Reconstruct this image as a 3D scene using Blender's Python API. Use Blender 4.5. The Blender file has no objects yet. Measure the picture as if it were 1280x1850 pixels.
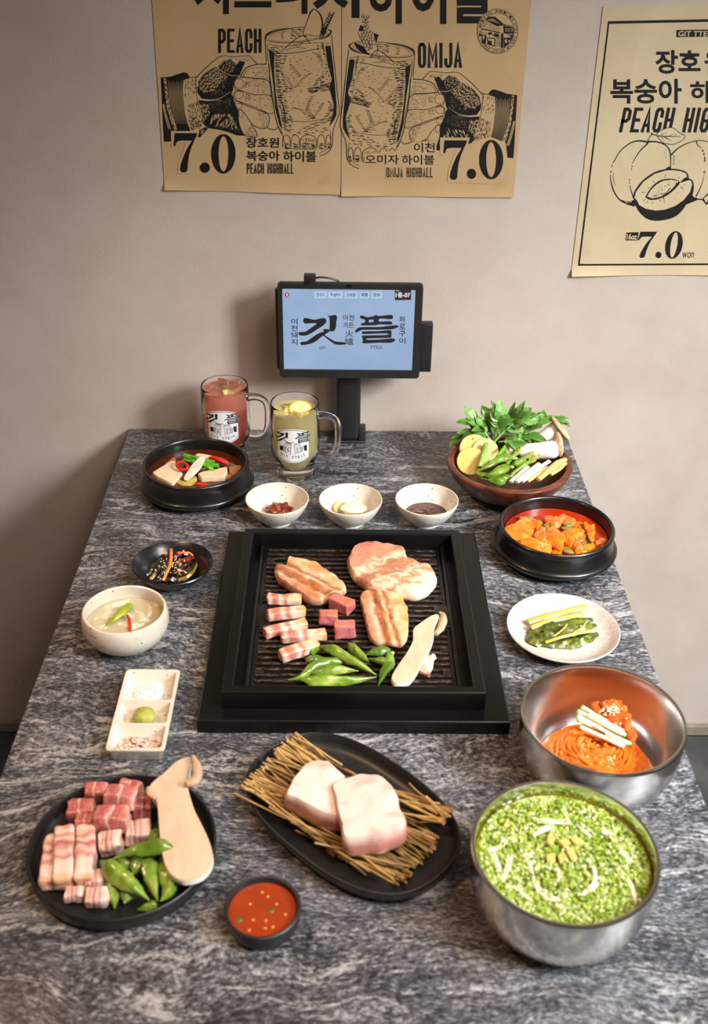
import bpy, bmesh, math, random
from mathutils import Vector, Matrix, noise
from math import sin, cos, pi, sqrt, atan2, radians, hypot

random.seed(7)
SC = bpy.context.scene
COL = SC.collection

# ---------------------------------------------------------------- camera
F_PX, PITCH, YAW, ROLL = 1965.14, 0.5484, 0.0151, 0.0154      # focal length in pixels of the 1280 x 1850 frame
CAM = Vector((-0.0135, -1.7830, 1.6530))
FWD = Vector((sin(YAW)*cos(PITCH), cos(YAW)*cos(PITCH), -sin(PITCH)))
_r = Vector((cos(YAW), -sin(YAW), 0.0)); _u = _r.cross(FWD)
RIGHT = cos(ROLL)*_r + sin(ROLL)*_u
UP = -sin(ROLL)*_r + cos(ROLL)*_u
cam_d = bpy.data.cameras.new('camera')
cam_d.sensor_fit = 'VERTICAL'; cam_d.sensor_height = 24.0
cam_d.lens = F_PX*24.0/1850.0
cam_d.dof.use_dof = True
cam_d.dof.focus_distance = 1.70
cam_d.dof.aperture_fstop = 3.8
cam_d.clip_start = 0.05
cam = bpy.data.objects.new('camera', cam_d); COL.objects.link(cam)
_m = Matrix((RIGHT, UP, -FWD)).transposed().to_4x4(); _m.translation = CAM
cam.matrix_world = _m
SC.camera = cam

# ---------------------------------------------------------------- world, lamps, exposure
w = bpy.data.worlds.new('world'); SC.world = w; w.use_nodes = True
_bg = w.node_tree.nodes['Background']
_bg.inputs[0].default_value = (1.0, 0.66, 0.42, 1); _bg.inputs[1].default_value = 0.10

def area(name, loc, target, sx, sy, power, col):
    d = bpy.data.lights.new(name, 'AREA'); d.shape = 'RECTANGLE'; d.size = sx; d.size_y = sy
    d.energy = power; d.color = col
    o = bpy.data.objects.new(name, d); COL.objects.link(o); o.location = loc
    o.rotation_euler = (Vector(target)-Vector(loc)).to_track_quat('-Z', 'Y').to_euler()
    return o
def spot(name, loc, target, power, col, radius, angle, blend=0.6):
    d = bpy.data.lights.new(name, 'SPOT'); d.energy = power; d.color = col
    d.shadow_soft_size = radius; d.spot_size = radians(angle); d.spot_blend = blend
    o = bpy.data.objects.new(name, d); COL.objects.link(o); o.location = loc
    o.rotation_euler = (Vector(target)-Vector(loc)).to_track_quat('-Z', 'Y').to_euler()
    return o
key = area('window_key_light', (1.60, -1.68, 2.08), (0.36, -0.36, 0.42), 0.50, 0.70, 18, (0.90, 0.96, 1.0)); key.data.spread = radians(62)
area('side_window_light', (2.30, -1.40, 1.60), (0.1, -0.60, 0.74), 1.7, 1.7, 12, (0.90, 0.96, 1.0))
fill_l = area('added_overhead_fill', (0.75, -1.60, 2.75), (0.05, -1.05, 0.74), 1.0, 0.9, 7.5, (1.0, 0.95, 0.90)); fill_l.data.spread = radians(70)  # unseen overhead fill, added to brighten the table front and dishes
area('added_bounce_fill', (0.9, -2.3, 2.15), (0.6, -1.6, 2.9), 1.2, 0.5, 8, (1.0, 0.90, 0.80))  # added upward fill, bounced off the ceiling to lift the steel rims
spot('ceiling_spot_left', (-1.05, -0.85, 2.35), (-0.02, -0.72, 0.74), 66, (1.0, 0.58, 0.30), 0.04, 56, 1.0)
spot('ceiling_spot_front', (0.45, -1.30, 2.45), (0.02, -0.60, 0.74), 20, (1.0, 0.50, 0.24), 0.05, 50, 0.9)

SC.view_settings.view_transform = 'Standard'
SC.view_settings.look = 'None'
SC.view_settings.gamma = 1.0
SC.view_settings.use_curve_mapping = False
SC.view_settings.exposure = -0.08

# ---------------------------------------------------------------- measuring on the photograph
H = 0.7411                                     # height of the table top
def ray(px, py):
    return FWD + (px-640.0)/F_PX*RIGHT + (925.0-py)/F_PX*UP
def at(px, py, z=0.0):                         # point z above the table top seen at that pixel
    d = ray(px, py); t = (H+z-CAM.z)/d.z
    return CAM + t*d
def onwall(px, py, y=0.0):
    d = ray(px, py); t = (y-CAM.y)/d.y
    return CAM + t*d

# ---------------------------------------------------------------- colour and materials
def lin(c):
    if isinstance(c, str):
        c = c.lstrip('#'); c = [int(c[i:i+2], 16)/255 for i in (0, 2, 4)]
        c = [x/12.92 if x <= 0.04045 else ((x+0.055)/1.055)**2.4 for x in c]
    return (c[0], c[1], c[2], 1.0)
class NT:
    def __init__(s, name):
        s.m = bpy.data.materials.new(name); s.m.use_nodes = True
        s.nt = s.m.node_tree; s.b = s.nt.nodes['Principled BSDF']; s.out = s.nt.nodes['Material Output']
    def n(s, t, **kw):
        x = s.nt.nodes.new(t)
        for k, v in kw.items(): setattr(x, k, v)
        return x
    def l(s, a, b): s.nt.links.new(a, b)
    def set(s, **kw):
        for k, v in kw.items():
            i = s.b.inputs[k.replace('_', ' ')]
            i.default_value = v
        return s
    def coords(s, kind='Object', scale=(1, 1, 1), loc=(0, 0, 0), rot=(0, 0, 0)):
        tc = s.n('ShaderNodeTexCoord'); mp = s.n('ShaderNodeMapping')
        mp.inputs['Scale'].default_value = scale; mp.inputs['Location'].default_value = loc; mp.inputs['Rotation'].default_value = rot
        s.l(tc.outputs[kind], mp.inputs['Vector']); return mp.outputs['Vector']
    def noise(s, vec, scale=5, detail=4, rough=0.55, dist=0.0):
        x = s.n('ShaderNodeTexNoise'); s.l(vec, x.inputs['Vector'])
        x.inputs['Scale'].default_value = scale; x.inputs['Detail'].default_value = detail
        x.inputs['Roughness'].default_value = rough; x.inputs['Distortion'].default_value = dist
        return x.outputs['Fac']
    def ramp(s, fac, stops, interp='LINEAR'):
        r = s.n('ShaderNodeValToRGB'); e = r.color_ramp.elements; r.color_ramp.interpolation = interp
        while len(e) < len(stops): e.new(0.5)
        for el, (p, c) in zip(e, stops): el.position = p; el.color = lin(c)
        s.l(fac, r.inputs['Fac']); return r.outputs['Color']
    def math(s, op, a, b=None):
        x = s.n('ShaderNodeMath', operation=op)
        for i, v in enumerate((a, b)):
            if v is None: continue
            if isinstance(v, (int, float)): x.inputs[i].default_value = v
            else: s.l(v, x.inputs[i])
        return x.outputs[0]
    def mix(s, fac, a, b, mode='MIX'):
        x = s.n('ShaderNodeMix', data_type='RGBA', blend_type=mode)
        for i, v in ((0, fac), (6, a), (7, b)):
            if isinstance(v, (int, float)): x.inputs[i].default_value = v
            elif isinstance(v, (tuple, str)): x.inputs[i].default_value = lin(v)
            else: s.l(v, x.inputs[i])
        return x.outputs[2]
    def bump(s, fac, strength=0.3, dist=0.001):
        x = s.n('ShaderNodeBump'); x.inputs['Strength'].default_value = strength; x.inputs['Distance'].default_value = dist
        s.l(fac, x.inputs['Height']); s.l(x.outputs['Normal'], s.b.inputs['Normal'])
    def color(s, c):
        if isinstance(c, (tuple, str)): s.b.inputs['Base Color'].default_value = lin(c)
        else: s.l(c, s.b.inputs['Base Color'])
        return s
_mats = {}
def plain(name, col, rough=0.5, **kw):
    if name in _mats: return _mats[name]
    t = NT(name); t.color(col); t.set(Roughness=rough, **kw); _mats[name] = t.m
    return t.m
def noisy(name, stops, scale=30, rough=0.5, bump=0.0, bscale=None, bdist=0.0006, detail=4, dist=0.0, stretch=(1, 1, 1),
          sss=0.0, coat=0.0, kind='Object', spec=0.5, trans=0.0, rand=0.0):
    """colour ramp over noise, with optional fine relief"""
    t = NT(name); v = t.coords(kind, stretch)
    if rand:
        oi = t.n('ShaderNodeObjectInfo'); ad = t.n('ShaderNodeVectorMath', operation='ADD')
        t.l(v, ad.inputs[0]); t.l(oi.outputs['Location'], ad.inputs[1]); v = ad.outputs[0]
    c = t.ramp(t.noise(v, scale, detail, 0.6, dist), stops)
    if rand:
        hs = t.n('ShaderNodeHueSaturation'); t.l(c, hs.inputs['Color'])
        t.l(t.math('ADD', t.math('MULTIPLY', oi.outputs['Random'], rand), 1-rand/2), hs.inputs['Value']); c = hs.outputs['Color']
    t.color(c); t.set(Roughness=rough, Specular_IOR_Level=spec, Coat_Weight=coat, Coat_Roughness=0.12)
    if sss:
        t.set(Subsurface_Weight=sss, Subsurface_Radius=(0.6, 0.3, 0.2), Subsurface_Scale=0.006)
    if trans: t.set(Transmission_Weight=trans, IOR=1.35)
    if bump: t.bump(t.noise(v, bscale or scale*3, 5, 0.65), bump, bdist)
    return t.m

# ---------------------------------------------------------------- mesh building
class MB:
    def __init__(s): s.v = []; s.f = []; s.mi = []
    def add(s, verts, faces, mi=0):
        k = len(s.v); s.v.extend([tuple(p) for p in verts]); s.f.extend([tuple(i+k for i in f) for f in faces]); s.mi.extend([mi]*len(faces))
        return s
    def xf(s, M):
        s.v = [tuple(M @ Vector(p)) for p in s.v]; return s
    def merge(s, o, M=None, mi=None):
        vs = o.v if M is None else [tuple(M @ Vector(p)) for p in o.v]
        k = len(s.v); s.v.extend(vs); s.f.extend([tuple(i+k for i in f) for f in o.f]); s.mi.extend(o.mi if mi is None else [mi]*len(o.f)); return s
    def mesh(s, name, mats, smooth=True, angle=40):
        me = bpy.data.meshes.new(name); me.from_pydata(s.v, [], s.f)
        for m in (mats if isinstance(mats, (list, tuple)) else [mats]): me.materials.append(m)
        if any(s.mi): me.polygons.foreach_set('material_index', s.mi)
        me.update()
        if smooth:
            me.polygons.foreach_set('use_smooth', [True]*len(me.polygons))
            me.set_sharp_from_angle(angle=radians(angle))
        return me
def link(name, data, parent=None, loc=None, rotz=0.0):
    o = bpy.data.objects.new(name, data); COL.objects.link(o)
    if parent is not None: o.parent = parent
    if loc is not None: o.location = loc
    if rotz: o.rotation_euler = (0, 0, rotz)
    return o
def part(name, mb, mat, parent, loc=None, rotz=0.0, smooth=True, angle=40):
    return link(name, mb.mesh(name, mat, smooth, angle), parent, loc, rotz)
def tag(o, label, cat, group=None, kind=None):
    o['label'] = label; o['category'] = cat
    if group: o['group'] = group
    if kind: o['kind'] = kind
    return o
def thing(name, label, cat, loc=(0, 0, 0), rotz=0.0, group=None):
    o = link(name, None, None, loc, rotz); o.empty_display_size = 0.02
    return tag(o, label, cat, group)
def solid(name, mb, mat, label, cat, loc=(0, 0, 0), rotz=0.0, group=None, kind=None, smooth=True, angle=40):
    return tag(link(name, mb.mesh(name, mat, smooth, angle), None, loc, rotz), label, cat, group, kind)
def struct(name, mb, mat, loc=(0, 0, 0)):
    o = link(name, mb.mesh(name, mat, False), None, loc); o['kind'] = 'structure'; return o
def onT(x, y, z=0.0): return Vector((x, y, H+z))

def lathe(prof, n=72, sx=1.0, sy=1.0, warp=None):
    m = MB(); vs = []; fs = []; idx = []
    for r, z in prof:
        if r <= 1e-7:
            idx.append([len(vs)]); vs.append((0, 0, z))
        else:
            row = []
            for i in range(n):
                a = 2*pi*i/n; x, y, zz = r*cos(a)*sx, r*sin(a)*sy, z
                if warp: x, y, zz = warp(x, y, zz, a)
                row.append(len(vs)); vs.append((x, y, zz))
            idx.append(row)
    for a, b in zip(idx, idx[1:]):
        for i in range(n):
            j = (i+1) % n
            if len(a) == 1 and len(b) == 1: continue
            if len(a) == 1: fs.append((a[0], b[j], b[i]))
            elif len(b) == 1: fs.append((a[i], a[j], b[0]))
            else: fs.append((a[i], a[j], b[j], b[i]))
    return m.add(vs, fs)
def arc(cx, cz, r, a0, a1, n=6):
    return [(cx+r*cos(radians(a0+(a1-a0)*i/n)), cz+r*sin(radians(a0+(a1-a0)*i/n))) for i in range(n+1)]
def smoothpath(pts, n):
    """Catmull-Rom through the points"""
    P = [Vector(p) for p in pts]
    if len(P) < 3: return [P[0].lerp(P[-1], i/(n-1)) for i in range(n)]
    out = []; k = len(P)-1
    for i in range(n):
        t = i/(n-1)*k; s = min(int(t), k-1); u = t-s
        p0 = P[s-1] if s > 0 else P[0]*2-P[1]; p1 = P[s]; p2 = P[s+1]; p3 = P[s+2] if s+2 <= k else P[k]*2-P[k-1]
        out.append(0.5*((2*p1)+(p2-p0)*u+(2*p0-5*p1+4*p2-p3)*u*u+(3*p1-p0-3*p2+p3)*u**3))
    return out
def lerpl(l, t):
    if not isinstance(l, (list, tuple)): return l
    x = t*(len(l)-1); i = min(int(x), len(l)-2); return l[i]+(l[i+1]-l[i])*(x-i)
def tube(pts, radii, n=8, caps=True, seg=None, flat=1.0, up=(0, 0, 1), wob=0.0, seed=0.0, lobes=0.0):
    """swept tube; flat < 1 squashes it along 'up'"""
    P = smoothpath(pts, seg or max(len(pts), 2)) if seg else [Vector(p) for p in pts]
    m = MB(); vs = []; fs = []; k = len(P); U = Vector(up)
    for i, p in enumerate(P):
        t = (P[min(i+1, k-1)]-P[max(i-1, 0)]).normalized()
        s = t.cross(U)
        if s.length < 1e-4: s = t.cross(Vector((1, 0.1, 0)))
        s.normalize(); q = s.cross(t); r = lerpl(radii, i/(k-1))
        for j in range(n):
            a = 2*pi*j/n; rr = r
            if wob: rr = r*(1+wob*noise.noise(Vector((p.x*90+seed, p.y*90+cos(a)*1.3, p.z*90+sin(a)*1.3+seed))))
            if lobes:
                tt = i/(k-1); rr *= 1+lobes*cos(3*a+seed+3.0*tt)*sin(pi*tt)+lobes*0.8*noise.noise(Vector((tt*9+seed, cos(a)*1.1, sin(a)*1.1+seed)))
            vs.append(p+s*(rr*cos(a))+q*(rr*flat*sin(a)))
    for i in range(k-1):
        for j in range(n):
            a = i*n+j; b = i*n+(j+1) % n; fs.append((a, b, b+n, a+n))
    if caps:
        fs.append(tuple(range(n-1, -1, -1))); fs.append(tuple((k-1)*n+j for j in range(n)))
    return m.add(vs, fs)
def rbox(sx, sy, sz, r=0.002, n=4, wob=0.0, wsc=60.0, seed=0.0, base=True, taper=0.0):
    """rounded box, base on z = 0; wob roughens it"""
    m = MB(); vs = {}; V = []; fs = []
    hx, hy, hz = sx/2, sy/2, sz/2; r = min(r, hx, hy, hz)
    def key(p): return (round(p[0], 5), round(p[1], 5), round(p[2], 5))
    def vert(q):
        k = key(q)
        if k in vs: return vs[k]
        def sp(c, h):                      # spread grid lines towards the edges
            s = 1 if c >= 0 else -1; a = abs(c)
            return s*a*h
        p = Vector((sp(q[0], hx), sp(q[1], hy), sp(q[2], hz)))
        c = Vector((max(-hx+r, min(hx-r, p.x)), max(-hy+r, min(hy-r, p.y)), max(-hz+r, min(hz-r, p.z))))
        d = p-c
        if d.length > 1e-9: p = c+d.normalized()*r
        if taper: f = 1+taper*(p.z/hz); p.x *= f; p.y *= f
        if wob:
            s = Vector((p.x*wsc+seed, p.y*wsc-seed, p.z*wsc+seed*0.5))
            dn = p.normalized() if p.length > 0 else Vector((0, 0, 1))
            p = p+Vector((noise.noise(s), noise.noise(s+Vector((31, 7, 3))), noise.noise(s+Vector((3, 51, 17)))))*wob
            s = s*2.6; p = p+Vector((noise.noise(s), noise.noise(s+Vector((31, 7, 3))), noise.noise(s+Vector((3, 51, 17)))))*wob*0.4
        vs[k] = len(V); V.append((p.x, p.y, p.z+(hz if base else 0))); return vs[k]
    e = [r/hx, r/hy, r/hz]
    def lines(ax):
        L = [-1, -1+e[ax]*0.4, -1+e[ax]]; 
        for i in range(1, n): L.append(-1+e[ax]+(2-2*e[ax])*i/n)
        L += [1-e[ax], 1-e[ax]*0.4, 1]
        out = []
        for x in L:
            if not out or x-out[-1] > 1e-4: out.append(x)
        return out
    LX = [lines(0), lines(1), lines(2)]
    for ax in range(3):
        a, b = (ax+1) % 3, (ax+2) % 3
        for s in (-1, 1):
            for i in range(len(LX[a])-1):
                for j in range(len(LX[b])-1):
                    q = []
                    for (ii, jj) in ((i, j), (i+1, j), (i+1, j+1), (i, j+1)):
                        p = [0, 0, 0]; p[ax] = s; p[a] = LX[a][ii]; p[b] = LX[b][jj]; q.append(vert(p))
                    if s < 0: q.reverse()
                    if len(set(q)) == 4: fs.append(tuple(q))
    return m.add(V, fs)
def box(x0, x1, y0, y1, z0, z1):
    return MB().add([(x0, y0, z0), (x1, y0, z0), (x1, y1, z0), (x0, y1, z0), (x0, y0, z1), (x1, y0, z1), (x1, y1, z1), (x0, y1, z1)],
                    [(3, 2, 1, 0), (4, 5, 6, 7), (0, 1, 5, 4), (1, 2, 6, 5), (2, 3, 7, 6), (3, 0, 4, 7)])
def cbox(x0, x1, y0, y1, z0, z1, r=0.002, n=1):
    return rbox(x1-x0, y1-y0, z1-z0, r, n).xf(Matrix.Translation(((x0+x1)/2, (y0+y1)/2, z0)))
def resample(pts, n, closed=True):
    P = [Vector(p) for p in pts]
    if closed: P = P+[P[0]]
    L = [0]
    for a, b in zip(P, P[1:]): L.append(L[-1]+(b-a).length)
    out = []
    for i in range(n):
        t = L[-1]*i/(n if closed else n-1); k = 0
        while k < len(L)-2 and L[k+1] < t: k += 1
        u = (t-L[k])/max(L[k+1]-L[k], 1e-9); out.append(P[k].lerp(P[k+1], u))
    return out
def slab(outline, h, n=56, *, edge=0.3, wob=0.0, wsc=70, seed=0.0, dome=0.0, tilt=(0, 0), soft=2, under=0.96, rings=(0.93, 0.8, 0.62, 0.42, 0.2), grooves=()):
    """thick piece from an outline (x, y), star-shaped about its centre; base on z = 0"""
    P = resample([Vector((p[0], p[1], 0)) for p in outline], n)
    for _ in range(soft): P = [(P[i-1]+P[i]*2+P[(i+1) % n])/4 for i in range(n)]
    c = sum(P, Vector())/n; vs = []; fs = []; gx0 = min(p.x for p in P); gx1 = max(p.x for p in P)
    e = edge*h
    rows = [(under*0.97, 0.0), (under, e*0.25), (1.0, e), (1.0, h-e), (0.985, h-e*0.35)]
    for k in rings: rows.append((k, h+dome*(1-k*k)))
    for k, z in rows:
        for p in P:
            q = c+(p-c)*k
            s = Vector((q.x*wsc+seed, q.y*wsc+seed*2, z*wsc))
            dz = tilt[0]*(q.x-c.x)+tilt[1]*(q.y-c.y)
            w_ = wob if z > 1e-5 else wob*0.2; top_ = 1 if z > e else 0
            s2 = s*2.7+Vector((4, 8, 1)); q = q+Vector((noise.noise(s2), noise.noise(s2+Vector((7, 7, 7))), 0))*w_*0.35
            zz = z+noise.noise(s2+Vector((2, 9, 3)))*w_*0.3*top_
            if grooves and top_:
                fx = (q.x-gx0)/(gx1-gx0)+0.05*noise.noise(Vector((q.y*40+seed, 3, 1)))
                for g0, gd, gw in grooves: zz -= gd*math.exp(-((fx-g0)/gw)**2)
            vs.append((q.x+noise.noise(s)*w_, q.y+noise.noise(s+Vector((9, 9, 9)))*w_, max(0, zz+dz*(z/h)+noise.noise(s+Vector((50, 3, 9)))*w_*top_)))
    R = len(rows)
    for i in range(R-1):
        for j in range(n): fs.append((i*n+j, i*n+(j+1) % n, (i+1)*n+(j+1) % n, (i+1)*n+j))
    vs.append((c.x, c.y, h+dome)); t = len(vs)-1
    for j in range(n): fs.append(((R-1)*n+j, (R-1)*n+(j+1) % n, t))
    fs.append(tuple(range(n-1, -1, -1)))
    return MB().add(vs, fs)
def prism(pts, z0, z1, inset=0.0):
    """extruded polygon (counter-clockwise)"""
    n = len(pts); vs = [(p[0], p[1], z0) for p in pts]+[(p[0], p[1], z1) for p in pts]
    fs = [tuple(range(n-1, -1, -1)), tuple(range(n, 2*n))]+[(i, (i+1) % n, n+(i+1) % n, n+i) for i in range(n)]
    return MB().add(vs, fs)
def blob(rx, ry, rz, seg=14, ring=9, wob=0.0, wsc=60, seed=0.0, flat=0.0):
    m = MB(); vs = [(0, 0, -rz*flat if flat else -rz)]; fs = []
    for i in range(1, ring):
        a = -pi/2+pi*i/ring
        for j in range(seg):
            b = 2*pi*j/seg; p = Vector((rx*cos(a)*cos(b), ry*cos(a)*sin(b), rz*sin(a)))
            if flat: p.z = max(p.z, -rz*flat)
            if wob:
                s = p*wsc+Vector((seed, seed*1.7, -seed)); p = p*(1+wob*noise.noise(s))
            vs.append(tuple(p))
    vs.append((0, 0, rz)); t = len(vs)-1
    for j in range(seg):
        fs.append((0, 1+(j+1) % seg, 1+j))
        fs.append((1+(ring-2)*seg+j, 1+(ring-2)*seg+(j+1) % seg, t))
    for i in range(ring-2):
        for j in range(seg):
            a = 1+i*seg+j; b = 1+i*seg+(j+1) % seg; fs.append((a, b, b+seg, a+seg))
    return m.add(vs, fs)

# ---------------------------------------------------------------- setting materials
def m_wall():
    t = NT('plaster'); v = t.coords('Object')
    big = t.noise(v, 2.2, 5, 0.6, 0.4); mid = t.noise(v, 11, 4, 0.6)
    c = t.ramp(t.math('ADD', t.math('MULTIPLY', big, 0.65), t.math('MULTIPLY', mid, 0.35)),
               [(0.30, '#b3a193'), (0.50, '#bfafa1'), (0.70, '#c9bbae')])
    vor = t.n('ShaderNodeTexVoronoi'); t.l(v, vor.inputs['Vector']); vor.inputs['Scale'].default_value = 7.0
    pit = t.ramp(vor.outputs['Distance'], [(0.014, (0, 0, 0)), (0.022, (1, 1, 1))])
    c = t.mix(pit, '#5d4f45', c)
    t.color(c); t.set(Roughness=0.85, Specular_IOR_Level=0.2)
    h = t.math('ADD', t.noise(v, 260, 4, 0.6), t.math('MULTIPLY', t.noise(v, 40, 5, 0.6), 0.9))
    t.bump(h, 0.26, 0.0014); return t.m
def m_stone():
    t = NT('dark_slate_stone'); v = t.coords('Object', (1, 1, 1))
    wv = t.n('ShaderNodeVectorMath', operation='MULTIPLY_ADD')                    # bend the grain
    nz = t.n('ShaderNodeTexNoise'); t.l(v, nz.inputs['Vector']); nz.inputs['Scale'].default_value = 3.2; nz.inputs['Detail'].default_value = 3
    t.l(nz.outputs['Color'], wv.inputs[0]); wv.inputs[1].default_value = (0.05, 0.17, 0.0); t.l(v, wv.inputs[2])
    def st(sc, loc=(0, 0, 0), rot=0.0):
        mp = t.n('ShaderNodeMapping'); mp.inputs['Scale'].default_value = sc; mp.inputs['Location'].default_value = loc; mp.inputs['Rotation'].default_value = (0, 0, rot)
        t.l(wv.outputs[0], mp.inputs['Vector']); return mp.outputs['Vector']
    fine = t.noise(st((150, 320, 1), rot=0.10), 1.0, 6, 0.76, 0.3)
    mid = t.noise(st((34, 100, 1), (2.1, 5, 0), rot=0.14), 1.0, 5, 0.68, 0.8)
    band = t.noise(st((5, 20, 1), rot=0.06), 1.0, 5, 0.62, 0.7)
    vein = t.noise(st((6.0, 27, 1), (3.3, 1.7, 0), rot=-0.10), 1.0, 8, 0.72, 1.6)
    f = t.math('ADD', t.math('ADD', t.math('MULTIPLY', fine, 0.60), t.math('MULTIPLY', band, 0.22)), t.math('MULTIPLY', mid, 0.22))
    base = t.ramp(f, [(0.41, '#161618'), (0.48, '#343436'), (0.54, '#59595c'), (0.61, '#8e8e90'), (0.70, '#cbcac9')])
    vm = t.ramp(t.math('ADD', t.math('MULTIPLY', vein, 0.78), t.math('MULTIPLY', fine, 0.30)), [(0.570, (0, 0, 0)), (0.64, (0.6, 0.6, 0.6)), (0.73, (1, 1, 1))])
    c = t.mix(vm, base, '#b9b7b5')
    blk = t.ramp(t.math('ADD', t.math('MULTIPLY', t.noise(st((4.5, 26, 1), (9, 4, 0), rot=0.08), 1.0, 6, 0.68, 1.2), 0.8), t.math('MULTIPLY', mid, 0.2)), [(0.575, (0, 0, 0)), (0.66, (1, 1, 1))])
    c = t.mix(blk, c, '#161618')
    t.color(c); t.set(Roughness=0.36, Specular_IOR_Level=0.5)
    t.bump(f, 0.30, 0.0012); return t.m
WALL = m_wall(); STONE = m_stone()
FLOOR = noisy('dark_floor_tile', [(0.35, '#3a3a3b'), (0.5, '#474748'), (0.7, '#565656')], 9, 0.45, 0.15, 60)
BLACKM = noisy('black_coated_steel', [(0.3, '#0a0908'), (0.7, '#110f0e')], 8, 0.30, 0.05, 900, 0.0002, spec=0.35)
POTM = noisy('black_glazed_stoneware', [(0.3, '#0b0a0a'), (0.7, '#161414')], 25, 0.30, 0.12, 220, 0.0004, coat=0.25)
CREAM = None
def m_cream():
    t = NT('speckled_cream_glaze'); v = t.coords('Object')
    c = t.ramp(t.noise(v, 25, 3), [(0.3, '#cfc4b2'), (0.7, '#ddd4c4')])
    vor = t.n('ShaderNodeTexVoronoi'); t.l(v, vor.inputs['Vector']); vor.inputs['Scale'].default_value = 170
    sp = t.ramp(vor.outputs['Distance'], [(0.16, (1, 1, 1)), (0.24, (0, 0, 0))])
    wn = t.n('ShaderNodeSeparateColor'); t.l(vor.outputs['Color'], wn.inputs[0])
    gate = t.ramp(wn.outputs[0], [(0.80, (0, 0, 0)), (0.82, (1, 1, 1))])
    c = t.mix(t.math('MULTIPLY', sp, gate), c, '#6b5e4e')
    t.color(c); t.set(Roughness=0.16, Coat_Weight=0.4, Coat_Roughness=0.06); return t.m
CREAM = m_cream()
def m_steel():
    t = NT('brushed_steel'); v = t.coords('Object', (1, 1, 1))
    tc = t.n('ShaderNodeTexCoord'); sx = t.n('ShaderNodeSeparateXYZ'); t.l(tc.outputs['Object'], sx.inputs[0])
    a = t.math('ARCTAN2', sx.outputs[1], sx.outputs[0])
    cb = t.n('ShaderNodeCombineXYZ'); t.l(t.math('MULTIPLY', a, 1.5), cb.inputs[0]); t.l(t.math('MULTIPLY', sx.outputs[2], 900.0), cb.inputs[1])
    nz = t.noise(cb.outputs[0], 1.0, 3, 0.6)
    t.color('#dedbd7'); t.set(Metallic=1.0)
    t.l(t.math('ADD', t.math('MULTIPLY', nz, 0.08), 0.15), t.b.inputs['Roughness'])
    t.b.inputs['Anisotropic'].default_value = 0.45
    tg = t.n('ShaderNodeTangent'); tg.direction_type = 'RADIAL'; tg.axis = 'Z'; t.l(tg.outputs[0], t.b.inputs['Tangent'])
    t.bump(nz, 0.06, 0.0003); return t.m
STEEL = m_steel()
def m_wood():
    t = NT('dark_walnut'); v = t.coords('Object', (9, 38, 38), rot=(0.05, 0.03, 0.15))
    g = t.noise(v, 1.6, 6, 0.65, 1.2)
    c = t.ramp(g, [(0.30, '#2f150c'), (0.48, '#552718'), (0.62, '#743a24'), (0.78, '#8a4a2e')])
    t.color(c); t.set(Roughness=0.34, Coat_Weight=0.25, Coat_Roughness=0.2); t.bump(g, 0.12, 0.0006); return t.m
WOOD = m_wood()
MATTE = noisy('matte_black_stoneware', [(0.3, '#151413'), (0.7, '#201f1e')], 30, 0.42, 0.10, 400, 0.0003)
PURPLE = noisy('dark_plum_stoneware', [(0.3, '#1c181b'), (0.7, '#2b262a')], 30, 0.45, 0.10, 300, 0.0003)

# ---------------------------------------------------------------- the room
struct('wall_back', box(-1.9, 2.9, 0.0, 0.12, 0.0, 2.9), WALL)
struct('wall_left', box(-2.02, -1.9, -3.4, 0.12, 0.0, 2.9), WALL)
struct('wall_right', box(2.9, 3.02, -3.4, 0.12, 0.0, 2.9), WALL)
struct('ceiling', box(-2.02, 3.02, -3.4, 0.12, 2.9, 3.0), plain('ceiling_paint', '#c9c2b8', 0.8))
struct('floor', box(-1.9, 2.9, -3.4, 0.0, -0.06, 0.0), FLOOR)
GROUT = plain('dark_grout', '#2a2927', 0.8)
fl = bpy.data.objects['floor']
TILE = [noisy('floor_tile_grey', [(0.3, '#3d3e3f'), (0.5, '#494a4b'), (0.72, '#5a5b5b')], 12, 0.42, 0.12, 80, rand=0.10)]
fl.data.materials[0] = GROUT
tile_me = cbox(-0.2985, 0.2985, -0.2985, 0.2985, 0.0, 0.004, 0.0012).mesh('tile', TILE[0])
for ix in range(-3, 5):
    for iy in range(4):
        link('tile', tile_me, fl, (ix*0.6+0.2, -0.312-iy*0.6, 0.0))
struct('baseboard_back', cbox(-1.9, 2.9, -0.012, 0.0, 0.004, 0.030, 0.002), noisy('stained_skirting', [(0.3, '#7e7063'), (0.7, '#a0917f')], 20, 0.7))

# ---------------------------------------------------------------- the table
tb = thing('dining_table', 'long dark grey stone table with white streaks standing against plaster wall', 'table', (0, -0.66, 0))
top = rbox(0.80, 1.314, 0.030, 0.0016, 6).xf(Matrix.Translation((0, 0, H-0.030)))
part('tabletop', top, STONE, tb)
part('pedestal', rbox(0.12, 0.5, H-0.032, 0.004, 1).xf(Matrix.Translation((0, 0, 0.006))), BLACKM, tb)
part('foot_plate', rbox(0.46, 0.8, 0.010, 0.003, 1).xf(Matrix.Translation((0, 0, 0.004))), BLACKM, tb)
HID = -0.0

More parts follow.
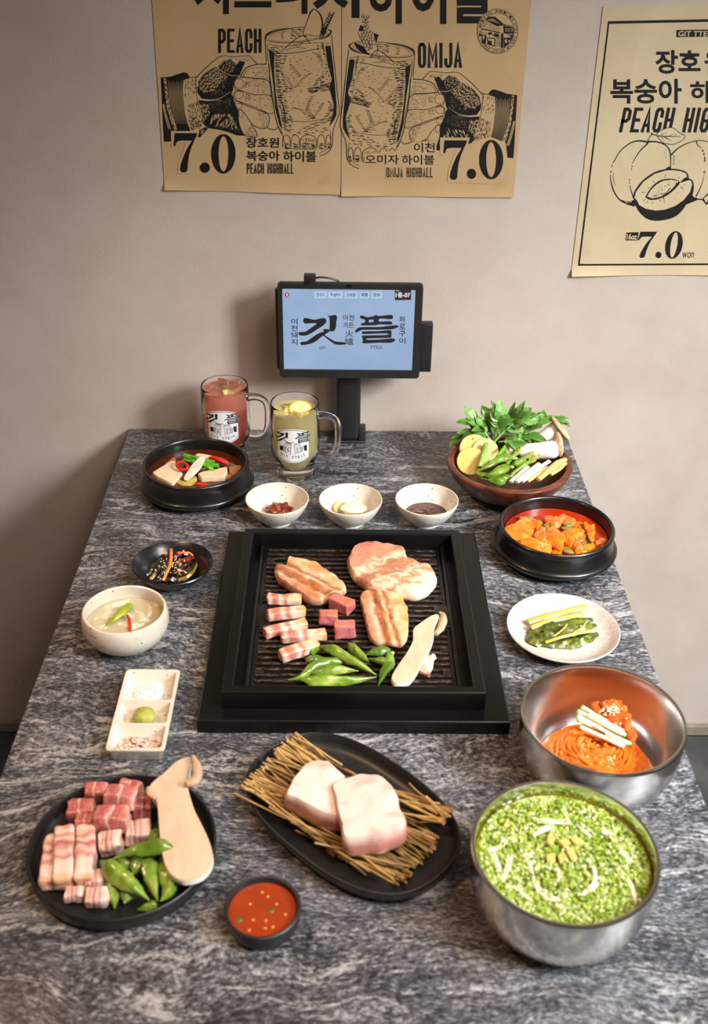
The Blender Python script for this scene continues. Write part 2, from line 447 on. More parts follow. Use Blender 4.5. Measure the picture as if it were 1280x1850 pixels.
# ---------------------------------------------------------------- grill
GX, GY = 0.0048, -0.5971
gr = thing('table_grill', 'square black table grill with raised frame and ridged pan in table centre', 'grill', (GX, GY, H))
bp = MB()
def frame_mb(xo, yo, xi, yi, z0, z1, r=0.0018):
    """rectangular ring with softened edges"""
    def loop(x, y, z): return [(-x, -y, z), (x, -y, z), (x, y, z), (-x, y, z)]
    L = [loop(xo, yo, z0), loop(xo, yo, z1-r), loop(xo-r*0.35, yo-r*0.35, z1-r*0.35), loop(xo-r, yo-r, z1), loop(xi+r, yi+r, z1), loop(xi+r*0.35, yi+r*0.35, z1-r*0.35), loop(xi, yi, z1-r), loop(xi, yi, z0), loop(xo, yo, z0)]
    m = MB(); vs = sum(L, []); fs = []
    for i in range(len(L)-1):
        for j in range(4): fs.append((i*4+j, i*4+(j+1) % 4, (i+1)*4+(j+1) % 4, (i+1)*4+j))
    return m.add(vs, fs)
part('base_plate', frame_mb(0.188, 0.212, 0.130, 0.155, 0.0, 0.019, 0.002), BLACKM, gr, (0.0002, 0.006, 0), angle=25)
part('frame', frame_mb(0.1595, 0.184, 0.1455, 0.1705, 0.0185, 0.0455, 0.0018), BLACKM, gr, angle=25)
# ridged pan
PAN = noisy('oiled_cast_pan', [(0.3, '#0c0a09'), (0.7, '#1a1513')], 60, 0.26, 0.35, 700, 0.0005, spec=0.6)
PX, PY0, PY1, PZ = 0.1440, -0.169, 0.169, 0.020
pan = MB()
nr = 29; vs = []; fs = []; ys = []
for i in range(nr):
    y = PY0+0.010+(PY1-PY0-0.020)*i/(nr-1)
    ys += [(y-0.0032, 0), (y-0.0022, 1), (y+0.0022, 1), (y+0.0032, 0)]
ys = [(PY0, 0)]+ys+[(PY1, 0)]
XR = 0.1235
for x in (-XR, XR):
    for y, hgt in ys: vs.append((x, y, PZ+(0.0030 if hgt else 0.0)))
k = len(ys)
for i in range(k-1): fs.append((i, k+i, k+i+1, i+1))
pan.add(vs, fs); pan.mi = [1 if (ys[i][1] and ys[i+1][1]) else 0 for i in range(k-1)]
for s in (-1, 1):                                                 # gutters and side rails
    pan.merge(cbox(min(s*XR, s*0.1300), max(s*XR, s*0.1300), PY0, PY1, PZ-0.004, PZ+0.0015, 0.001))
    pan.merge(cbox(min(s*0.1300, s*0.1360), max(s*0.1300, s*0.1360), PY0, PY1, PZ-0.004, PZ+0.0065, 0.002))
    pan.merge(cbox(min(s*0.1360, s*0.1450), max(s*0.1360, s*0.1450), PY0, PY1, PZ-0.010, PZ-0.003, 0.001))
pan.merge(box(-0.145, 0.145, PY0-0.0012, PY1+0.0012, PZ-0.014, PZ-0.009))
RIDGE = noisy('worn_oily_ridge', [(0.40, '#1a1512'), (0.52, '#4a3d33'), (0.68, '#8d7866')], 420, 0.30, 0.4, 900, 0.0004, stretch=(0.35, 1, 1), spec=0.7); RIDGE.node_tree.nodes['Principled BSDF'].inputs['Metallic'].default_value = 0.55
part('grill_pan', pan, [PAN, RIDGE], gr, angle=30)
SLOT = plain('slot_black', '#030303', 0.8)
sl_me = cbox(-0.006, 0.006, -0.0026, 0.0026, 0.0, 0.0012, 0.0004).mesh('drain_slot', SLOT)
for s in (-1, 1):
    for i in (3, 7, 11, 17, 21, 25):
        y = PY0+0.010+(PY1-PY0-0.020)*(i+0.5)/(nr-1)
        link('drain_slot', sl_me, gr, (s*0.1190, y, PZ+0.0022))
long_me = cbox(-0.024, 0.024, -0.0014, 0.0014, 0.0, 0.0012, 0.0004).mesh('long_slot', SLOT)
for i, xs in enumerate(((-0.07, 0.03), (-0.02, 0.08), (-0.08, 0.05), (-0.01, 0.09), (-0.06, 0.06), (-0.085, 0.085), (0.0, 0.09), (-0.08, 0.03), (-0.085, 0.08))):
    y = PY0+0.010+(PY1-PY0-0.020)*(2.5+3*i)/(nr-1)
    for x in xs: link('long_slot', long_me, gr, (x, y, PZ+0.0003))
for s in (-1, 1):                                                 # the embossed plaques at the sides
    pq = part('emblem_plate', cbox(-0.0125, 0.0125, -0.024, 0.024, 0.0, 0.0036, 0.0012), PAN, gr, (s*0.1235, 0.0, PZ))

# ---------------------------------------------------------------- dishes
def pot(name, label, x, y, R, h):
    t = thing(name, label, 'pot', (x, y, H))
    k = R/0.0873; z = h/0.0504
    prof = [(0, 0.0005), (0.068, 0.0005), (0.072, 0.0015), (0.080, 0.006), (0.0905, 0.0108)]
    prof += [(0.0932, 0.0128), (0.0946, 0.0158), (0.0944, 0.0184), (0.0930, 0.0204), (0.0905, 0.0215), (0.0892, 0.0222), (0.0878, 0.028), (0.0866, 0.035), (0.0862, 0.0405), (0.0866, 0.0425), (0.0873, 0.0450), (0.0874, 0.0478), (0.0864, 0.0497), (0.0846, 0.0505), (0.0826, 0.0500), (0.0812, 0.0484), (0.0806, 0.046), (0.0802, 0.040), (0.0790, 0.020), (0.0760, 0.0105), (0.071, 0.0085), (0, 0.008)]
    part('pot_body', lathe([(r*k, zz*z) for r, zz in prof], 96), POTM, t)
    return t
P1 = (-0.2505, -0.2193); P2 = (0.3113, -0.4074)
pot('stone_pot', 'black stone pot of clear tofu soup at the back left of the table', *P1, 0.0873, 0.0504)
pot('stone_pot', 'black stone pot of red stew on the right beside the grill', *P2, 0.0858, 0.0527)

def small_bowl(label, x, y, R=0.050, h=0.0415):
    k = R/0.05; z = h/0.0415
    prof = [(0, 0.0012), (0.020, 0.0012), (0.0205, 0.0), (0.0228, 0.0), (0.0232, 0.004), (0.030, 0.0082), (0.038, 0.0155), (0.0445, 0.0255), (0.0484, 0.0345), (0.0497, 0.0400), (0.0496, 0.0412), (0.0487, 0.0416), (0.0476, 0.0411), (0.0462, 0.0350), (0.0420, 0.0250), (0.035, 0.0155), (0.026, 0.0090), (0.015, 0.0064), (0, 0.0058)]
    return solid('sauce_bowl', lathe([(r*k, zz*z) for r, zz in prof], 72), CREAM, label, 'bowl', onT(x, y), group='small cream bowls behind the grill')
B1 = (-0.1121, -0.3178); B2 = (0.0030, -0.3189); B3 = (0.1228, -0.3173)
small_bowl('small cream bowl with red bean paste, leftmost of three behind the grill', *B1)
small_bowl('small cream bowl with sliced white onion, middle of three behind the grill', *B2)
small_bowl('small cream bowl with brown sauce, rightmost of three behind the grill', *B3)

WB = (-0.2959, -0.6291)
prof = [(0, 0.0014), (0.026, 0.0014), (0.0265, 0.0), (0.0300, 0.0), (0.0305, 0.003), (0.040, 0.0075), (0.0495, 0.0165), (0.0555, 0.028), (0.0572, 0.037), (0.0566, 0.047), (0.0553, 0.0528), (0.0540, 0.0550), (0.0522, 0.0555), (0.0508, 0.0546), (0.0502, 0.052), (0.0520, 0.042), (0.0518, 0.033), (0.0470, 0.020), (0.038, 0.011), (0.020, 0.0065), (0, 0.006)]
solid('round_bowl', lathe(prof, 80), CREAM, 'round cream bowl of water kimchi on the left of the grill', 'bowl', onT(*WB))

DD = at(311, 1017, 0.028); DD = (DD.x, DD.y)
def ddw(x, y, z, a):
    f = z/0.03
    return x*(1+0.02*f*cos(2*a+0.7)+0.012*f*cos(3*a)), y*(1+0.02*f*cos(2*a+0.7)+0.012*f*cos(3*a)), z+0.0016*f*f*sin(2*a+0.4)
prof = [(0, 0.0010), (0.026, 0.0010), (0.0275, 0.0), (0.030, 0.0004), (0.041, 0.0075), (0.050, 0.0165), (0.0568, 0.0268), (0.0574, 0.0290), (0.0566, 0.0302), (0.0553, 0.0296), (0.048, 0.0195), (0.039, 0.0100), (0.028, 0.0052), (0, 0.004)]
DARK = noisy('dark_speckled_glaze', [(0.35, '#0f1013'), (0.6, '#1b1d20'), (0.75, '#2b2e31')], 160, 0.24, 0.30, 420, 0.0005, coat=0.3)
solid('shallow_bowl', lathe(prof, 80, warp=ddw), DARK, 'shallow black bowl of dark leafy kimchi at left of grill', 'bowl', onT(*DD))

MP = (-0.2381, -0.9923)
prof = [(0, 0.0006), (0.084, 0.0006), (0.0880, 0.0), (0.0925, 0.0016), (0.0952, 0.0050), (0.0965, 0.0110), (0.0976, 0.0205), (0.0974, 0.0224), (0.0965, 0.0232), (0.0953, 0.0228), (0.0944, 0.0212), (0.0930, 0.0120), (0.0900, 0.0080), (0.0855, 0.0066), (0, 0.0062)]
solid('meat_plate', lathe(prof, 110), MATTE, 'round black rimmed plate of raw pork cubes and peppers at front left', 'plate', onT(*MP))

SB = (-0.0866, -1.0739)
prof = [(0, 0.0006), (0.026, 0.0006), (0.0285, 0.0), (0.0322, 0.0016), (0.0352, 0.0060), (0.0370, 0.0130), (0.0379, 0.0225), (0.0377, 0.0245), (0.0364, 0.0255), (0.0347, 0.0250), (0.0340, 0.0230), (0.0328, 0.0130), (0.029, 0.0065), (0.022, 0.0048), (0, 0.0045)]
solid('dipping_bowl', lathe(prof, 72), PURPLE, 'small dark plum bowl of red chilli dipping sauce at table front', 'bowl', onT(*SB))

def steel_bowl(label, x, y, R, h):
    k = R/0.0915; z = h/0.09
    prof = [(0, 0.001), (0.050, 0.001), (0.053, 0.0), (0.058, 0.0010), (0.070, 0.0080), (0.0805, 0.0200), (0.0866, 0.0350), (0.0896, 0.0500), (0.0908, 0.0680), (0.0914, 0.0860), (0.0914, 0.0880), (0.0905, 0.0896), (0.0890, 0.0900), (0.0874, 0.0893), (0.0868, 0.0876), (0.0862, 0.068), (0.0846, 0.050), (0.0812, 0.035), (0.074, 0.0205), (0.060, 0.0100), (0.040, 0.0062), (0, 0.0055)]
    P = []
    for (a, b) in zip(prof, prof[1:]): P += [a, ((a[0]+b[0])/2, (a[1]+b[1])/2)] if hypot(a[0]-b[0], a[1]-b[1]) > 0.03 else [a]
    P.append(prof[-1])
    return solid('steel_bowl', lathe([(r*k, zz*z) for r, zz in P], 128), STEEL, label, 'bowl', onT(x, y), group='double walled steel bowls')
NB = (0.2828, -0.8656); GB = (0.2061, -1.0580)
steel_bowl('deep brushed steel bowl of red noodles, the one behind', *NB, 0.0920, 0.0866)
steel_bowl('brushed steel bowl of green onion noodle soup at front right', *GB, 0.0907, 0.0910)

RP = (0.2892, -0.6122)
prof = [(0, 0.0012), (0.044, 0.0012), (0.0455, 0.0), (0.048, 0.0), (0.0495, 0.0030), (0.060, 0.0062), (0.0735, 0.0140), (0.0758, 0.0160), (0.0761, 0.0178), (0.0752, 0.0188), (0.0740, 0.0182), (0.0715, 0.0160), (0.0690, 0.0148), (0.0670, 0.0128), (0.056, 0.0075), (0.045, 0.0056), (0, 0.0052)]
SAND = noisy('sandy_pink_glaze', [(0.35, '#b9a89d'), (0.5, '#c6b7ad'), (0.7, '#cfc3ba')], 190, 0.30, 0.08, 300, 0.0004, detail=6)
solid('side_plate', lathe(prof, 90), SAND, 'pale speckled round plate with pickled mustard leaves on the right', 'plate', onT(*RP))

WO = at(920, 836, 0.055); WO = (WO.x, WO.y-0.002)
prof = [(0, 0.0), (0.046, 0.0), (0.051, 0.0015), (0.066, 0.0105), (0.083, 0.0240), (0.0950, 0.0400), (0.1010, 0.0535), (0.1018, 0.0560), (0.1010, 0.0578), (0.0990, 0.0586), (0.0925, 0.0584), (0.0910, 0.0576), (0.0900, 0.0555), (0.0825, 0.0360), (0.068, 0.0180), (0.046, 0.0095), (0, 0.008)]
def wow(x, y, z, a):
    f = 1+(z/0.058)*(0.012*cos(2*a+0.5)+0.010*cos(3*a-0.8)); return x*f, y*f, z+0.0012*(z/0.058)*sin(3*a+1)
solid('wooden_bowl', lathe(prof, 96, warp=wow), WOOD, 'dark wooden bowl of greens and vegetables at the back right', 'bowl', onT(*WO))

# divided tray
def tray():
    cx, cy = -0.2482, -0.7832; W, L = 0.0346, 0.0727
    def rr(x0, x1, y0, y1, r, z, n=4):
        out = []
        for (px, py, a0) in ((x1-r, y1-r, 0), (x0+r, y1-r, 90), (x0+r, y0+r, 180), (x1-r, y0+r, 270)):
            for i in range(n+1):
                a = radians(a0+90*i/n); out.append((px+r*cos(a), py+r*sin(a), z))
        return out
    m = MB()
    def loft(loops, cap=False):
        n = len(loops[0]); vs = sum(loops, []); fs = []
        for i in range(len(loops)-1):
            for j in range(n): fs.append((i*n+j, i*n+(j+1) % n, (i+1)*n+(j+1) % n, (i+1)*n+j))
        if cap: fs.append(tuple((len(loops)-1)*n+j for j in range(n)))
        m.add(vs, fs)
    o = [rr(-W+0.007, W-0.007, -L+0.007, L-0.007, 0.004, 0.0), rr(-W+0.005, W-0.005, -L+0.005, L-0.005, 0.005, 0.002), rr(-W+0.0012, W-0.0012, -L+0.0012, L-0.0012, 0.006, 0.018), rr(-W, W, -L, L, 0.006, 0.0205), rr(-W+0.0008, W-0.0008, -L+0.0008, L-0.0008, 0.006, 0.0217)]
    bot = o[0]; m.add(bot, [tuple(range(len(bot)-1, -1, -1))]); loft(o)
    i = 0.0042
    ydiv = [L-i, at(270, 1270, 0.018).y-cy, at(260, 1312, 0.018).y-cy, -L+i]
    cells = []
    for a, b in zip(ydiv, ydiv[1:]):
        y1 = a-(0.0016 if a != ydiv[0] else 0); y0 = b+(0.0016 if b != ydiv[-1] else 0)
        x0, x1 = -W+i, W-i
        c = [rr(x0, x1, y0, y1, 0.004, 0.0215), rr(x0+0.0008, x1-0.0008, y0+0.0008, y1-0.0008, 0.004, 0.0203), rr(x0+0.0035, x1-0.0035, y0+0.0035, y1-0.0035, 0.004, 0.0085), rr(x0+0.0065, x1-0.0065, y0+0.0065, y1-0.0065, 0.0035, 0.0066)]
        loft(c, cap=True); cells.append((c[0], (cx, cy+(y0+y1)/2)))
    bm = bmesh.new(); E = []
    for lp in [o[-1]]+[c[0] for c in cells]:
        V = [bm.verts.new(p) for p in lp]
        E += [bm.edges.new((V[k], V[(k+1) % len(V)])) for k in range(len(V))]
    bmesh.ops.triangle_fill(bm, edges=E, use_beauty=True, use_dissolve=False)
    bm.verts.index_update()
    m.add([tuple(v.co) for v in bm.verts], [tuple(v.index for v in f.verts) if f.normal.z > 0 else tuple(v.index for v in reversed(f.verts)) for f in bm.faces]); bm.free()
    solid('condiment_tray', m, CREAM, 'cream rectangular dish of three compartments at the left of the grill', 'dish', onT(cx, cy), angle=60)
    return [c[1] for c in cells]
CELLS = tray()

# oval plate
OV = (0.0, -0.9405); OVA = radians(-45)
def ovl(a, b, z, n=96, e=2.55):
    out = []
    for i in range(n):
        t = 2*pi*i/n; c, s = cos(t), sin(t)
        out.append((a*(1 if c > 0 else -1)*abs(c)**(2/e), b*(1 if s > 0 else -1)*abs(s)**(2/e), z))
    return out
def oval_plate():
    prof = [(-0.022, 0.0006), (-0.016, 0.0), (-0.009, 0.0022), (-0.0035, 0.0085), (-0.0006, 0.0175), (0.0, 0.0205), (-0.0008, 0.0220), (-0.0022, 0.0224), (-0.0034, 0.0212), (-0.0052, 0.0140), (-0.0085, 0.0085), (-0.0145, 0.0060), (-0.022, 0.0054), (-0.05, 0.005)]
    m = MB(); n = 96; vs = []; fs = []
    for d, z in prof: vs += ovl(0.1300+d, 0.0845+d, z, n)
    for i in range(len(prof)-1):
        for j in range(n): fs.append((i*n+j, i*n+(j+1) % n, (i+1)*n+(j+1) % n, (i+1)*n+j))
    fs.append(tuple(range(n-1, -1, -1))); fs.append(tuple((len(prof)-1)*n+j for j in range(n)))
    m.add(vs, fs)
    solid('oval_plate', m, MATTE, 'black oval plate under straw twigs and two thick pork cuts', 'plate', onT(*OV), OVA)
oval_plate()

from mathutils.geometry import tessellate_polygon
# ---------------------------------------------------------------- lettering and print
_tc = {}
def glyphs(s, bold=0.0, shear=0.0, spacing=1.0):
    """2-D outline mesh of a word, normalised to its own box: (verts in 0..1, faces, aspect)"""
    k = (s, bold, shear, spacing)
    if k in _tc: return _tc[k]
    c = bpy.data.curves.new('lettering', 'FONT'); c.body = s; c.size = 1.0; c.offset = bold; c.shear = shear
    c.space_character = spacing; c.resolution_u = 3
    o = bpy.data.objects.new('lettering', c); COL.objects.link(o)
    dg = bpy.context.evaluated_depsgraph_get(); me = bpy.data.meshes.new_from_object(o.evaluated_get(dg))
    vs = [(v.co.x, v.co.y) for v in me.vertices]; fs = [tuple(p.vertices) for p in me.polygons]
    bpy.data.objects.remove(o); bpy.data.curves.remove(c); bpy.data.meshes.remove(me)
    x0 = min(v[0] for v in vs); x1 = max(v[0] for v in vs); y0 = min(v[1] for v in vs); y1 = max(v[1] for v in vs)
    r = ([((x-x0)/(x1-x0), (y-y0)/(y1-y0)) for x, y in vs], fs, (x1-x0)/(y1-y0))
    _tc[k] = r; return r
def inpoly(x, y, P):
    c = False; j = len(P)-1
    for i in range(len(P)):
        if (P[i][1] > y) != (P[j][1] > y) and x < (P[j][0]-P[i][0])*(y-P[i][1])/(P[j][1]-P[i][1])+P[i][0]: c = not c
        j = i
    return c
class Ink:
    """flat print: shapes given in drawing coordinates, mapped by fn to a surface, lying in thin layers over each other"""
    def __init__(s, fn, seed=1, gain=1.0, strip=None):
        s.fn = fn; s.m = MB(); s.k = 0; s.rg = random.Random(seed); s.gain = gain; s.strip = strip; s.raw = []
    def wrap(s):
        """cut the collected shapes into narrow strips so they follow a curved surface"""
        for pts, faces, mi, layer in s.raw:
            bm = bmesh.new(); V = [bm.verts.new((p[0], p[1], 0)) for p in pts]
            for f in faces:
                tri = [(0, 1, 2)] if len(f) == 3 else tessellate_polygon([[Vector((pts[i][0], pts[i][1], 0)) for i in f]])
                for t3 in tri:
                    try: bm.faces.new([V[f[i]] for i in t3])
                    except ValueError: pass
            xs = [p[0] for p in pts]; x = math.floor(min(xs)/s.strip)*s.strip
            while x < max(xs):
                x += s.strip
                bmesh.ops.bisect_plane(bm, geom=bm.verts[:]+bm.edges[:]+bm.faces[:], plane_co=(x, 0, 0), plane_no=(1, 0, 0))
            bm.verts.index_update()
            s.m.add([s.fn(v.co.x, v.co.y, layer) for v in bm.verts], [tuple(v.index for v in f.verts) for f in bm.faces], mi); bm.free()
        return s.m
    def put(s, pts, faces, mi, layer=None):
        if layer is None: s.k += 1; layer = s.k
        if s.strip: s.raw.append((pts, faces, mi, layer)); return
        s.m.add([s.fn(p[0], p[1], layer) for p in pts], faces, mi)
    def poly(s, pts, mi=0, sm=0):
        if sm: pts = [tuple(p) for p in smoothpath([Vector((x, y, 0)) for x, y in list(pts)+[pts[0]]], sm*len(pts)+1)[:-1]]
        s.put(pts, [tuple(range(len(pts)))], mi)
    def stroke(s, pts, w=2.0, mi=0, sm=6, newlayer=True, taper=False):
        P = smoothpath([Vector((x, y, 0)) for x, y in pts], max(2, sm*(len(pts)-1)+1)) if len(pts) > 2 and sm else [Vector((x, y, 0)) for x, y in pts]
        n = len(P); vs = []; fs = []
        for i, p in enumerate(P):
            t = P[min(i+1, n-1)]-P[max(i-1, 0)]; t = t.normalized() if t.length > 0 else Vector((1, 0, 0))
            q = Vector((-t.y, t.x, 0)); ww = lerpl(w, i/(n-1))/2
            if taper: ww *= max(0.15, sin(pi*(i+0.5)/n))
            vs += [p+q*ww, p-q*ww]
        for i in range(n-1): fs.append((2*i, 2*i+1, 2*i+3, 2*i+2))
        if newlayer: s.k += 1
        s.put(vs, fs, mi, s.k)
    def miter(s, P, w, mi=0):
        n = len(P); vs = []; fs = []; Q = [Vector(p) for p in P]
        for i in range(n):
            a = (Q[i]-Q[i-1]).normalized() if i else (Q[1]-Q[0]).normalized(); b = (Q[i+1]-Q[i]).normalized() if i < n-1 else a
            t = (a+b); t = t.normalized() if t.length > 0.05 else a
            k = min(2.2, 1/max(0.3, t.dot(a))); q = Vector((-t.y, t.x))*(w/2*k)
            e = t*(w/2) if (i == n-1) else (-t*(w/2) if i == 0 else Vector((0, 0)))
            vs += [tuple(Q[i]+q+e)+(0,), tuple(Q[i]-q+e)+(0,)]
        for i in range(n-1): fs.append((2*i, 2*i+1, 2*i+3, 2*i+2))
        s.k += 1; s.put(vs, fs, mi, s.k)
    def ellipse(s, cx, cy, rx, ry, w=None, mi=0, rot=0.0, a0=0, a1=360):
        n = 28; P = []
        for i in range(n+1):
            a = radians(a0+(a1-a0)*i/n); x, y = rx*cos(a), ry*sin(a); P.append((cx+x*cos(rot)-y*sin(rot), cy+x*sin(rot)+y*cos(rot)))
        if w is None: s.poly(P[:-1], mi)
        else: s.stroke(P, w, mi, 0)
    def hatch(s, poly, ang, sp, w, mi=0, dash=(14, 5), jit=0.35, prob=1.0, taper=True):
        s.k += 1; w *= s.gain; a = radians(ang); ca, sa = cos(a), sin(a)
        R = [(x*ca+y*sa, -x*sa+y*ca) for x, y in poly]
        y = min(p[1] for p in R)+sp*0.5; y1 = max(p[1] for p in R)
        while y < y1:
            xs = []
            for i in range(len(R)):
                (xa, ya), (xb, yb) = R[i-1], R[i]
                if (ya > y) != (yb > y): xs.append(xa+(xb-xa)*(y-ya)/(yb-ya))
            xs.sort()
            for q in range(0, len(xs)-1, 2):
                x = xs[q]+s.rg.uniform(0, dash[1])
                while x < xs[q+1]:
                    L = dash[0]*s.rg.uniform(0.5, 1.5); e = min(x+L, xs[q+1])
                    if e-x > 1.0 and s.rg.random() < prob:
                        yy = y+s.rg.uniform(-jit, jit)*sp; ym = yy+s.rg.uniform(-jit, jit)*sp*0.5
                        pts = [(x, yy), ((x+e)/2, ym), (e, yy)]
                        s.stroke([(px*ca-py*sa, px*sa+py*ca) for px, py in pts], [w*0.5, w*s.rg.uniform(0.7, 1.2), w*0.4] if taper else w, mi, 0, False)
                    x = e+dash[1]*s.rg.uniform(0.4, 1.6)
            y += sp
    def dots(s, poly, n, r, mi=0):
        s.k += 1; xs = [p[0] for p in poly]; ys = [p[1] for p in poly]; c = 0
        for _ in range(n*6):
            if c >= n: break
            x, y = s.rg.uniform(min(xs), max(xs)), s.rg.uniform(min(ys), max(ys))
            if not inpoly(x, y, poly): continue
            q = r*s.rg.uniform(0.5, 1.3); s.put([(x-q, y), (x, y-q*0.8), (x+q, y), (x, y+q*0.8)], [(0, 1, 2, 3)], mi, s.k); c += 1
    def text(s, word, x0, y0, x1, y1, mi=0, bold=0.0, lean=0.0, slope=0.0, spacing=1.0):
        """fit the word into the box (drawing y grows downwards)"""
        vs, fs, _ = glyphs(word, bold, 0.0, spacing); s.k += 1
        s.put([(x0+(x1-x0)*u+lean*(v-0.5)+0*v, y1+(y0-y1)*v+slope*u) for u, v in vs], fs, mi, s.k)
    def ring_text(s, word, cx, cy, rx, ry, hgt, a0, a1, mi=0, bold=0.02):
        s.k += 1; n = len(word)
        for i, ch in enumerate(word):
            if ch == ' ': continue
            vs, fs, asp = glyphs(ch, bold); a = radians(a0+(a1-a0)*(i+0.5)/n)
            wd = min(hgt*asp, hgt*0.8)
            out = []
            for u, v in vs:
                lx, ly = (u-0.5)*wd, (v-0.5)*hgt
                rr = 1+ly/rx; aa = a+lx/rx
                out.append((cx+rx*rr*sin(aa), cy-ry*rr*cos(aa)))
            s.put(out, fs, mi, s.k)

CON = {'P': [[(0, 1), (0, 0), (.6, 0), (1, .1), (1, .44), (.6, .55), (0, .55)]], 'E': [[(1, 0), (0, 0), (0, 1), (1, 1)], [(0, .5), (.85, .5)]],
       'A': [[(0, 1), (.5, -.02), (1, 1)], [(.2, .74), (.8, .74)]], 'C': [[(1, .32), (1, .12), (.72, 0), (.28, 0), (0, .12), (0, .88), (.28, 1), (.72, 1), (1, .88), (1, .68)]],
       'H': [[(0, 0), (0, 1)], [(1, 0), (1, 1)], [(0, .5), (1, .5)]], 'I': [[(.5, 0), (.5, 1)]], 'L': [[(0, 0), (0, 1), (1, 1)]],
       'G': [[(1, .3), (1, .12), (.72, 0), (.28, 0), (0, .12), (0, .88), (.28, 1), (.72, 1), (1, .88), (1, .54), (.55, .54)]],
       'B': [[(0, 0), (0, 1), (.65, 1), (1, .9), (1, .6), (.7, .5), (0, .5)], [(0, 0), (.6, 0), (.95, .1), (.95, .4), (.7, .5)]],
       'O': [[(.28, 0), (.72, 0), (1, .12), (1, .88), (.72, 1), (.28, 1), (0, .88), (0, .12), (.28, 0), (.5, 0)]],
       'M': [[(0, 1), (0, 0), (.5, .7), (1, 0), (1, 1)]], 'J': [[(1, 0), (1, .88), (.72, 1), (.28, 1), (0, .88), (0, .7)]]}
def condensed(ink, word, x0, y0, x1, y1, w, lean=0.0, mi=0):
    units = [0.75 if ch == ' ' else 0.35 if ch == 'I' else 1.3 if ch == 'M' else 1.0 for ch in word]; gap = 0.42
    u = (x1-x0)/(sum(units)+gap*(len(word)-1)); x = x0; h = (y1-y0)-w
    for ch, un in zip(word, units):
        for st in CON.get(ch, []):
            P = [(x+w*0.3+a*(un*u-w*0.6)+lean*(0.5-b), y0+w/2+b*h) for a, b in st]
            ink.miter(P, w, mi)
        x += (un+gap)*u
def flush(ink, name, parent, mats):
    part(name, ink.m, mats, parent, smooth=False); ink.m = MB()
# the calligraphic shop sign of two characters, in a 1280 x 512 drawing box
def sign(ink, fx, mi=0):
    def T(p): return [fx(x, y) for x, y in p]
    def sm(p): return [tuple(q)[:2] for q in smoothpath([Vector((x, y, 0)) for x, y in p+[p[0]]], len(p)*3+1)[:-1]]
    for p in ([(192, 205), (205, 180), (240, 182), (300, 195), (360, 182), (395, 182), (410, 205), (395, 235), (340, 275), (260, 325), (215, 342), (165, 340), (150, 322), (165, 308), (215, 305), (270, 268), (320, 230), (260, 228), (210, 230)],
              [(420, 150), (450, 158), (490, 150), (510, 172), (502, 210), (498, 270), (475, 302), (440, 295), (440, 240), (438, 180)],
              [(372, 290), (400, 280), (445, 288), (430, 310), (395, 335), (430, 360), (490, 395), (560, 402), (590, 410), (570, 425), (500, 425), (455, 400), (400, 358), (375, 345), (320, 390), (270, 415), (190, 430), (168, 415), (175, 402), (225, 395), (270, 365), (330, 325), (390, 300)],
              [(715, 172), (740, 155), (790, 172), (850, 160), (870, 150), (900, 160), (1005, 150), (1028, 168), (1010, 190), (930, 185), (900, 188), (900, 212), (990, 208), (1020, 222), (1005, 240), (900, 238), (875, 245), (770, 248), (730, 245), (735, 228), (765, 220), (765, 195), (740, 188)],
              [(675, 300), (710, 268), (780, 262), (900, 262), (1000, 250), (1060, 246), (1078, 260), (1040, 278), (990, 286), (800, 288), (730, 292), (700, 310), (682, 314)],
              [(735, 308), (770, 302), (900, 300), (985, 292), (1012, 300), (1010, 350), (1000, 362), (800, 368), (790, 380), (900, 378), (1000, 368), (1040, 372), (1048, 384), (1010, 408), (900, 408), (770, 414), (742, 408), (748, 380), (738, 345), (770, 340), (960, 336), (968, 322), (800, 326), (748, 328)]):
        ink.poly(T(sm(p)), mi)
    ink.poly(T([(802, 196), (845, 194), (848, 216), (804, 220)]), 1)

# ---------------------------------------------------------------- posters on the wall
def m_paper(name, a, b):
    t = NT(name); v = t.coords('Object')
    c = t.ramp(t.noise(v, 6, 5, 0.6, 0.5), [(0.3, a), (0.7, b)])
    st = t.ramp(t.noise(v, 14, 3, 0.5), [(0.66, (0, 0, 0)), (0.80, (0.35, 0.35, 0.35))]); c = t.mix(st, c, '#9a7d55')
    t.color(c); t.set(Roughness=0.7, Specular_IOR_Level=0.25)
    cr = t.n('ShaderNodeTexWave'); t.l(v, cr.inputs['Vector']); cr.inputs['Scale'].default_value = 3.1; cr.inputs['Distortion'].default_value = 14; cr.inputs['Detail'].default_value = 2
    t.bump(t.math('ADD', t.math('POWER', cr.outputs['Fac'], 10), t.math('MULTIPLY', t.noise(v, 60, 3), 0.25)), 0.16, 0.0025); return t.m
KRAFT = m_paper('kraft_paper', '#b8966b', '#c3a478')
PALEK = m_paper('pale_kraft_paper', '#c2ab87', '#cfba98')
INKM = plain('printing_ink', '#12100e', 0.6, Specular_IOR_Level=0.3)
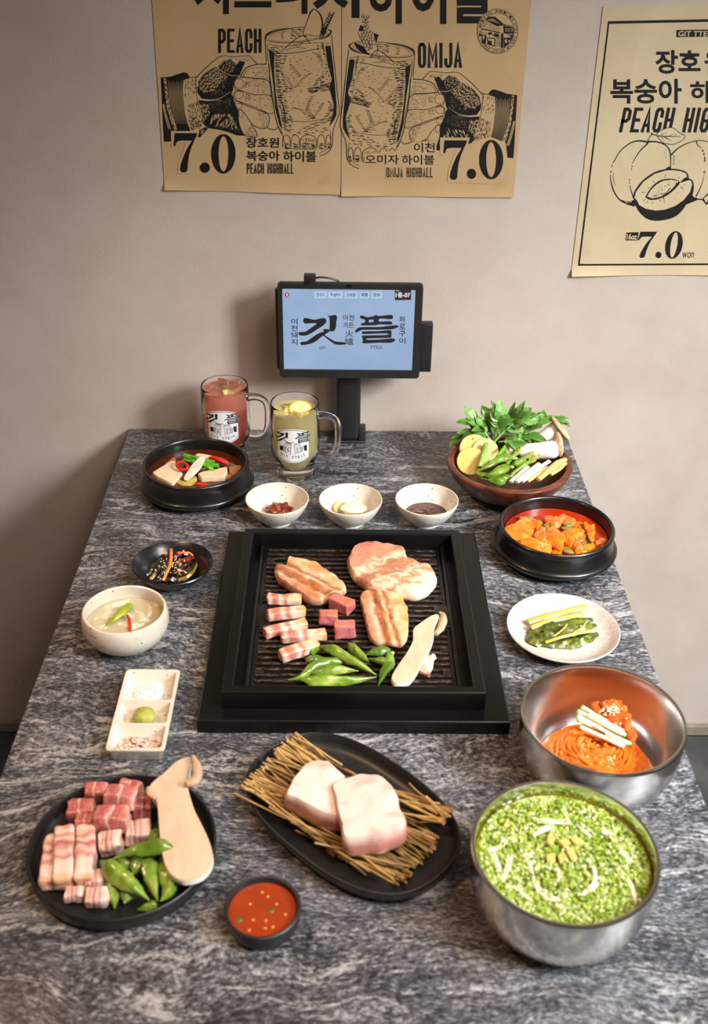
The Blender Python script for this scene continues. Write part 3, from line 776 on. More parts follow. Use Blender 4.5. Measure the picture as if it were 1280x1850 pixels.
def paper_sheet(px4, name, label, mat, curl, top=None):
    """px4: bottom left, bottom right, top right, top left on the photograph"""
    C = [onwall(*p) for p in px4]; o = Vector(((C[0].x+C[1].x)/2, 0, (C[0].z+C[1].z)/2))
    if top is not None:
        for i in (2, 3): C[i].z = top
    nx, nz = 24, 40; vs = []; fs = []
    for j in range(nz+1):
        v = j/nz
        for i in range(nx+1):
            u = i/nx; p = C[0].lerp(C[1], u).lerp(C[3].lerp(C[2], u), v)
            d = v*(C[3].z-C[0].z)
            lift = curl*max(0.0, 1-d/0.011)**2*(0.35+0.65*abs(2*u-1)**2+0.3*sin(9*u+2))
            vs.append((p.x-o.x, -0.0008-max(0, lift), p.z-o.z))
    for j in range(nz):
        for i in range(nx): a = j*(nx+1)+i; fs.append((a, a+1, a+nx+2, a+nx+1))
    k = len(vs); b = [(x, 0.0, z) for x, y, z in vs]
    vs2 = vs+[(x, y+0.0003, z) for x, y, z in vs]; fs2 = fs+[tuple(i+k for i in reversed(f)) for f in fs]
    t = thing(name, label, 'poster', (o.x, -0.0006, o.z))
    part('paper', MB().add(vs2, fs2), mat, t)
    return t, o
def wallmap(o, mirror=None, dz=0.0):
    def fn(px, py, layer):
        p = onwall(px, py)
        x = p.x if mirror is None else 2*mirror-p.x
        return (x-o.x, -0.00085-0.0000015*layer, p.z-dz-o.z)
    return fn
PL, oL = paper_sheet([(298, 342), (614.5, 351), (617, 0), (276, 0)], 'highball_poster', 'kraft paper poster of a hand holding a peach highball mug, left sheet', KRAFT, 0.004, 1.535)
PR, oR = paper_sheet([(617, 353), (928, 356), (960.7, 0), (618.5, 0)], 'highball_poster', 'kraft paper poster of a hand holding an omija highball mug, right sheet', KRAFT, 0.004, 1.535)

def hand_and_mug(ink, cut):
    """the engraving: sleeve, fist and handled mug (drawn on the left sheet, mirrored for the right one)"""
    h = lambda P: [(280+x/6.4, 80+y/6.4) for x, y in P]
    c = lambda P: [(260+x/3.5556, y/3.5556) for x, y in P]
    g = lambda P: [(460+x/5.967, y/5.967) for x, y in P]
    # sleeve
    ink.poly(h([(68, 382), (180, 372), (260, 345), (335, 322), (372, 330), (412, 378), (335, 405), (328, 520), (350, 760), (412, 1000), (205, 1000), (185, 1122), (105, 1125), (92, 900), (80, 600)]))
    for i in range(11):
        x = 160+i*16
        ink.stroke(h([(x, 420+(i % 3)*12), (x+6, 560), (x+22+i, 740), (x+60+i*1.5, 920)]), [0.35, 0.9, 0.8, 0.3], 1, 4)
    ink.stroke(h([(118, 390), (135, 560), (165, 760), (245, 990)]), [4, 5, 5, 6], 1, 6)
    ink.hatch(h([(104, 390), (132, 390), (160, 650), (205, 850), (265, 990), (222, 990), (160, 800), (120, 600)]), 75, 1.6, 0.8, 0, (6, 3))
    for i in range(4): ink.stroke(h([(92+i*6, 690), (115+i*8, 820), (160+i*9, 980)]), 0.7, 1, 4)
    # cuff
    ink.poly(h([(330, 405), (470, 378), (475, 480), (495, 640), (530, 800), (575, 930), (500, 985), (420, 1000), (385, 930), (350, 780), (326, 600)]), 1)
    ink.stroke(h([(470, 378), (475, 480), (495, 640), (530, 800), (575, 930)]), 1.4)
    ink.stroke(h([(326, 410), (400, 388), (490, 370)]), 1.2)
    ink.hatch(h([(335, 410), (465, 385), (475, 600), (420, 620), (340, 600)]), 82, 2.4, 0.8, 0, (5, 5), prob=0.75)
    ink.hatch(h([(375, 690), (500, 650), (570, 930), (430, 1000), (390, 900)]), 76, 2.1, 0.8, 0, (8, 3))
    ink.hatch(h([(385, 880), (555, 880), (575, 930), (500, 985), (420, 1000)]), -14, 2.4, 0.8, 0, (9, 3))
    ink.stroke(h([(420, 835), (445, 860), (470, 850), (440, 880)]), 1.6)
    ink.poly(h([(500, 1000), (570, 960), (640, 950), (520, 1076), (500, 1070)])); ink.hatch(h([(515, 1000), (620, 955), (530, 1050)]), -38, 1.8, 0.8, 1, (9, 3))
    # fist
    fist = h([(475, 380), (560, 300), (660, 210), (740, 150), (810, 132), (900, 140), (1085, 132), (1120, 160), (1175, 225), (1060, 260), (985, 360), (930, 400), (910, 480), (920, 680), (960, 760), (975, 860), (1040, 1045), (950, 1040), (850, 1000), (740, 978), (640, 962), (578, 930), (530, 800), (490, 600)])
    ink.poly(fist, 1)
    ink.stroke(h([(480, 385), (560, 300), (660, 210), (740, 150), (810, 132), (900, 142), (1085, 132), (1120, 160), (1178, 222)]), [1.8, 1.5, 1.2, 1.2, 1.6])
    ink.stroke(h([(578, 930), (640, 962), (740, 978), (850, 1005), (950, 1042), (1050, 1048)]), 2.4)
    D1 = h([(730, 255), (790, 190), (880, 170), (945, 235), (985, 190), (1045, 205), (985, 350), (915, 420), (905, 530), (870, 600), (770, 640), (640, 648), (540, 625), (495, 560), (488, 480), (560, 560), (680, 540), (760, 440), (850, 370), (760, 300)])
    ink.poly(D1, 0)
    ink.hatch(h([(500, 420), (560, 340), (700, 250), (850, 370), (860, 480), (760, 560), (560, 600), (495, 540)]), 58, 1.7, 1.25, 0, (5, 1.6), 0.2)
    ink.hatch(h([(720, 250), (800, 180), (900, 175), (940, 230), (900, 330), (800, 310)]), 40, 2.0, 0.7, 1, (3, 3))
    ink.dots(h([(500, 400), (640, 280), (760, 240), (850, 370), (760, 440), (520, 560)]), 130, 0.75)
    ink.dots(h([(930, 160), (1090, 160), (1110, 200), (1000, 230)]), 60, 0.8)
    ink.dots(h([(700, 300), (850, 380), (860, 560), (640, 600)]), 110, 0.6, 1)
    D2 = h([(505, 645), (620, 655), (760, 645), (880, 560), (908, 600), (925, 680), (960, 760), (975, 860), (1040, 1045), (950, 1040), (850, 1000), (740, 978), (640, 962), (578, 930), (540, 790)])
    ink.poly(D2, 0)
    ink.hatch(h([(520, 680), (620, 690), (640, 800), (560, 900), (530, 800)]), 62, 2.0, 1.0, 1, (6, 3))
    ink.hatch(h([(640, 800), (880, 790), (990, 990), (880, 980), (640, 940)]), 118, 2.2, 1.0, 1, (9, 4), prob=0.8)
    ink.dots(h([(620, 680), (880, 620), (900, 760), (650, 780)]), 90, 0.55, 1)
    ink.stroke(h([(560, 630), (650, 640), (760, 618), (880, 545)]), [0.4, 1.4, 1.0, 0.3], 1)
    ink.stroke(h([(725, 262), (800, 320), (900, 362), (968, 355)]), [0.5, 1.0, 1.1, 0.6], 1)
    # handle of the mug
    ink.poly(c([(625, 490), (640, 455), (665, 430), (720, 410), (795, 408), (800, 520), (700, 505)]), 1)
    ink.stroke(c([(622, 488), (642, 455), (668, 430), (730, 412), (785, 410), (792, 385)]), 1.8)
    ink.stroke(c([(640, 488), (655, 462), (690, 440), (790, 432)]), [1.2, 0.8, 0.7]); ink.stroke(c([(620, 490), (700, 500), (800, 505)]), 1.0)
    ink.hatch(c([(690, 455), (790, 440), (795, 500), (700, 495)]), 80, 3, 0.8, 0, (4, 4))
    ink.stroke(c([(803, 735), (790, 780), (785, 815), (840, 832), (862, 815)]), 1.4)
    # fingers
    for F, nail in (([(578, 540), (590, 508), (625, 496), (700, 503), (800, 520), (815, 612), (700, 606), (625, 580), (590, 570)], (614, 536, 8.6, 9.0)),
                    ([(578, 610), (590, 585), (625, 582), (700, 606), (818, 618), (832, 728), (720, 690), (640, 660), (590, 640)], (612, 608, 8.2, 6.4)),
                    ([(585, 665), (600, 648), (640, 668), (720, 700), (800, 735), (805, 790), (780, 825), (720, 812), (650, 770), (605, 705)], (610, 678, 7.0, 4.5)),
                    ([(605, 715), (620, 702), (650, 730), (690, 790), (730, 868), (690, 880), (645, 862), (615, 800)], (624, 728, 4.0, 7.6))):
        ink.poly(c(F), 1, 3); P = c(F); ink.stroke(P+[P[0]], 1.3)
        ink.dots(c([F[3], F[4], F[5], F[6]]), 150, 0.7); ink.dots(c(F), 60, 0.5); ink.hatch(c([F[-2], F[-3], F[5], F[6]][:4]), 70, 2.2, 0.8, 0, (4, 3), prob=0.7)
        ink.ellipse(260+nail[0]/3.5556, nail[1]/3.5556, nail[2], nail[3], 0.9, 0, -0.1)
    ink.dots(c([(650, 520), (690, 520), (690, 560), (650, 560)]), 50, 0.8); ink.dots(c([(650, 600), (690, 610), (690, 640), (650, 640)]), 50, 0.8)
    # the mug
    ink.poly(g([(115, 410), (130, 660), (190, 1050), (235, 1300), (300, 1450), (350, 1600), (840, 1620), (850, 1400), (915, 1200), (870, 760), (830, 370), (700, 300), (480, 290), (250, 320)]), 1)
    ink.stroke(g([(115, 410), (122, 540), (130, 660)]), 1.6); ink.stroke(g([(160, 690), (165, 850), (190, 1050), (235, 1290), (290, 1440)]), 1.8); ink.stroke(g([(140, 480), (150, 660), (185, 950), (230, 1180), (270, 1330), (340, 1590)]), 1.2)
    ink.ellipse(460+470/5.967, 375/5.967, 59, 13.2, 1.3, 0, -0.10); ink.ellipse(460+470/5.967, 378/5.967, 53, 10.4, 0.7, 0, -0.10)
    ink.stroke(g([(118, 410), (135, 370), (200, 335), (300, 312), (420, 300)]), [3.4, 2.6, 1.0]); ink.stroke(g([(700, 425), (790, 390), (828, 340), (800, 318)]), [1.2, 3.0, 1.6])
    ink.hatch(g([(270, 350), (320, 340), (320, 425), (280, 430)]), 4, 2.8, 0.9, 0, (8, 2)); ink.hatch(g([(370, 320), (530, 305), (500, 400), (390, 420)]), 4, 2.8, 0.9, 0, (10, 3))
    ink.poly(g([(155, 535), (215, 562), (212, 760), (226, 950), (252, 1150), (305, 1390), (262, 1330), (228, 1150), (196, 850), (168, 650)]))
    ink.poly(g([(822, 490), (852, 720), (872, 950), (888, 1150), (884, 1240), (860, 1290), (800, 1375), (842, 1250), (856, 1130), (806, 950), (834, 850), (792, 700), (762, 500)]))
    ink.stroke(g([(832, 380), (870, 760), (890, 960), (915, 1190), (900, 1265), (850, 1400), (838, 1560), (790, 1640), (705, 1680)]), 1.5); ink.stroke(g([(815, 1395), (825, 1500), (800, 1590), (700, 1650)]), 1.0)
    ink.stroke(g([(148, 530), (300, 572), (480, 562), (640, 532), (740, 520)]), 1.4); ink.stroke(g([(140, 470), (300, 500), (520, 470), (700, 460), (820, 470)]), 0.9)
    ink.stroke(g([(330, 520), (420, 440), (510, 385), (560, 410), (600, 470)]), 1.6); ink.stroke(g([(330, 540), (440, 510), (560, 520)]), 1.0)
    ink.hatch(g([(400, 500), (500, 430), (540, 450), (480, 520)]), -35, 2.4, 0.8, 0, (7, 3))
    ink.hatch(g([(160, 500), (330, 500), (310, 560), (180, 545)]), 3, 2.6, 1.0, 0, (9, 3)); ink.hatch(g([(660, 460), (810, 480), (740, 560), (670, 540)]), 60, 2.8, 0.9, 0, (8, 3))
    ink.hatch(g([(205, 570), (360, 590), (300, 760), (340, 900), (420, 960), (330, 1020), (380, 1200), (420, 1300), (380, 1420), (300, 1390), (230, 1000)]), 3, 2.5, 1.1, 0, (10, 3))
    ink.hatch(g([(600, 560), (770, 570), (800, 700), (820, 900), (600, 1020), (640, 880), (740, 780), (690, 640)]), -8, 2.7, 1.0, 0, (9, 4))
    ink.hatch(g([(560, 960), (820, 890), (830, 960), (590, 1010)]), -12, 2.0, 1.2, 0, (14, 3))
    ink.hatch(g([(780, 1060), (880, 1160), (850, 1290), (640, 1380), (480, 1390), (700, 1300), (790, 1200)]), -8, 2.6, 1.0, 0, (11, 4))
    for L in ([(395, 700), (440, 760), (490, 820)], [(600, 790), (520, 850), (440, 940)], [(300, 780), (360, 860), (410, 930)], [(620, 1040), (590, 1110), (570, 1170)], [(740, 1110), (700, 1180), (640, 1270)], [(420, 1160), (520, 1190), (590, 1280)], [(570, 1180), (610, 1240), (640, 1275)]):
        q = g(L)
        for k in range(9):
            p = smoothpath([Vector((x, y, 0)) for x, y in q], 9)[k]; ink.stroke([(p.x-3.4, p.y+0.6), (p.x+3.4, p.y-0.8)], 1.0, 0, 0, k == 0)
    ink.hatch(g([(350, 620), (720, 600), (760, 900), (560, 1000), (340, 1000)]), -6, 5.2, 0.7, 0, (3, 7), prob=0.7); ink.hatch(g([(360, 1040), (760, 1040), (700, 1300), (400, 1240)]), -6, 5.2, 0.7, 0, (3, 7), prob=0.7)
    ink.stroke(g([(250, 1260), (380, 1300), (560, 1310), (700, 1290), (830, 1290)]), [0.8, 1.1, 0.6]); ink.stroke(g([(290, 1080), (320, 1180), (340, 1330)]), [1.0, 2.4, 0.8])
    ink.stroke(g([(700, 460), (735, 620), (770, 880)]), 2.6, 1); ink.stroke(g([(728, 450), (745, 520), (750, 580)]), 1.6)
    ink.hatch(g([(320, 1400), (820, 1370), (810, 1420), (400, 1450)]), -4, 3.4, 0.9, 0, (8, 6))
    for x0, x1 in ((305, 385), (395, 485), (497, 665), (678, 760), (770, 825)):
        ink.stroke(g([(x0, 1590), (x0+6, 1490), ((x0+x1)/2, 1450), (x1-4, 1490), (x1, 1600)]), 1.3)
        ink.hatch(g([(x0+12, 1540), (x1-12, 1540), (x1-6, 1600), (x0+6, 1600)]), 2, 2.2, 1.2, 0, (10, 3))
    ink.hatch(g([(510, 1480), (650, 1480), (650, 1560), (510, 1560)]), 84, 2.4, 0.8, 0, (5, 4)); ink.stroke(g([(340, 1595), (500, 1605), (670, 1608)]), 1.0)
def sprig_and_wedge(ink):
    g = lambda P: [(460+x/5.967, y/5.967) for x, y in P]
    W = [(612, 92), (660, 95), (700, 140), (730, 210), (733, 300), (705, 402), (640, 398), (560, 390), (525, 362), (552, 270), (580, 200)]
    ink.poly(g(W), 1); ink.stroke(g([(705, 402), (731, 300), (728, 210), (700, 140), (640, 92)]), [2.0, 3.2, 2.8, 1.4]); ink.stroke(g([(640, 92), (600, 150), (560, 250), (525, 362), (570, 395)]), 1.5)
    ink.hatch(g([(540, 350), (700, 370), (690, 400), (560, 385)]), 70, 2.4, 0.8, 0, (6, 3)); ink.stroke(g([(575, 210), (600, 140), (625, 100)]), [1.2, 2.4, 1.2])
    ink.stroke(g([(730, 400), (770, 300), (820, 220), (850, 140)]), [2.6, 2.2, 1.6, 1.0])
    for t in range(9):
        x, y = 738+t*12, 370-t*25
        for s in (-1, 1): ink.stroke(g([(x, y), (x+s*22, y-26), (x+s*24+8, y-52)]), [2.2, 2.0, 0.4], 0, 4)
    ink.poly(g([(728, 300), (780, 285), (775, 350), (728, 400)]))
def berries(ink):
    d = lambda P: [(600+x/3.368, y/3.368) for x, y in P]
    ink.poly(d([(135, 255), (190, 280), (230, 330), (190, 325), (150, 290)])); ink.poly(d([(255, 200), (285, 210), (270, 260), (240, 300)])); ink.poly(d([(175, 150), (195, 160), (190, 220), (160, 200)]))
    ink.poly(d([(160, 190), (245, 180), (275, 290), (215, 320)]), 1)
    pts = [(190, 95), (205, 110), (220, 100), (195, 125), (212, 130), (205, 150), (215, 165), (200, 175), (185, 195), (205, 195), (225, 190), (240, 200), (175, 215), (195, 215), (215, 212), (235, 222), (185, 235), (205, 235), (225, 240), (248, 240), (195, 255), (215, 258), (238, 262), (205, 278), (225, 282), (240, 288)]
    for x, y in pts:
        ink.ellipse(600+x/3.368, y/3.368, 3.0, 3.1, None, 0); ink.ellipse(600+x/3.368-0.3, y/3.368-0.3, 2.0, 2.1, None, 1)
    ink.stroke(d([(215, 310), (232, 290), (222, 250)]), 1.6); ink.stroke(d([(235, 270), (275, 275), (272, 330), (230, 350)]), 1.2)

def seven(ink, f):
    ink.poly(f([(100, 155), (258, 155), (258, 168), (240, 205), (218, 255), (202, 310), (194, 370), (191, 415), (178, 431), (150, 430), (137, 412), (142, 378), (160, 325), (185, 268), (222, 208), (150, 207), (122, 212), (110, 228), (106, 246), (92, 244)]))
def zero(ink, f, cx, cy, lean=0.0):
    n = 40
    def e(rx, ry): return [(cx+rx*cos(2*pi*i/n)-lean*sin(2*pi*i/n), cy+ry*sin(2*pi*i/n)) for i in range(n)]
    ink.poly(f(e(85, 138))); ink.poly(f(e(34, 122)), 1)

inkL = Ink(wallmap(oL), 3, 1.65)
hand_and_mug(inkL, 0); sprig_and_wedge(inkL)
part('engraving', inkL.m, [INKM, KRAFT], PL, smooth=False)
letL = Ink(wallmap(oL), 4); letL.k = 420
q = lambda P: [(290+x/3.879, 200+y/3.879) for x, y in P]
def halo(ink, P): ink.poly(P, 1)
halo(letL, q([(75, 140), (275, 140), (262, 190), (215, 310), (205, 440), (120, 440), (130, 350), (180, 225), (120, 225), (112, 262), (78, 258)]))
part('price_ground', letL.m, KRAFT, PL, smooth=False) if 0 else None
seven(letL, q); letL.ellipse(290+313/3.879, 200+397/3.879, 9.0, 9.4); zero(letL, q, 443, 300)
part('price', letL.m, [INKM, KRAFT], PL, smooth=False); letL.m = MB()
condensed(letL, 'PEACH', 396, 51.5, 472, 95, 4.9); flush(letL, 'lettering', PL, [INKM, KRAFT])
letL.text('장호원', 445, 248, 505, 266.5, bold=0.018); flush(letL, 'lettering', PL, [INKM, KRAFT]); letL.text('복숭아', 446, 271.5, 506, 290, bold=0.018); letL.text('하이볼', 512, 272, 572, 292, bold=0.018); flush(letL, 'lettering', PL, [INKM, KRAFT])
condensed(letL, 'PEACH HIGHBALL', 447, 294.5, 531, 313, 1.8)
TT = Ink(wallmap(oL), 9); TT.k = 410
TT.text('시그니', 352, -62, 556, 25, bold=0.026); TT.text('처', 566, -62, 650, 32, bold=0.026)
part('fine_print', letL.m, [INKM, KRAFT], PL, smooth=False); part('title', TT.m, INKM, PL, smooth=False)

_a = onwall(480, 60); _b = onwall(750, 60); XM = (_a.x+_b.x)/2
_t1 = onwall(541, 50); _t2 = onwall(690, 76.6)
inkR = Ink(wallmap(oR, XM, _t1.z-_t2.z), 5, 1.65); hand_and_mug(inkR, 1)
part('engraving', inkR.m, [INKM, KRAFT], PR, smooth=False)
letR = Ink(wallmap(oR), 6); letR.k = 420
berries(letR)
q2 = lambda P: [(620+x/3.879, 210+y/3.879) for x, y in P]
q7 = lambda P: q2([(x+610, y+12) for x, y in P])
halo(letR, q7([(70, 135), (280, 135), (262, 190), (340, 150), (420, 130), (530, 170), (545, 300), (525, 400), (440, 460), (120, 450), (130, 350), (180, 225), (120, 225), (112, 262), (70, 258)]))
halo(letR, q2([(395, 240), (480, 180), (655, 175), (655, 440), (300, 440), (300, 350), (150, 340), (150, 262)]))
flush(letR, 'berry_garnish', PR, [INKM, KRAFT]); seven(letR, q7); letR.ellipse(620+900/3.879, 210+401/3.879, 8.6, 9.2); zero(letR, q2, 1038, 302); flush(letR, 'price', PR, [INKM, KRAFT])
flush(letR, 'berries', PR, [INKM, KRAFT]) if 0 else None
condensed(letR, 'OMIJA', 757, 77, 834, 122, 5.0); flush(letR, 'lettering', PR, [INKM, KRAFT])
letR.text('이천', 748, 257.5, 786, 275, bold=0.018); flush(letR, 'lettering', PR, [INKM, KRAFT]); letR.text('오미자', 660, 279, 721, 296, bold=0.018); letR.text('하이볼', 726, 279, 785, 297, bold=0.018); flush(letR, 'lettering', PR, [INKM, KRAFT])
condensed(letR, 'OMIJA HIGHBALL', 699, 302, 782, 320, 2.1)
part('lettering', letR.m, [INKM, KRAFT], PR, smooth=False); letR.m = MB()
TT = Ink(wallmap(oR), 9); TT.k = 410
TT.text('하이볼', 664, -62, 890, 43, bold=0.026)
part('title', TT.m, INKM, PR, smooth=False)
# round seal: a corner house in a ring of small letters
sx, sy = 899.5, 56.0
letR.ellipse(sx, sy, 37.5, 41, None, 1); letR.ellipse(sx, sy, 36.6, 40, 1.1); letR.ellipse(sx, sy, 29.2, 32.5, 1.0)
letR.ring_text('MAPO-GU, SEOUL JANDARI-RO 3-GIL GITTEUL ICHEON PORK SPECIALTY JANDARI-RO 3-GIL ', sx, sy, 32.6, 36.2, 4.2, -80, 280)
e = lambda P: [(850+x/11.636, y/11.636) for x, y in P]
letR.poly(e([(320, 400), (390, 345), (520, 345), (690, 490), (690, 530), (560, 545), (340, 440)])); letR.hatch(e([(345, 400), (480, 375), (640, 500), (500, 470), (350, 425)]), 80, 0.9, 0.6, 1, (5, 1))
letR.poly(e([(690, 500), (900, 545), (915, 660), (900, 800), (700, 690)])); letR.hatch(e([(720, 520), (900, 550), (900, 575), (720, 550)]), 5, 0.9, 0.6, 1, (6, 1))
for x in (735, 795, 860): letR.poly(e([(x, 590), (x+38, 596), (x+38, 650), (x, 660)]), 1); letR.poly(e([(x+6, 604), (x+32, 608), (x+32, 640), (x+6, 646)]), 0)
letR.hatch(e([(715, 690), (895, 690), (890, 740), (715, 760)]), 78, 0.8, 0.5, 1, (5, 1))
letR.hatch(e([(300, 450), (620, 545), (620, 680), (250, 610), (260, 520)]), 12, 0.9, 0.5, 0, (6, 1.5))
for x in (275, 355, 445, 545): letR.poly(e([(x, 550), (x+58, 560), (x+58, 640), (x, 622)]), 1); letR.stroke(e([(x, 622), (x+30, 575), (x+58, 640)]), 0.7)
letR.stroke(e([(232, 608), (420, 640), (620, 690)]), 2.0); letR.stroke(e([(236, 680), (420, 712), (560, 745)]), 0.9)
letR.poly(e([(230, 720), (340, 730), (330, 900), (290, 940), (240, 830)])); letR.poly(e([(260, 740), (300, 745), (285, 840), (262, 800)]), 1)
letR.poly(e([(370, 680), (470, 668), (450, 712), (390, 745)])); letR.poly(e([(500, 690), (600, 710), (590, 790), (490, 760)])); letR.stroke(e([(400, 740), (440, 700), (480, 765)]), 1.0)
letR.poly(e([(350, 775), (530, 800), (520, 980), (360, 930)])); letR.poly(e([(375, 800), (505, 820), (500, 950), (455, 940), (450, 860), (375, 850)]), 1); letR.dots(e([(360, 840), (450, 850), (440, 940), (360, 920)]), 40, 0.5)
letR.hatch(e([(545, 790), (650, 690), (640, 990), (530, 970)]), 85, 0.8, 0.45, 0, (9, 1)); letR.poly(e([(650, 700), (700, 690), (690, 1000), (640, 1000)])); letR.poly(e([(700, 790), (890, 780), (830, 900), (700, 1000)]))
letR.poly(e([(725, 830), (770, 815), (765, 900), (730, 900)]), 1); letR.poly(e([(800, 850), (840, 830), (825, 880), (800, 900)]), 1)
part('seal', letR.m, [INKM, KRAFT], PR, smooth=False)

# the peach poster, cut by the frame on the right
PP, oP = paper_sheet([(1032, 497), (1480, 495), (1480, 0), (1090, 12)], 'peach_poster', 'pale kraft poster with framed peach drawing at the right edge', PALEK, 0.006)
inkP = Ink(wallmap(oP), 8)
z = lambda P: [(1090+x/6.737, 220+y/6.737) for x, y in P]
inkP.stroke([(1046, 479), (1100, 40.5)], 3.2, 0, 0); inkP.stroke([(1045, 478), (1470, 476)], 3.2, 0, 0); inkP.stroke([(1098.5, 40.5), (1470, 33)], 5.0, 0, 0)
inkP.poly([(1222, 54), (1320, 52.5), (1320, 65.5), (1222, 67)]); inkP.text('GIT TTEUL', 1226, 55.8, 1296, 65.4, 1, bold=0.02, lean=1.0)
inkP.text('장호', 1184, 90, 1266, 133, bold=0.03); inkP.text('원', 1273, 90, 1312, 133, bold=0.03)
inkP.text('복숭아', 1103, 142, 1232, 187, bold=0.028); inkP.text('하이볼', 1247, 146, 1370, 186, bold=0.028)
condensed(inkP, 'PEACH HIGHBALL', 1124, 194, 1380, 239, 6.0, 8)
# peaches
A_ = [(520, 240), (430, 232), (330, 262), (210, 360), (120, 500), (85, 640), (95, 740), (140, 860), (220, 960), (380, 1022), (370, 900), (385, 850), (480, 720), (620, 620), (760, 580), (822, 575), (826, 440), (805, 340), (740, 270), (640, 242)]
inkP.poly(z(A_), 1)
inkP.stroke(z([(525, 240), (430, 230), (330, 258), (210, 355), (120, 500)]), [3.2, 2.2, 1.6]); inkP.stroke(z([(88, 640), (98, 740), (140, 860), (220, 960), (380, 1022)]), [1.2, 2.4, 2.4, 3.0])
for a in ((112, 520), (98, 590)): inkP.stroke(z([a, (a[0]-6, a[1]+32)]), 1.4, 0, 0)
inkP.stroke(z([(520, 250), (590, 238), (680, 248), (770, 290), (815, 370), (824, 480), (822, 575)]), [3.0, 2.6, 2.2, 2.8, 2.2])
inkP.stroke(z([(550, 255), (460, 340), (390, 440), (358, 510)]), [2.6, 1.8, 1.0]); inkP.stroke(z([(325, 770), (345, 850), (372, 930)]), [1.2, 1.8, 2.4])
for a in ((352, 540), (346, 575), (322, 705), (324, 740)): inkP.ellipse(1090+a[0]/6.737, 220+a[1]/6.737, 0.9, 1.6)
inkP.stroke(z([(125, 600), (122, 650), (130, 720), (150, 775)]), [0.5, 1.2, 0.8]); inkP.dots(z([(730, 310), (770, 320), (790, 480), (770, 480)]), 14, 0.7)
inkP.poly(z([(750, 578), (790, 545), (824, 540), (824, 580)])); inkP.poly(z([(210, 940), (260, 960), (330, 965), (380, 945), (420, 960), (400, 1022), (300, 1010)])); inkP.hatch(z([(225, 945), (340, 955), (350, 990), (280, 985)]), 60, 2, 0.9, 1, (5, 3))
B_ = [(830, 400), (900, 330), (1010, 265), (1110, 235), (1190, 226), (1290, 250), (1400, 330), (1460, 470), (1450, 660), (1380, 820), (1260, 920), (1130, 910), (1100, 760), (1040, 680), (960, 600), (826, 575)]
inkP.poly(z(B_), 1); inkP.stroke(z([(830, 400), (900, 330), (1010, 265), (1110, 235), (1190, 226), (1290, 250), (1400, 330), (1460, 470), (1450, 660), (1380, 820), (1260, 920)]), [2.6, 1.6, 1.4, 2.6, 2.2])
inkP.stroke(z([(1135, 235), (1150, 280), (1195, 320)]), [2.2, 1.2]); inkP.stroke(z([(1230, 640), (1200, 760), (1130, 910)]), [0.8, 1.4, 2.4])
for a in ((1212, 350), (1228, 390), (1236, 440), (1236, 470), (1232, 610)): inkP.ellipse(1090+a[0]/6.737, 220+a[1]/6.737, 1.3, 2.4)
for i in range(5): inkP.stroke(z([(850, 410+i*24), (880-i*2, 425+i*24)]), [1.6, 0.4], 0, 0)
C_ = [(372, 930), (385, 850), (480, 720), (620, 620), (760, 578), (860, 575), (960, 590), (1020, 620), (1040, 685), (1085, 705), (1105, 780), (1090, 880), (1040, 960), (960, 1080), (860, 1160), (700, 1200), (560, 1190), (460, 1120), (400, 1030)]
inkP.poly(z(C_), 0, 3)
inkP.poly(z([(382, 920), (400, 850), (490, 728), (625, 632), (760, 590), (860, 586), (955, 600), (1010, 628), (1026, 680), (930, 740), (960, 735), (1040, 708), (1070, 715), (1085, 760), (1060, 850), (980, 950), (880, 1020), (760, 1065), (640, 1078), (520, 1055), (440, 1010), (415, 960)]), 1)
inkP.stroke(z([(372, 930), (385, 850), (480, 720), (620, 620), (760, 578), (860, 575), (960, 592), (1020, 625), (1036, 690)]), 1.8)
inkP.poly(z([(930, 740), (985, 685), (1040, 660), (1045, 690), (985, 705)]))
inkP.poly(z([(510, 915), (560, 830), (630, 750), (720, 700), (830, 690), (920, 715), (930, 750), (890, 800), (800, 880), (700, 930), (580, 950)]), 0, 3)
inkP.poly(z([(535, 905), (580, 830), (650, 760), (730, 715), (830, 702), (890, 715), (880, 770), (800, 850), (700, 908), (600, 930)]), 1)
inkP.dots(z([(560, 880), (660, 770), (820, 720), (870, 760), (700, 890)]), 26, 0.9); inkP.stroke(z([(700, 880), (770, 860), (820, 800)]), 1.4); inkP.stroke(z([(600, 900), (660, 895)]), 1.4, 0, 0); inkP.ellipse(1090+900/6.737, 220+728/6.737, 2.0, 2.0, None, 1)
for a, b in (((758, 640), (755, 675)), ((605, 715), (632, 740)), ((545, 795), (562, 812)), ((470, 855), (515, 858)), ((490, 955), (515, 935)), ((530, 985), (550, 965)), ((600, 995), (600, 975)), ((695, 965), (690, 940)), ((735, 915), (750, 985)), ((915, 690), (930, 670)), ((945, 785), (985, 825)), ((985, 765), (1000, 768)), ((905, 850), (908, 862))): inkP.stroke(z([a, b]), [1.4, 0.6], 0, 0)
inkP.poly(z([(1060, 860), (1110, 920), (1130, 915), (1160, 945), (1060, 985), (1000, 1010)]))
inkP.stroke(z([(1110, 935), (1180, 940), (1250, 950), (1330, 930)]), 2.2); inkP.poly(z([(1200, 940), (1270, 870), (1330, 860), (1320, 960), (1255, 1010)])); inkP.poly(z([(1225, 930), (1275, 890), (1300, 900), (1255, 985)]), 1)
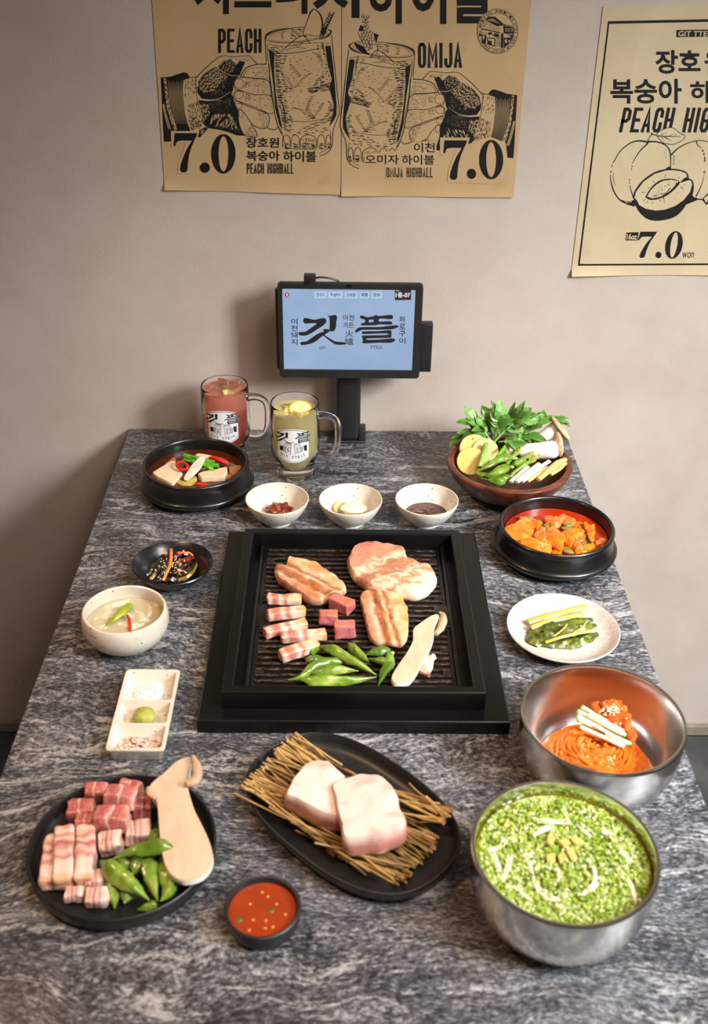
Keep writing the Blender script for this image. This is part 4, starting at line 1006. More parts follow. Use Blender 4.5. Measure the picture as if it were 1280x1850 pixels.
# leaf and stalk
inkP.poly(z([(640, 155), (700, 100), (800, 68), (870, 80), (940, 140), (1000, 170), (960, 230), (860, 270), (740, 262), (690, 215)]), 1)
L_ = z([(640, 158), (700, 105), (800, 68), (870, 82), (940, 140), (1000, 172), (960, 225), (860, 272), (790, 268), (725, 250), (680, 200), (645, 160)]); inkP.stroke(L_, 1.3)
inkP.stroke(z([(600, 150), (680, 170), (800, 176), (950, 178)]), [1.6, 2.0, 0.8])
for a, b in (((700, 160), (780, 122)), ((810, 170), (860, 140)), ((870, 165), (900, 145)), ((710, 185), (750, 228)), ((760, 185), (840, 236)), ((720, 170), (840, 235))): inkP.stroke(z([a, b]), [1.2, 0.5], 0, 0)
inkP.stroke(z([(545, 245), (560, 190), (600, 135)]), [3.4, 3.0, 3.6]); inkP.stroke(z([(548, 225), (562, 185), (582, 150)]), 1.2, 1)
# price
x0, y0 = 1130.5, 419.5
inkP.poly([(x0+1.5, 419.5), (1154, 419), (1152.5, 433.5), (x0-0.5, 434)]); inkP.text('16oz', 1132.5, 421.5, 1151.5, 432.5, 1, bold=0.03, lean=1.2)
v7 = lambda P: [(1133.3+x/4.05+(300-y)*0.012+6, 379.5+y/4.75) for x, y in P]
inkP.poly([(1136+20+(155-y)*0.035+(x-92)*0.187, 418+(y-155)*0.172) for x, y in [(100, 155), (258, 155), (258, 168), (240, 205), (218, 255), (202, 310), (194, 370), (191, 415), (178, 431), (150, 430), (137, 412), (142, 378), (160, 325), (185, 268), (222, 208), (150, 207), (122, 212), (110, 228), (106, 246), (92, 244)]])
inkP.ellipse(1190, 460, 5.6, 5.9)
n = 40
def e2(rx, ry, lean): return [(1218+rx*cos(2*pi*i/n)-lean*sin(2*pi*i/n), 442+ry*sin(2*pi*i/n)) for i in range(n)]
inkP.poly(e2(15.6, 25, 3.5)); inkP.poly(e2(6.0, 22.5, 3.6), 1)
inkP.text('won', 1233, 455, 1254, 465.5, bold=0.0, lean=1.5)
part('print', inkP.m, [INKM, PALEK], PP, smooth=False)

# ---------------------------------------------------------------- ordering tablet
TY = -0.085
tab = thing('tablet_stand', 'black ordering tablet with lit blue screen on a post at table back', 'tablet', (0.001, -0.036, H))
TB = noisy('black_plastic', [(0.3, '#1b1a1a'), (0.7, '#232222')], 30, 0.42, 0.05, 800, 0.0002)
def tp(px, py, y=TY):
    p = onwall(px, py, y); return (p.x-0.001, p.z-H)
zb = (tp(505, 683)[1]+tp(759, 683)[1])/2-0.001; zt = tp(630, 514)[1]
xl = tp(505, 683)[0]; xr = tp(760, 640)[0]
Yc = TY+0.036
def outline(x0, x1, z0, z1, r, y, n=5):
    out = []
    for (cx, cz, a0) in ((x1-r, z1-r, 0), (x0+r, z1-r, 90), (x0+r, z0+r, 180), (x1-r, z0+r, 270)):
        for i in range(n+1): a = radians(a0+90*i/n); out.append((cx+r*cos(a), y, cz+r*sin(a)))
    return out
sx0, sx1 = tp(512, 600)[0], tp(748, 600)[0]; sz0, sz1 = tp(630, 668)[1], tp(630, 523.5)[1]
def shell(loops, cap0=True, cap1=True):
    n = len(loops[0]); vs = sum(loops, []); fs = []
    for i in range(len(loops)-1):
        for j in range(n): fs.append((i*n+j, (i+1)*n+j, (i+1)*n+(j+1) % n, i*n+(j+1) % n))
    if cap0: fs.append(tuple(range(n)))
    if cap1: fs.append(tuple(reversed([(len(loops)-1)*n+j for j in range(n)])))
    return MB().add(vs, fs)
g = 0.0012
body = shell([outline(xl+0.004, xr-0.004, zb+0.004, zt-0.004, 0.004, Yc+0.018), outline(xl, xr, zb, zt, 0.006, Yc+0.013), outline(xl, xr, zb, zt, 0.006, Yc+0.002), outline(xl+0.0012, xr-0.0012, zb+0.0012, zt-0.0012, 0.005, Yc),
              outline(sx0-g, sx1+g, sz0-g, sz1+g, 0.002, Yc), outline(sx0, sx1, sz0, sz1, 0.0015, Yc+0.0012)], True, False)
part('tablet_body', body, TB, tab, angle=35)
def m_screen():
    t = NT('lit_screen'); v = t.coords('Object')
    c = t.ramp(t.noise(v, 9, 3), [(0.3, '#93b0d6'), (0.7, '#a3bddf')])
    t.color((0.02, 0.02, 0.02)); t.l(c, t.b.inputs['Emission Color']); t.set(Roughness=0.2, Emission_Strength=0.92); return t.m
SCR = m_screen()
scr = part('screen', MB().add([(sx0, Yc+0.0012, sz0), (sx1, Yc+0.0012, sz0), (sx1, Yc+0.0012, sz1), (sx0, Yc+0.0012, sz1)], [(0, 1, 2, 3)]), SCR, tab, smooth=False)
def lit(name, c, s=1.0):
    t = NT(name); t.color((0.01, 0.01, 0.01)); t.b.inputs['Emission Color'].default_value = lin(c); t.set(Emission_Strength=s, Roughness=0.3); return t.m
SI = [lit('screen_black', '#10131c'), SCR, lit('screen_pale', '#b4cbe8'), lit('screen_red', '#c01a2c'), lit('screen_brown', '#33211c'), lit('screen_white', '#e8eefc')]
def scrmap(px, py, layer):
    p = onwall(px, py, TY); return (p.x-0.001, Yc+0.00115-0.000004*layer, p.z-H)
I = Ink(scrmap, 4)
sign(I, lambda x, y: (510+x/5.12, 540+y/5.12))
part('sign_lettering', I.m, SI, scr, smooth=False)
I = Ink(scrmap, 5)
for k, ch in enumerate('이천돼지'): I.text(ch, 526, 576+k*12.3, 538, 586.5+k*12.3, bold=0.012)
flush(I, 'screen_lettering', scr, SI)
for k, ch in enumerate('화로구이'): I.text(ch, 721.5, 572+k*13, 733, 582.5+k*13, bold=0.012)
flush(I, 'screen_lettering', scr, SI)
I.text('이천', 620, 569.5, 640, 579.5, bold=0.012); I.text('가든', 620, 583, 640, 593, bold=0.012)
I.text('火', 624, 597.5, 639, 609.5, bold=0.005); I.text('爐', 623, 611, 639, 623.5, bold=0.005)
flush(I, 'screen_lettering', scr, SI)
I.text('GIT', 577, 626, 588.5, 631.5, bold=0.01); I.text('TTEUL', 669.5, 625, 692.5, 630.5, bold=0.01)
flush(I, 'screen_lettering', scr, SI)
for x0, x1, wd in ((568, 590.5, '한국어'), (593, 620, 'English'), (623, 647, '日本語'), (650, 668, '繁體'), (671.5, 691, '简体')):
    I.poly([(x0, 527.2), (x1, 526.8), (x1, 539.4), (x0, 539.8)], 2); m_ = (x1-x0)*0.18
    I.text(wd, x0+m_, 529.6, x1-m_, 536.4, 0, bold=0.006); flush(I, 'language_button', scr, SI)
I.poly([(714, 521.5), (743.4, 521), (743.4, 541), (742, 542.4), (715.4, 542.8), (714, 541.6)], 4); I.text('1층-07', 715.4, 528.3, 741.8, 538.2, 5, bold=0.03); I.text('Table', 715.6, 524.2, 722, 526.6, 5)
flush(I, 'table_number', scr, SI)
I.ellipse(518.8, 532.8, 4.0, 4.5, None, 3); I.poly([(517, 536), (521, 536), (518.6, 539)], 3); I.text('t', 517.2, 529.6, 520.6, 535.8, 5, bold=0.04)
part('screen_lettering', I.m, SI, scr, smooth=False)
cx, cz = tp(630.5, 516.6)
part('camera_window', shell([outline(cx-0.0045, cx+0.0045, cz-0.0022, cz+0.0022, 0.0018, Yc-0.0004), outline(cx-0.0045, cx+0.0045, cz-0.0022, cz+0.0022, 0.0018, Yc+0.001)]), plain('lens_black', '#050505', 0.1), tab)
# card reader at the right edge
a, b = tp(761, 592), tp(779, 677)
part('card_reader', cbox(a[0]+0.0, b[0], Yc+0.006, Yc+0.022, b[1]+0.002, a[1]+0.004, 0.0015), TB, tab)
part('side_rail', cbox(xl-0.004, xl+0.001, Yc+0.004, Yc+0.015, tp(498, 668)[1], tp(498, 512)[1]-0.012, 0.001), TB, tab)
# post and foot
part('post', cbox(-0.0225, 0.0205, -0.016, 0.012, 0.004, zb+0.045, 0.008, 2), TB, tab)
part('post_mount', cbox(-0.045, 0.045, Yc+0.016, -0.014, zb+0.02, zb+0.09, 0.003), TB, tab)
part('foot', cbox(-0.036, 0.030, -0.019, 0.026, 0.0, 0.004, 0.0015), TB, tab)
part('clamp_block', cbox(0.018, 0.0305, -0.016, 0.014, 0.003, 0.024, 0.0015), TB, tab)
a = tp(549.5, 495, TY+0.012); b = tp(571, 511, TY+0.012)
pg = part('cable_plug', cbox(a[0], b[0], Yc+0.004, Yc+0.018, zt-0.001, a[1], 0.0012), TB, tab)
pz = a[1]-0.006
part('cable', tube([(b[0]-0.001, Yc+0.011, pz), (b[0]+0.010, Yc+0.011, pz+0.001), (b[0]+0.026, Yc+0.013, pz-0.002), (b[0]+0.040, Yc+0.017, zt-0.004), (b[0]+0.05, Yc+0.022, zt-0.035)], 0.0017, 8, seg=24), TB, tab)

# ---------------------------------------------------------------- mugs
def m_glass():
    t = NT('clear_glass'); t.color((1, 1, 1)); t.set(Roughness=0.0, IOR=1.32, Transmission_Weight=1.0, Specular_IOR_Level=0.5)
    return t.m
GLASS = m_glass()
def m_drink(name, col, dens, top=None):
    t = NT(name); t.color(col)
    if top:                                       # an unstirred drink: syrup settles at the bottom
        sx = t.n('ShaderNodeSeparateXYZ'); t.l(t.coords('Object'), sx.inputs[0])
        t.color(t.ramp(t.math('MULTIPLY', sx.outputs[2], 7.6), [(0.15, col), (0.55, tuple((a+b)/2 for a, b in zip(col, top))), (0.95, top)]))
    t.set(Roughness=0.0, IOR=1.33, Transmission_Weight=dens)
    return t.m
LABELW = plain('label_white', '#dcdcdc', 0.45); LABELK = plain('label_black', '#141414', 0.5)
def mug(label, x, y, rot, liquid, lname, dlabel, level, hdl):
    Hm = 0.1365; R = 0.0410
    t = thing('beer_mug', label, 'mug', onT(x, y), 0, group='handled glass mugs'); 
    def flute(xx, yy, z, a):
        k = max(0.0, 1-abs(z-0.018)/0.016); f = 1-0.030*k*abs(sin(a*7)); return xx*f, yy*f, z
    prof = [(0, 0.004), (0.020, 0.003), (0.0275, 0.0), (0.0318, 0.0004), (0.0328, 0.0022), (0.0322, 0.008), (0.0326, 0.020), (0.0345, 0.030), (0.0380, 0.0385), (0.0405, 0.046), (0.0412, 0.056), (0.0408, 0.100), (0.0403, 0.130), (0.0402, 0.1328), (0.0394, 0.1343), (0.0384, 0.1338), (0.0378, 0.1313), (0.0376, 0.100), (0.0376, 0.058), (0.0366, 0.047), (0.0330, 0.038), (0.0290, 0.030), (0.0265, 0.022), (0.024, 0.0185), (0.012, 0.017), (0, 0.0165)]
    part('glass_body', lathe(prof, 84, warp=flute), GLASS, t)
    c, s = cos(hdl), sin(hdl)
    P = [(0.0395, 0.112), (0.048, 0.113), (0.058, 0.1115), (0.067, 0.106), (0.0715, 0.095), (0.0720, 0.075), (0.0705, 0.056), (0.066, 0.043), (0.057, 0.036), (0.047, 0.0345), (0.0385, 0.036)]
    part('handle', tube([(r*c, r*s, z) for r, z in P], [0.0075, 0.0062, 0.0058, 0.0056, 0.0055, 0.0054, 0.0054, 0.0056, 0.006, 0.0066, 0.0075], 12, seg=44, up=(-s, c, 0)), GLASS, t)
    # printed label on the front
    fr = radians(-90)+rot
    def cyl(u, v, layer):                      # u across (m), v up (m)
        rad = 0.04135+0.00010+0.000012*layer; an = fr+u/0.0412; return (rad*cos(an), rad*sin(an), 0.0755+v)
    lw, lh = 0.0272, 0.0285
    lb = MB(); n = 28; k = 14
    # shield outline: flat sides, arched top and bottom
    def col(i):
        u = -lw+2*lw*i/n; f = 1-(u/lw)**2; return u, -lh+0.004*(1-f)*1.0+0.0005-0.0045*f, lh-0.0075*(1-f)+0.0008
    vs = []; fs = []
    for i in range(n+1):
        u, v0, v1 = col(i)
        for j in range(k+1): vs.append(cyl(u, v0+(v1-v0)*j/k, 0))
    for i in range(n):
        for j in range(k): a_ = i*(k+1)+j; fs.append((a_, a_+k+1, a_+k+2, a_+1))
    lab = part('label', lb.add(vs, fs), LABELW, t)
    def M(px, py, layer): return cyl((px-500)/1000*2*lw*1.0, (500-py)/1000*2*lh, 6+layer*0.05)
    I = Ink(M, 12, 1.0, 25)
    I.stroke([(10, 170), (120, 95), (300, 40), (500, 18), (700, 40), (880, 95), (990, 170)], 16, 0, 6)
    sign(I, lambda xx, yy: (-75+(xx-150)*1150/930, 84+(yy-140)*360/290))
    # two clinking mugs held from both sides
    for sgn in (-1, 1):
        X = lambda u: 500+sgn*u
        gl = [(X(45), 480), (X(235), 440), (X(215), 760), (X(75), 800)]
        I.stroke(gl+[gl[0]], 14, 0, 0); I.ellipse(X(140), 462, 95, 28, 11, 0)
        I.hatch([(X(75), 520), (X(215), 500), (X(195), 740), (X(90), 770)], 8, 26, 9, 0, (60, 25))
        I.stroke([(X(80), 560), (X(150), 640), (X(100), 720)], 10); I.stroke([(X(200), 560), (X(140), 660), (X(180), 740)], 10)
        for q in range(4): I.stroke([(X(235), 560+q*48), (X(300), 550+q*50), (X(310), 580+q*46), (X(240), 592+q*46)], 9)
        I.poly([(X(300), 560), (X(420), 560), (X(420), 700), (X(330), 720)] if sgn < 0 else [(X(330), 530), (X(440), 520), (X(440), 720), (X(350), 700)])
        I.dots([(X(240), 540), (X(320), 540), (X(320), 720), (X(240), 720)], 40, 7)
    for q in ((470, 430), (500, 410), (530, 430), (485, 400), (520, 395)): I.ellipse(q[0], q[1], 9, 12)
    W_ = 'GIT TTEUL'
    for i, ch in enumerate(W_):
        if ch == ' ': continue
        u = (i+0.5)/len(W_); x0 = 95+u*810; yb = 850+95*(1-(2*u-1)**2); dx = 30 if ch != 'I' else 9
        I.text(ch, x0-dx, yb-92, x0+dx, yb, 0, bold=0.02)
    I.stroke([(5, 860), (200, 975), (500, 1040), (800, 975), (995, 860)], 12)
    part('label_print', I.wrap(), [LABELK, LABELW], lab, smooth=False)
    d = 0.0004
    z1 = level
    dp = [(0, 0.0172), (0.012, 0.0176), (0.0236, 0.0192), (0.0260, 0.0225), (0.0286, 0.0304), (0.0326, 0.0384), (0.0361, 0.0474), (0.0371, 0.058), (0.0372, z1-0.0006), (0.0368, z1), (0.02, z1-0.0002), (0, z1-0.0003)]
    solid('drink', lathe(dp, 64), liquid, dlabel, 'drink', onT(x, y))
    return t
my = at(531, 873, 0.0); mp = at(408, 838, 0.0)
MY = (my.x+0.002, my.y+0.034); MPK = (mp.x+0.001, mp.y+0.034)
YEL = m_drink('yellow_highball', (1.0, 0.89, 0.42), 0.52); RED = m_drink('red_highball', (0.95, 0.12, 0.06), 0.58, (1.0, 0.40, 0.28))
mug('handled glass mug of pale yellow peach highball in front of the tablet post', *MY, radians(-3), YEL, 'y', 'pale yellow sparkling drink filling the front glass mug', 0.1205, radians(-5))
mug('handled glass mug of red omija highball behind the black soup pot', *MPK, radians(-3), RED, 'r', 'red sparkling drink filling the rear glass mug', 0.1265, radians(-2))
ICE = GLASS
rg = random.Random(5)
def ice(M0, n, level, word, g):
    for i in range(n):
        m = rbox(0.020, 0.019, 0.018, 0.003, 2, 0.0008, 60, i*3.1)
        a = i*2*pi/n+0.5
        o = solid('ice_cube', m, ICE, 'clear ice cubes floating in the '+word+' drink', 'ice', onT(M0[0]+0.017*cos(a), M0[1]+0.017*sin(a), level-0.010), rg.uniform(0, 3), group=g)
        o.rotation_euler = (rg.uniform(-.4, .4), rg.uniform(-.4, .4), rg.uniform(0, 3))
ice(MPK, 4, 0.129, 'red', 'ice in the red drink')
ice(MY, 3, 0.116, 'yellow', 'ice in the yellow drink')
LEM = noisy('lemon_flesh', [(0.35, '#e6cf78'), (0.6, '#f3e6ae')], 60, 0.35, 0.15, 200, sss=0.1)
RIND = plain('lemon_rind', '#e2c21e', 0.45); LIME = plain('lime_rind', '#9fc51a', 0.45)
def citrus(label, loc, rot, R, rind, flesh, half=False, g=None):
    t = thing('citrus_slice', label, 'fruit', loc, 0, g); t.rotation_euler = rot
    n = 30; a0, a1 = (0, pi) if half else (0, 2*pi); vs = []; fs = []
    def ring(R0, R1, z0, z1):
        m = MB(); v = []; f = []
        N = n+1
        for i in range(N):
            a = a0+(a1-a0)*i/n
            for r, z in ((R0, z0), (R1, z0), (R1, z1), (R0, z1)): v.append((r*cos(a), r*sin(a), z))
        for i in range(n):
            for k in range(4): f.append((i*4+k, i*4+(k+1) % 4, (i+1)*4+(k+1) % 4, (i+1)*4+k))
        if half: f += [(0, 1, 2, 3), tuple(4*n+k for k in (3, 2, 1, 0))]
        return m.add(v, f)
    part('rind', ring(R*0.90, R, 0, 0.003), rind, t)
    part('flesh', ring(0.0006, R*0.90, 0.0002, 0.0028), flesh, t)
citrus('pale lemon slice floating at the top of the yellow drink', onT(MY[0]+0.002, MY[1]-0.012, 0.1205), (radians(12), radians(-6), 0.2), 0.0195, RIND, LEM, g='lemon slices in the yellow drink')
citrus('second lemon slice overlapping in yellow drink, nearer the handle', onT(MY[0]+0.010, MY[1]-0.008, 0.1238), (radians(18), radians(-8), 0.5), 0.0185, RIND, LEM, g='lemon slices in the yellow drink')
citrus('lime edged slice standing upright in the red drink', onT(MPK[0]+0.004, MPK[1]-0.024, 0.1180), (radians(82), radians(72), radians(18)), 0.0185, LIME, noisy('apple_flesh', [(0.3, '#d9a98a'), (0.7, '#e6c3a4')], 60, 0.4), True)

# ---------------------------------------------------------------- food materials
def m_belly(name, stops, axis='X', wav=0.16, sear=0.0, gen=True, scale=1.0, rough=0.42, sss=0.12):
    """layers of fat and lean across one axis of the piece, wavering with noise"""
    t = NT(name); v = t.coords('Generated' if gen else 'Object', (scale, scale, scale)); o = t.coords('Object')
    oi = t.n('ShaderNodeObjectInfo')
    sx = t.n('ShaderNodeSeparateXYZ'); t.l(v, sx.inputs[0])
    nz = t.n('ShaderNodeTexNoise'); nv = t.n('ShaderNodeVectorMath', operation='ADD'); t.l(o, nv.inputs[0]); t.l(oi.outputs['Location'], nv.inputs[1])
    t.l(nv.outputs[0], nz.inputs['Vector']); nz.inputs['Scale'].default_value = 55; nz.inputs['Detail'].default_value = 4
    f = t.math('ADD', sx.outputs[axis], t.math('MULTIPLY', t.math('SUBTRACT', nz.outputs['Fac'], 0.5), wav))
    c = t.ramp(f, stops)
    fine = t.noise(nv.outputs[0], 320, 4, 0.6)
    c = t.mix(t.math('MULTIPLY', t.math('SUBTRACT', fine, 0.42), 0.7), c, '#ead2bc')
    if sear:
        ge = t.n('ShaderNodeNewGeometry'); tr = t.n('ShaderNodeVectorTransform'); tr.vector_type = 'NORMAL'; tr.convert_from = 'WORLD'; tr.convert_to = 'OBJECT'
        t.l(ge.outputs['Normal'], tr.inputs[0]); sn = t.n('ShaderNodeSeparateXYZ'); t.l(tr.outputs[0], sn.inputs[0])
        up = t.ramp(sn.outputs[2], [(0.45, (0, 0, 0)), (0.85, (1, 1, 1))])
        patch = t.ramp(t.noise(nv.outputs[0], 45, 4, 0.6), [(0.42, (0, 0, 0)), (0.66, (1, 1, 1))])
        c = t.mix(t.math('MULTIPLY', t.math('MULTIPLY', up, patch), sear), c, '#b9702c')
    t.color(c); t.set(Roughness=rough, Subsurface_Weight=sss, Subsurface_Radius=(0.7, 0.3, 0.2), Subsurface_Scale=0.004, Coat_Weight=0.25, Coat_Roughness=0.2)
    t.bump(t.math('ADD', fine, t.noise(nv.outputs[0], 110, 3)), 0.40, 0.0012); return t.m
FAT, FATD, LEAN, LEAND, BROWN = '#efdcc8', '#e2bf98', '#c98f7c', '#a8604f', '#9a6236'
SLABM = m_belly('grilled_pork_belly', [(0.02, '#a06a4e'), (0.13, '#bd8466'), (0.24, '#dcb590'), (0.32, '#8a4a28'), (0.42, '#a8663e'), (0.48, '#dfba92'), (0.58, '#8e5230'), (0.66, '#dcb68c'), (0.86, '#e2bd88'), (0.96, '#cf9450')], 'X', 0.20, 0.80)
SHOULD = m_belly('grilled_pork_shoulder', [(0.05, '#b06a58'), (0.18, '#c2886a'), (0.30, '#b97f60'), (0.40, '#e6cbaa'), (0.46, '#b5795a'), (0.58, '#a86a48'), (0.66, '#e4c9a8'), (0.74, '#b27a56'), (0.84, '#ead2b2'), (0.95, '#f0dcc4')], 'X', 0.55, 0.40)
STRIP = m_belly('pork_belly_strip', [(0.03, '#bd7460'), (0.12, '#e6c8b2'), (0.22, '#b5665a'), (0.33, '#c37a6a'), (0.42, '#ecd2bd'), (0.55, '#b96a5c'), (0.64, '#ebd0b8'), (0.90, '#e3bd90'), (0.98, '#c98a44')], 'X', 0.26, 0.75)
STRIPR = m_belly('raw_belly_strip', [(0.03, '#d0957c'), (0.12, '#e4c8b8'), (0.22, '#c27a6c'), (0.30, '#e2c2b2'), (0.38, '#a9524c'), (0.50, '#ddb8aa'), (0.60, '#c07a70'), (0.68, '#e3c6b8'), (0.85, '#e6cdbe'), (0.97, '#d6a27c')], 'X', 0.28, 0.0, rough=0.3)
CUBE = m_belly('raw_pork_cube', [(0.05, '#c47a6e'), (0.25, '#a84c4a'), (0.44, '#b65c58'), (0.50, '#e0b8aa'), (0.56, '#ab504e'), (0.85, '#bb6a62'), (0.97, '#d8a594')], 'X', 0.40, 0.0, rough=0.28)
CUBEG = m_belly('half_seared_pork_cube', [(0.1, '#b8565a'), (0.5, '#c46a6c'), (0.9, '#b55a58')], 'X', 0.4, 0.85)
def m_pepper():
    t = NT('green_pepper_skin'); v = t.coords('Object'); oi = t.n('ShaderNodeObjectInfo')
    c = t.ramp(t.noise(v, 40, 3, 0.5), [(0.3, '#4c6e18'), (0.50, '#6c8c26'), (0.66, '#93a844'), (0.80, '#c0c078')])
    hs = t.n('ShaderNodeHueSaturation'); t.l(c, hs.inputs['Color']); t.l(t.math('ADD', t.math('MULTIPLY', oi.outputs['Random'], 0.55), 0.62), hs.inputs['Value']); hs.inputs['Saturation'].default_value = 1.0
    t.color(hs.outputs['Color']); t.set(Roughness=0.30, Coat_Weight=0.35, Coat_Roughness=0.15, Subsurface_Weight=0.08, Subsurface_Radius=(0.3, 0.5, 0.1), Subsurface_Scale=0.003)
    t.bump(t.noise(v, 130, 3), 0.15, 0.0008); return t.m
PEP = m_pepper(); STEMG = noisy('pepper_stem', [(0.3, '#8fae4a'), (0.7, '#b9cc7c')], 60, 0.5)
_ps = [0]
def pepper(label, pts, r=0.0062, group=None, stem=True, rev=False, wr=0.34):
    """pts: world points along its axis from stem to tip"""
    _ps[0] += 1; P = [Vector(p) for p in pts]; o = P[0].copy(); o.z = min(p.z for p in P)-r*0.4
    t = thing('green_pepper', label, 'pepper', o, 0, group)
    L = [p-o for p in P]
    R = [0.0019, 0.0046, r*0.92, r, r*0.97, r*0.90, r*0.80, r*0.66, r*0.48, r*0.24, 0.0006]
    part('body', tube(L, R, 18, seg=40, wob=wr*0.6, seed=_ps[0]*7.3, lobes=0.13), PEP, t)
    if stem:
        d = (L[0]-L[1]).normalized()
        part('stem', tube([L[0]+d*(-0.002), L[0]+d*0.004, L[0]+d*0.0085], [0.0031, 0.0022, 0.0024], 8, seg=6, wob=0.1), STEMG, t)
    return t
def ptsz(px, z):
    """pixel points resting at given heights above the table"""
    zs = z if isinstance(z, (list, tuple)) else [z]*len(px)
    return [at(x, y, k) for (x, y), k in zip(px, zs)]
GZ = PZ+0.0032
c2 = lambda P: [(460+x/3.5556, 970+y/3.5556) for x, y in P]
def pork_slab(label, name, cat, px, h, mat, axis_deg, **kw):
    W = [at(x, y, GZ+h*0.8) for x, y in px]
    c = sum(W, Vector())/len(W); a = radians(axis_deg); ca, sa = cos(a), sin(a)
    L = [((p.x-c.x)*ca+(p.y-c.y)*sa, -(p.x-c.x)*sa+(p.y-c.y)*ca) for p in W]
    if sum(L[i-1][0]*L[i][1]-L[i][0]*L[i-1][1] for i in range(len(L))) < 0: L.reverse()
    return solid(name, slab(L, h, **kw), mat, label, cat, (c.x, c.y, H+GZ+0.0002), a)
pork_slab('long seared pork belly slab at the back left of the grill', 'pork_belly_slab', 'meat', c2([(215, 128), (330, 142), (430, 190), (535, 255), (588, 318), (583, 350), (500, 385), (425, 412), (350, 410), (300, 368), (230, 318), (150, 268), (122, 212), (135, 182), (200, 178)]), 0.014, SLABM, 50, wob=0.0022, grooves=((0.30, 0.0030, 0.05), (0.58, 0.0024, 0.045), (0.44, -0.0014, 0.08)), edge=0.34, dome=0.0015, n=96, rings=(0.95, 0.86, 0.74, 0.62, 0.5, 0.36, 0.2), seed=2.0)
pork_slab('large round grilled pork shoulder steak at the back right of the grill', 'pork_shoulder_steak', 'meat', c2([(645, 62), (712, 30), (800, 40), (920, 58), (972, 92), (965, 112), (1010, 142), (1070, 180), (1125, 180), (1170, 232), (1170, 290), (1130, 345), (1040, 375), (900, 345), (730, 310), (650, 262), (603, 195), (597, 130)]), 0.019, SHOULD, -52, wob=0.0026, grooves=((0.42, 0.0014, 0.06), (0.72, 0.0012, 0.05)), edge=0.36, dome=0.001, n=104, rings=(0.95, 0.86, 0.74, 0.62, 0.5, 0.36, 0.2), seed=5.0)
pork_slab('wide seared pork belly slab beside the mushroom slice on the grill', 'pork_belly_slab', 'meat', c2([(735, 337), (800, 338), (890, 342), (945, 385), (985, 460), (990, 560), (985, 640), (945, 700), (850, 672), (780, 676), (735, 640), (712, 540), (692, 440), (672, 372)]), 0.012, SLABM, 8, wob=0.0020, grooves=((0.34, 0.0026, 0.05), (0.55, 0.0020, 0.045), (0.45, -0.0012, 0.08)), edge=0.36, dome=0.001, n=96, rings=(0.95, 0.86, 0.74, 0.62, 0.5, 0.36, 0.2), seed=9.0)
def bar(name, label, cat, a, b, w, h, mat, z0, group=None, seed=0.0, tilt=0.0, r=0.003, wob=0.0012, n=5, roll=0.0):
    """block between two pixel points taken at its mid height"""
    A, B = at(*a, z0+h/2), at(*b, z0+h/2); d = B-A; L = hypot(d.x, d.y)
    m = rbox(L, w, h, r, n+1, wob*1.5, 75, seed)
    o = solid(name, m, mat, label, cat, ((A.x+B.x)/2, (A.y+B.y)/2, H+z0+0.0002), atan2(d.y, d.x), group)
    o.rotation_euler = (roll, -tilt, atan2(d.y, d.x)); return o
q = lambda x, y: (460+x/3.5556, 970+y/3.5556)
gs = 'belly strips on the grill'
bar('pork_belly_strip', 'seared pork belly strip, backmost of the five on the grill', 'meat', q(78, 398), q(305, 405), 0.0145, 0.0135, STRIP, GZ, gs, 1.1)
bar('pork_belly_strip', 'browned pork belly strip, second from the back of five on grill', 'meat', q(78, 505), q(330, 480), 0.0145, 0.014, STRIP, GZ, gs, 2.2)
bar('pork_belly_strip', 'slanting pork belly strip, middle one of the five on the grill', 'meat', q(62, 620), q(338, 555), 0.0145, 0.013, STRIP, GZ, gs, 3.3)
bar('pork_belly_strip', 'pale pork belly strip, fourth from the back, nearest the cubes on the grill', 'meat', q(172, 648), q(465, 625), 0.0145, 0.0135, STRIP, GZ, gs, 4.4)
bar('pork_belly_strip', 'pork belly strip on the grill touching the green peppers, frontmost of the five', 'meat', q(165, 770), q(405, 690), 0.0165, 0.015, STRIP, GZ, gs, 5.5)
gs = 'pork cubes on the grill'
bar('pork_cube', 'red pork cube touching the long belly slab on the grill', 'meat', q(495, 405), q(625, 460), 0.019, 0.018, CUBEG, GZ, gs, 6.1, r=0.0022)
bar('pork_cube', 'smaller browned pork cube, leftmost of three on the grill', 'meat', q(415, 520), q(535, 520), 0.0155, 0.018, CUBEG, GZ, gs, 7.1, r=0.0022)
bar('pork_cube', 'large pink sided pork cube, frontmost of three on the grill', 'meat', q(512, 595), q(648, 590), 0.017, 0.021, CUBEG, GZ, gs, 8.1, r=0.0022)
gp = 'green peppers on the grill'
Z = GZ+0.006
pepper('long green pepper lying on top, slanting from strips to the front right', ptsz([q(430, 705), q(520, 735), q(610, 785), q(700, 835), q(785, 888)], [Z+0.004, Z+0.008, Z+0.008, Z+0.004, Z]), 0.0072, gp, stem=False)
pepper('green pepper stub pointing left beside frontmost belly strip', ptsz([q(350, 738), q(395, 720), q(450, 715)], Z), 0.0058, gp, False)
pepper('short green pepper with pale cut stem showing at the left of the heap', ptsz([q(330, 800), q(390, 785), q(450, 775)], Z), 0.0062, gp, False)
pepper('curved green pepper with its tip pointing to the grill front left', ptsz([q(580, 800), q(480, 805), q(380, 840), q(300, 900), q(215, 918)], [Z+0.002, Z+0.003, Z+0.002, Z, Z-0.001]), 0.0070, gp, stem=False)
pepper('wrinkled green pepper in the middle of the heap, mostly covered', ptsz([q(370, 878), q(470, 862), q(570, 855), q(670, 862)], [Z, Z+0.003, Z+0.004, Z+0.003]), 0.0066, gp, False)
pepper('long green pepper along the grill front edge with pale tip', ptsz([q(295, 915), q(400, 928), q(520, 925), q(650, 920), q(785, 900)], Z), 0.0078, gp, stem=False)
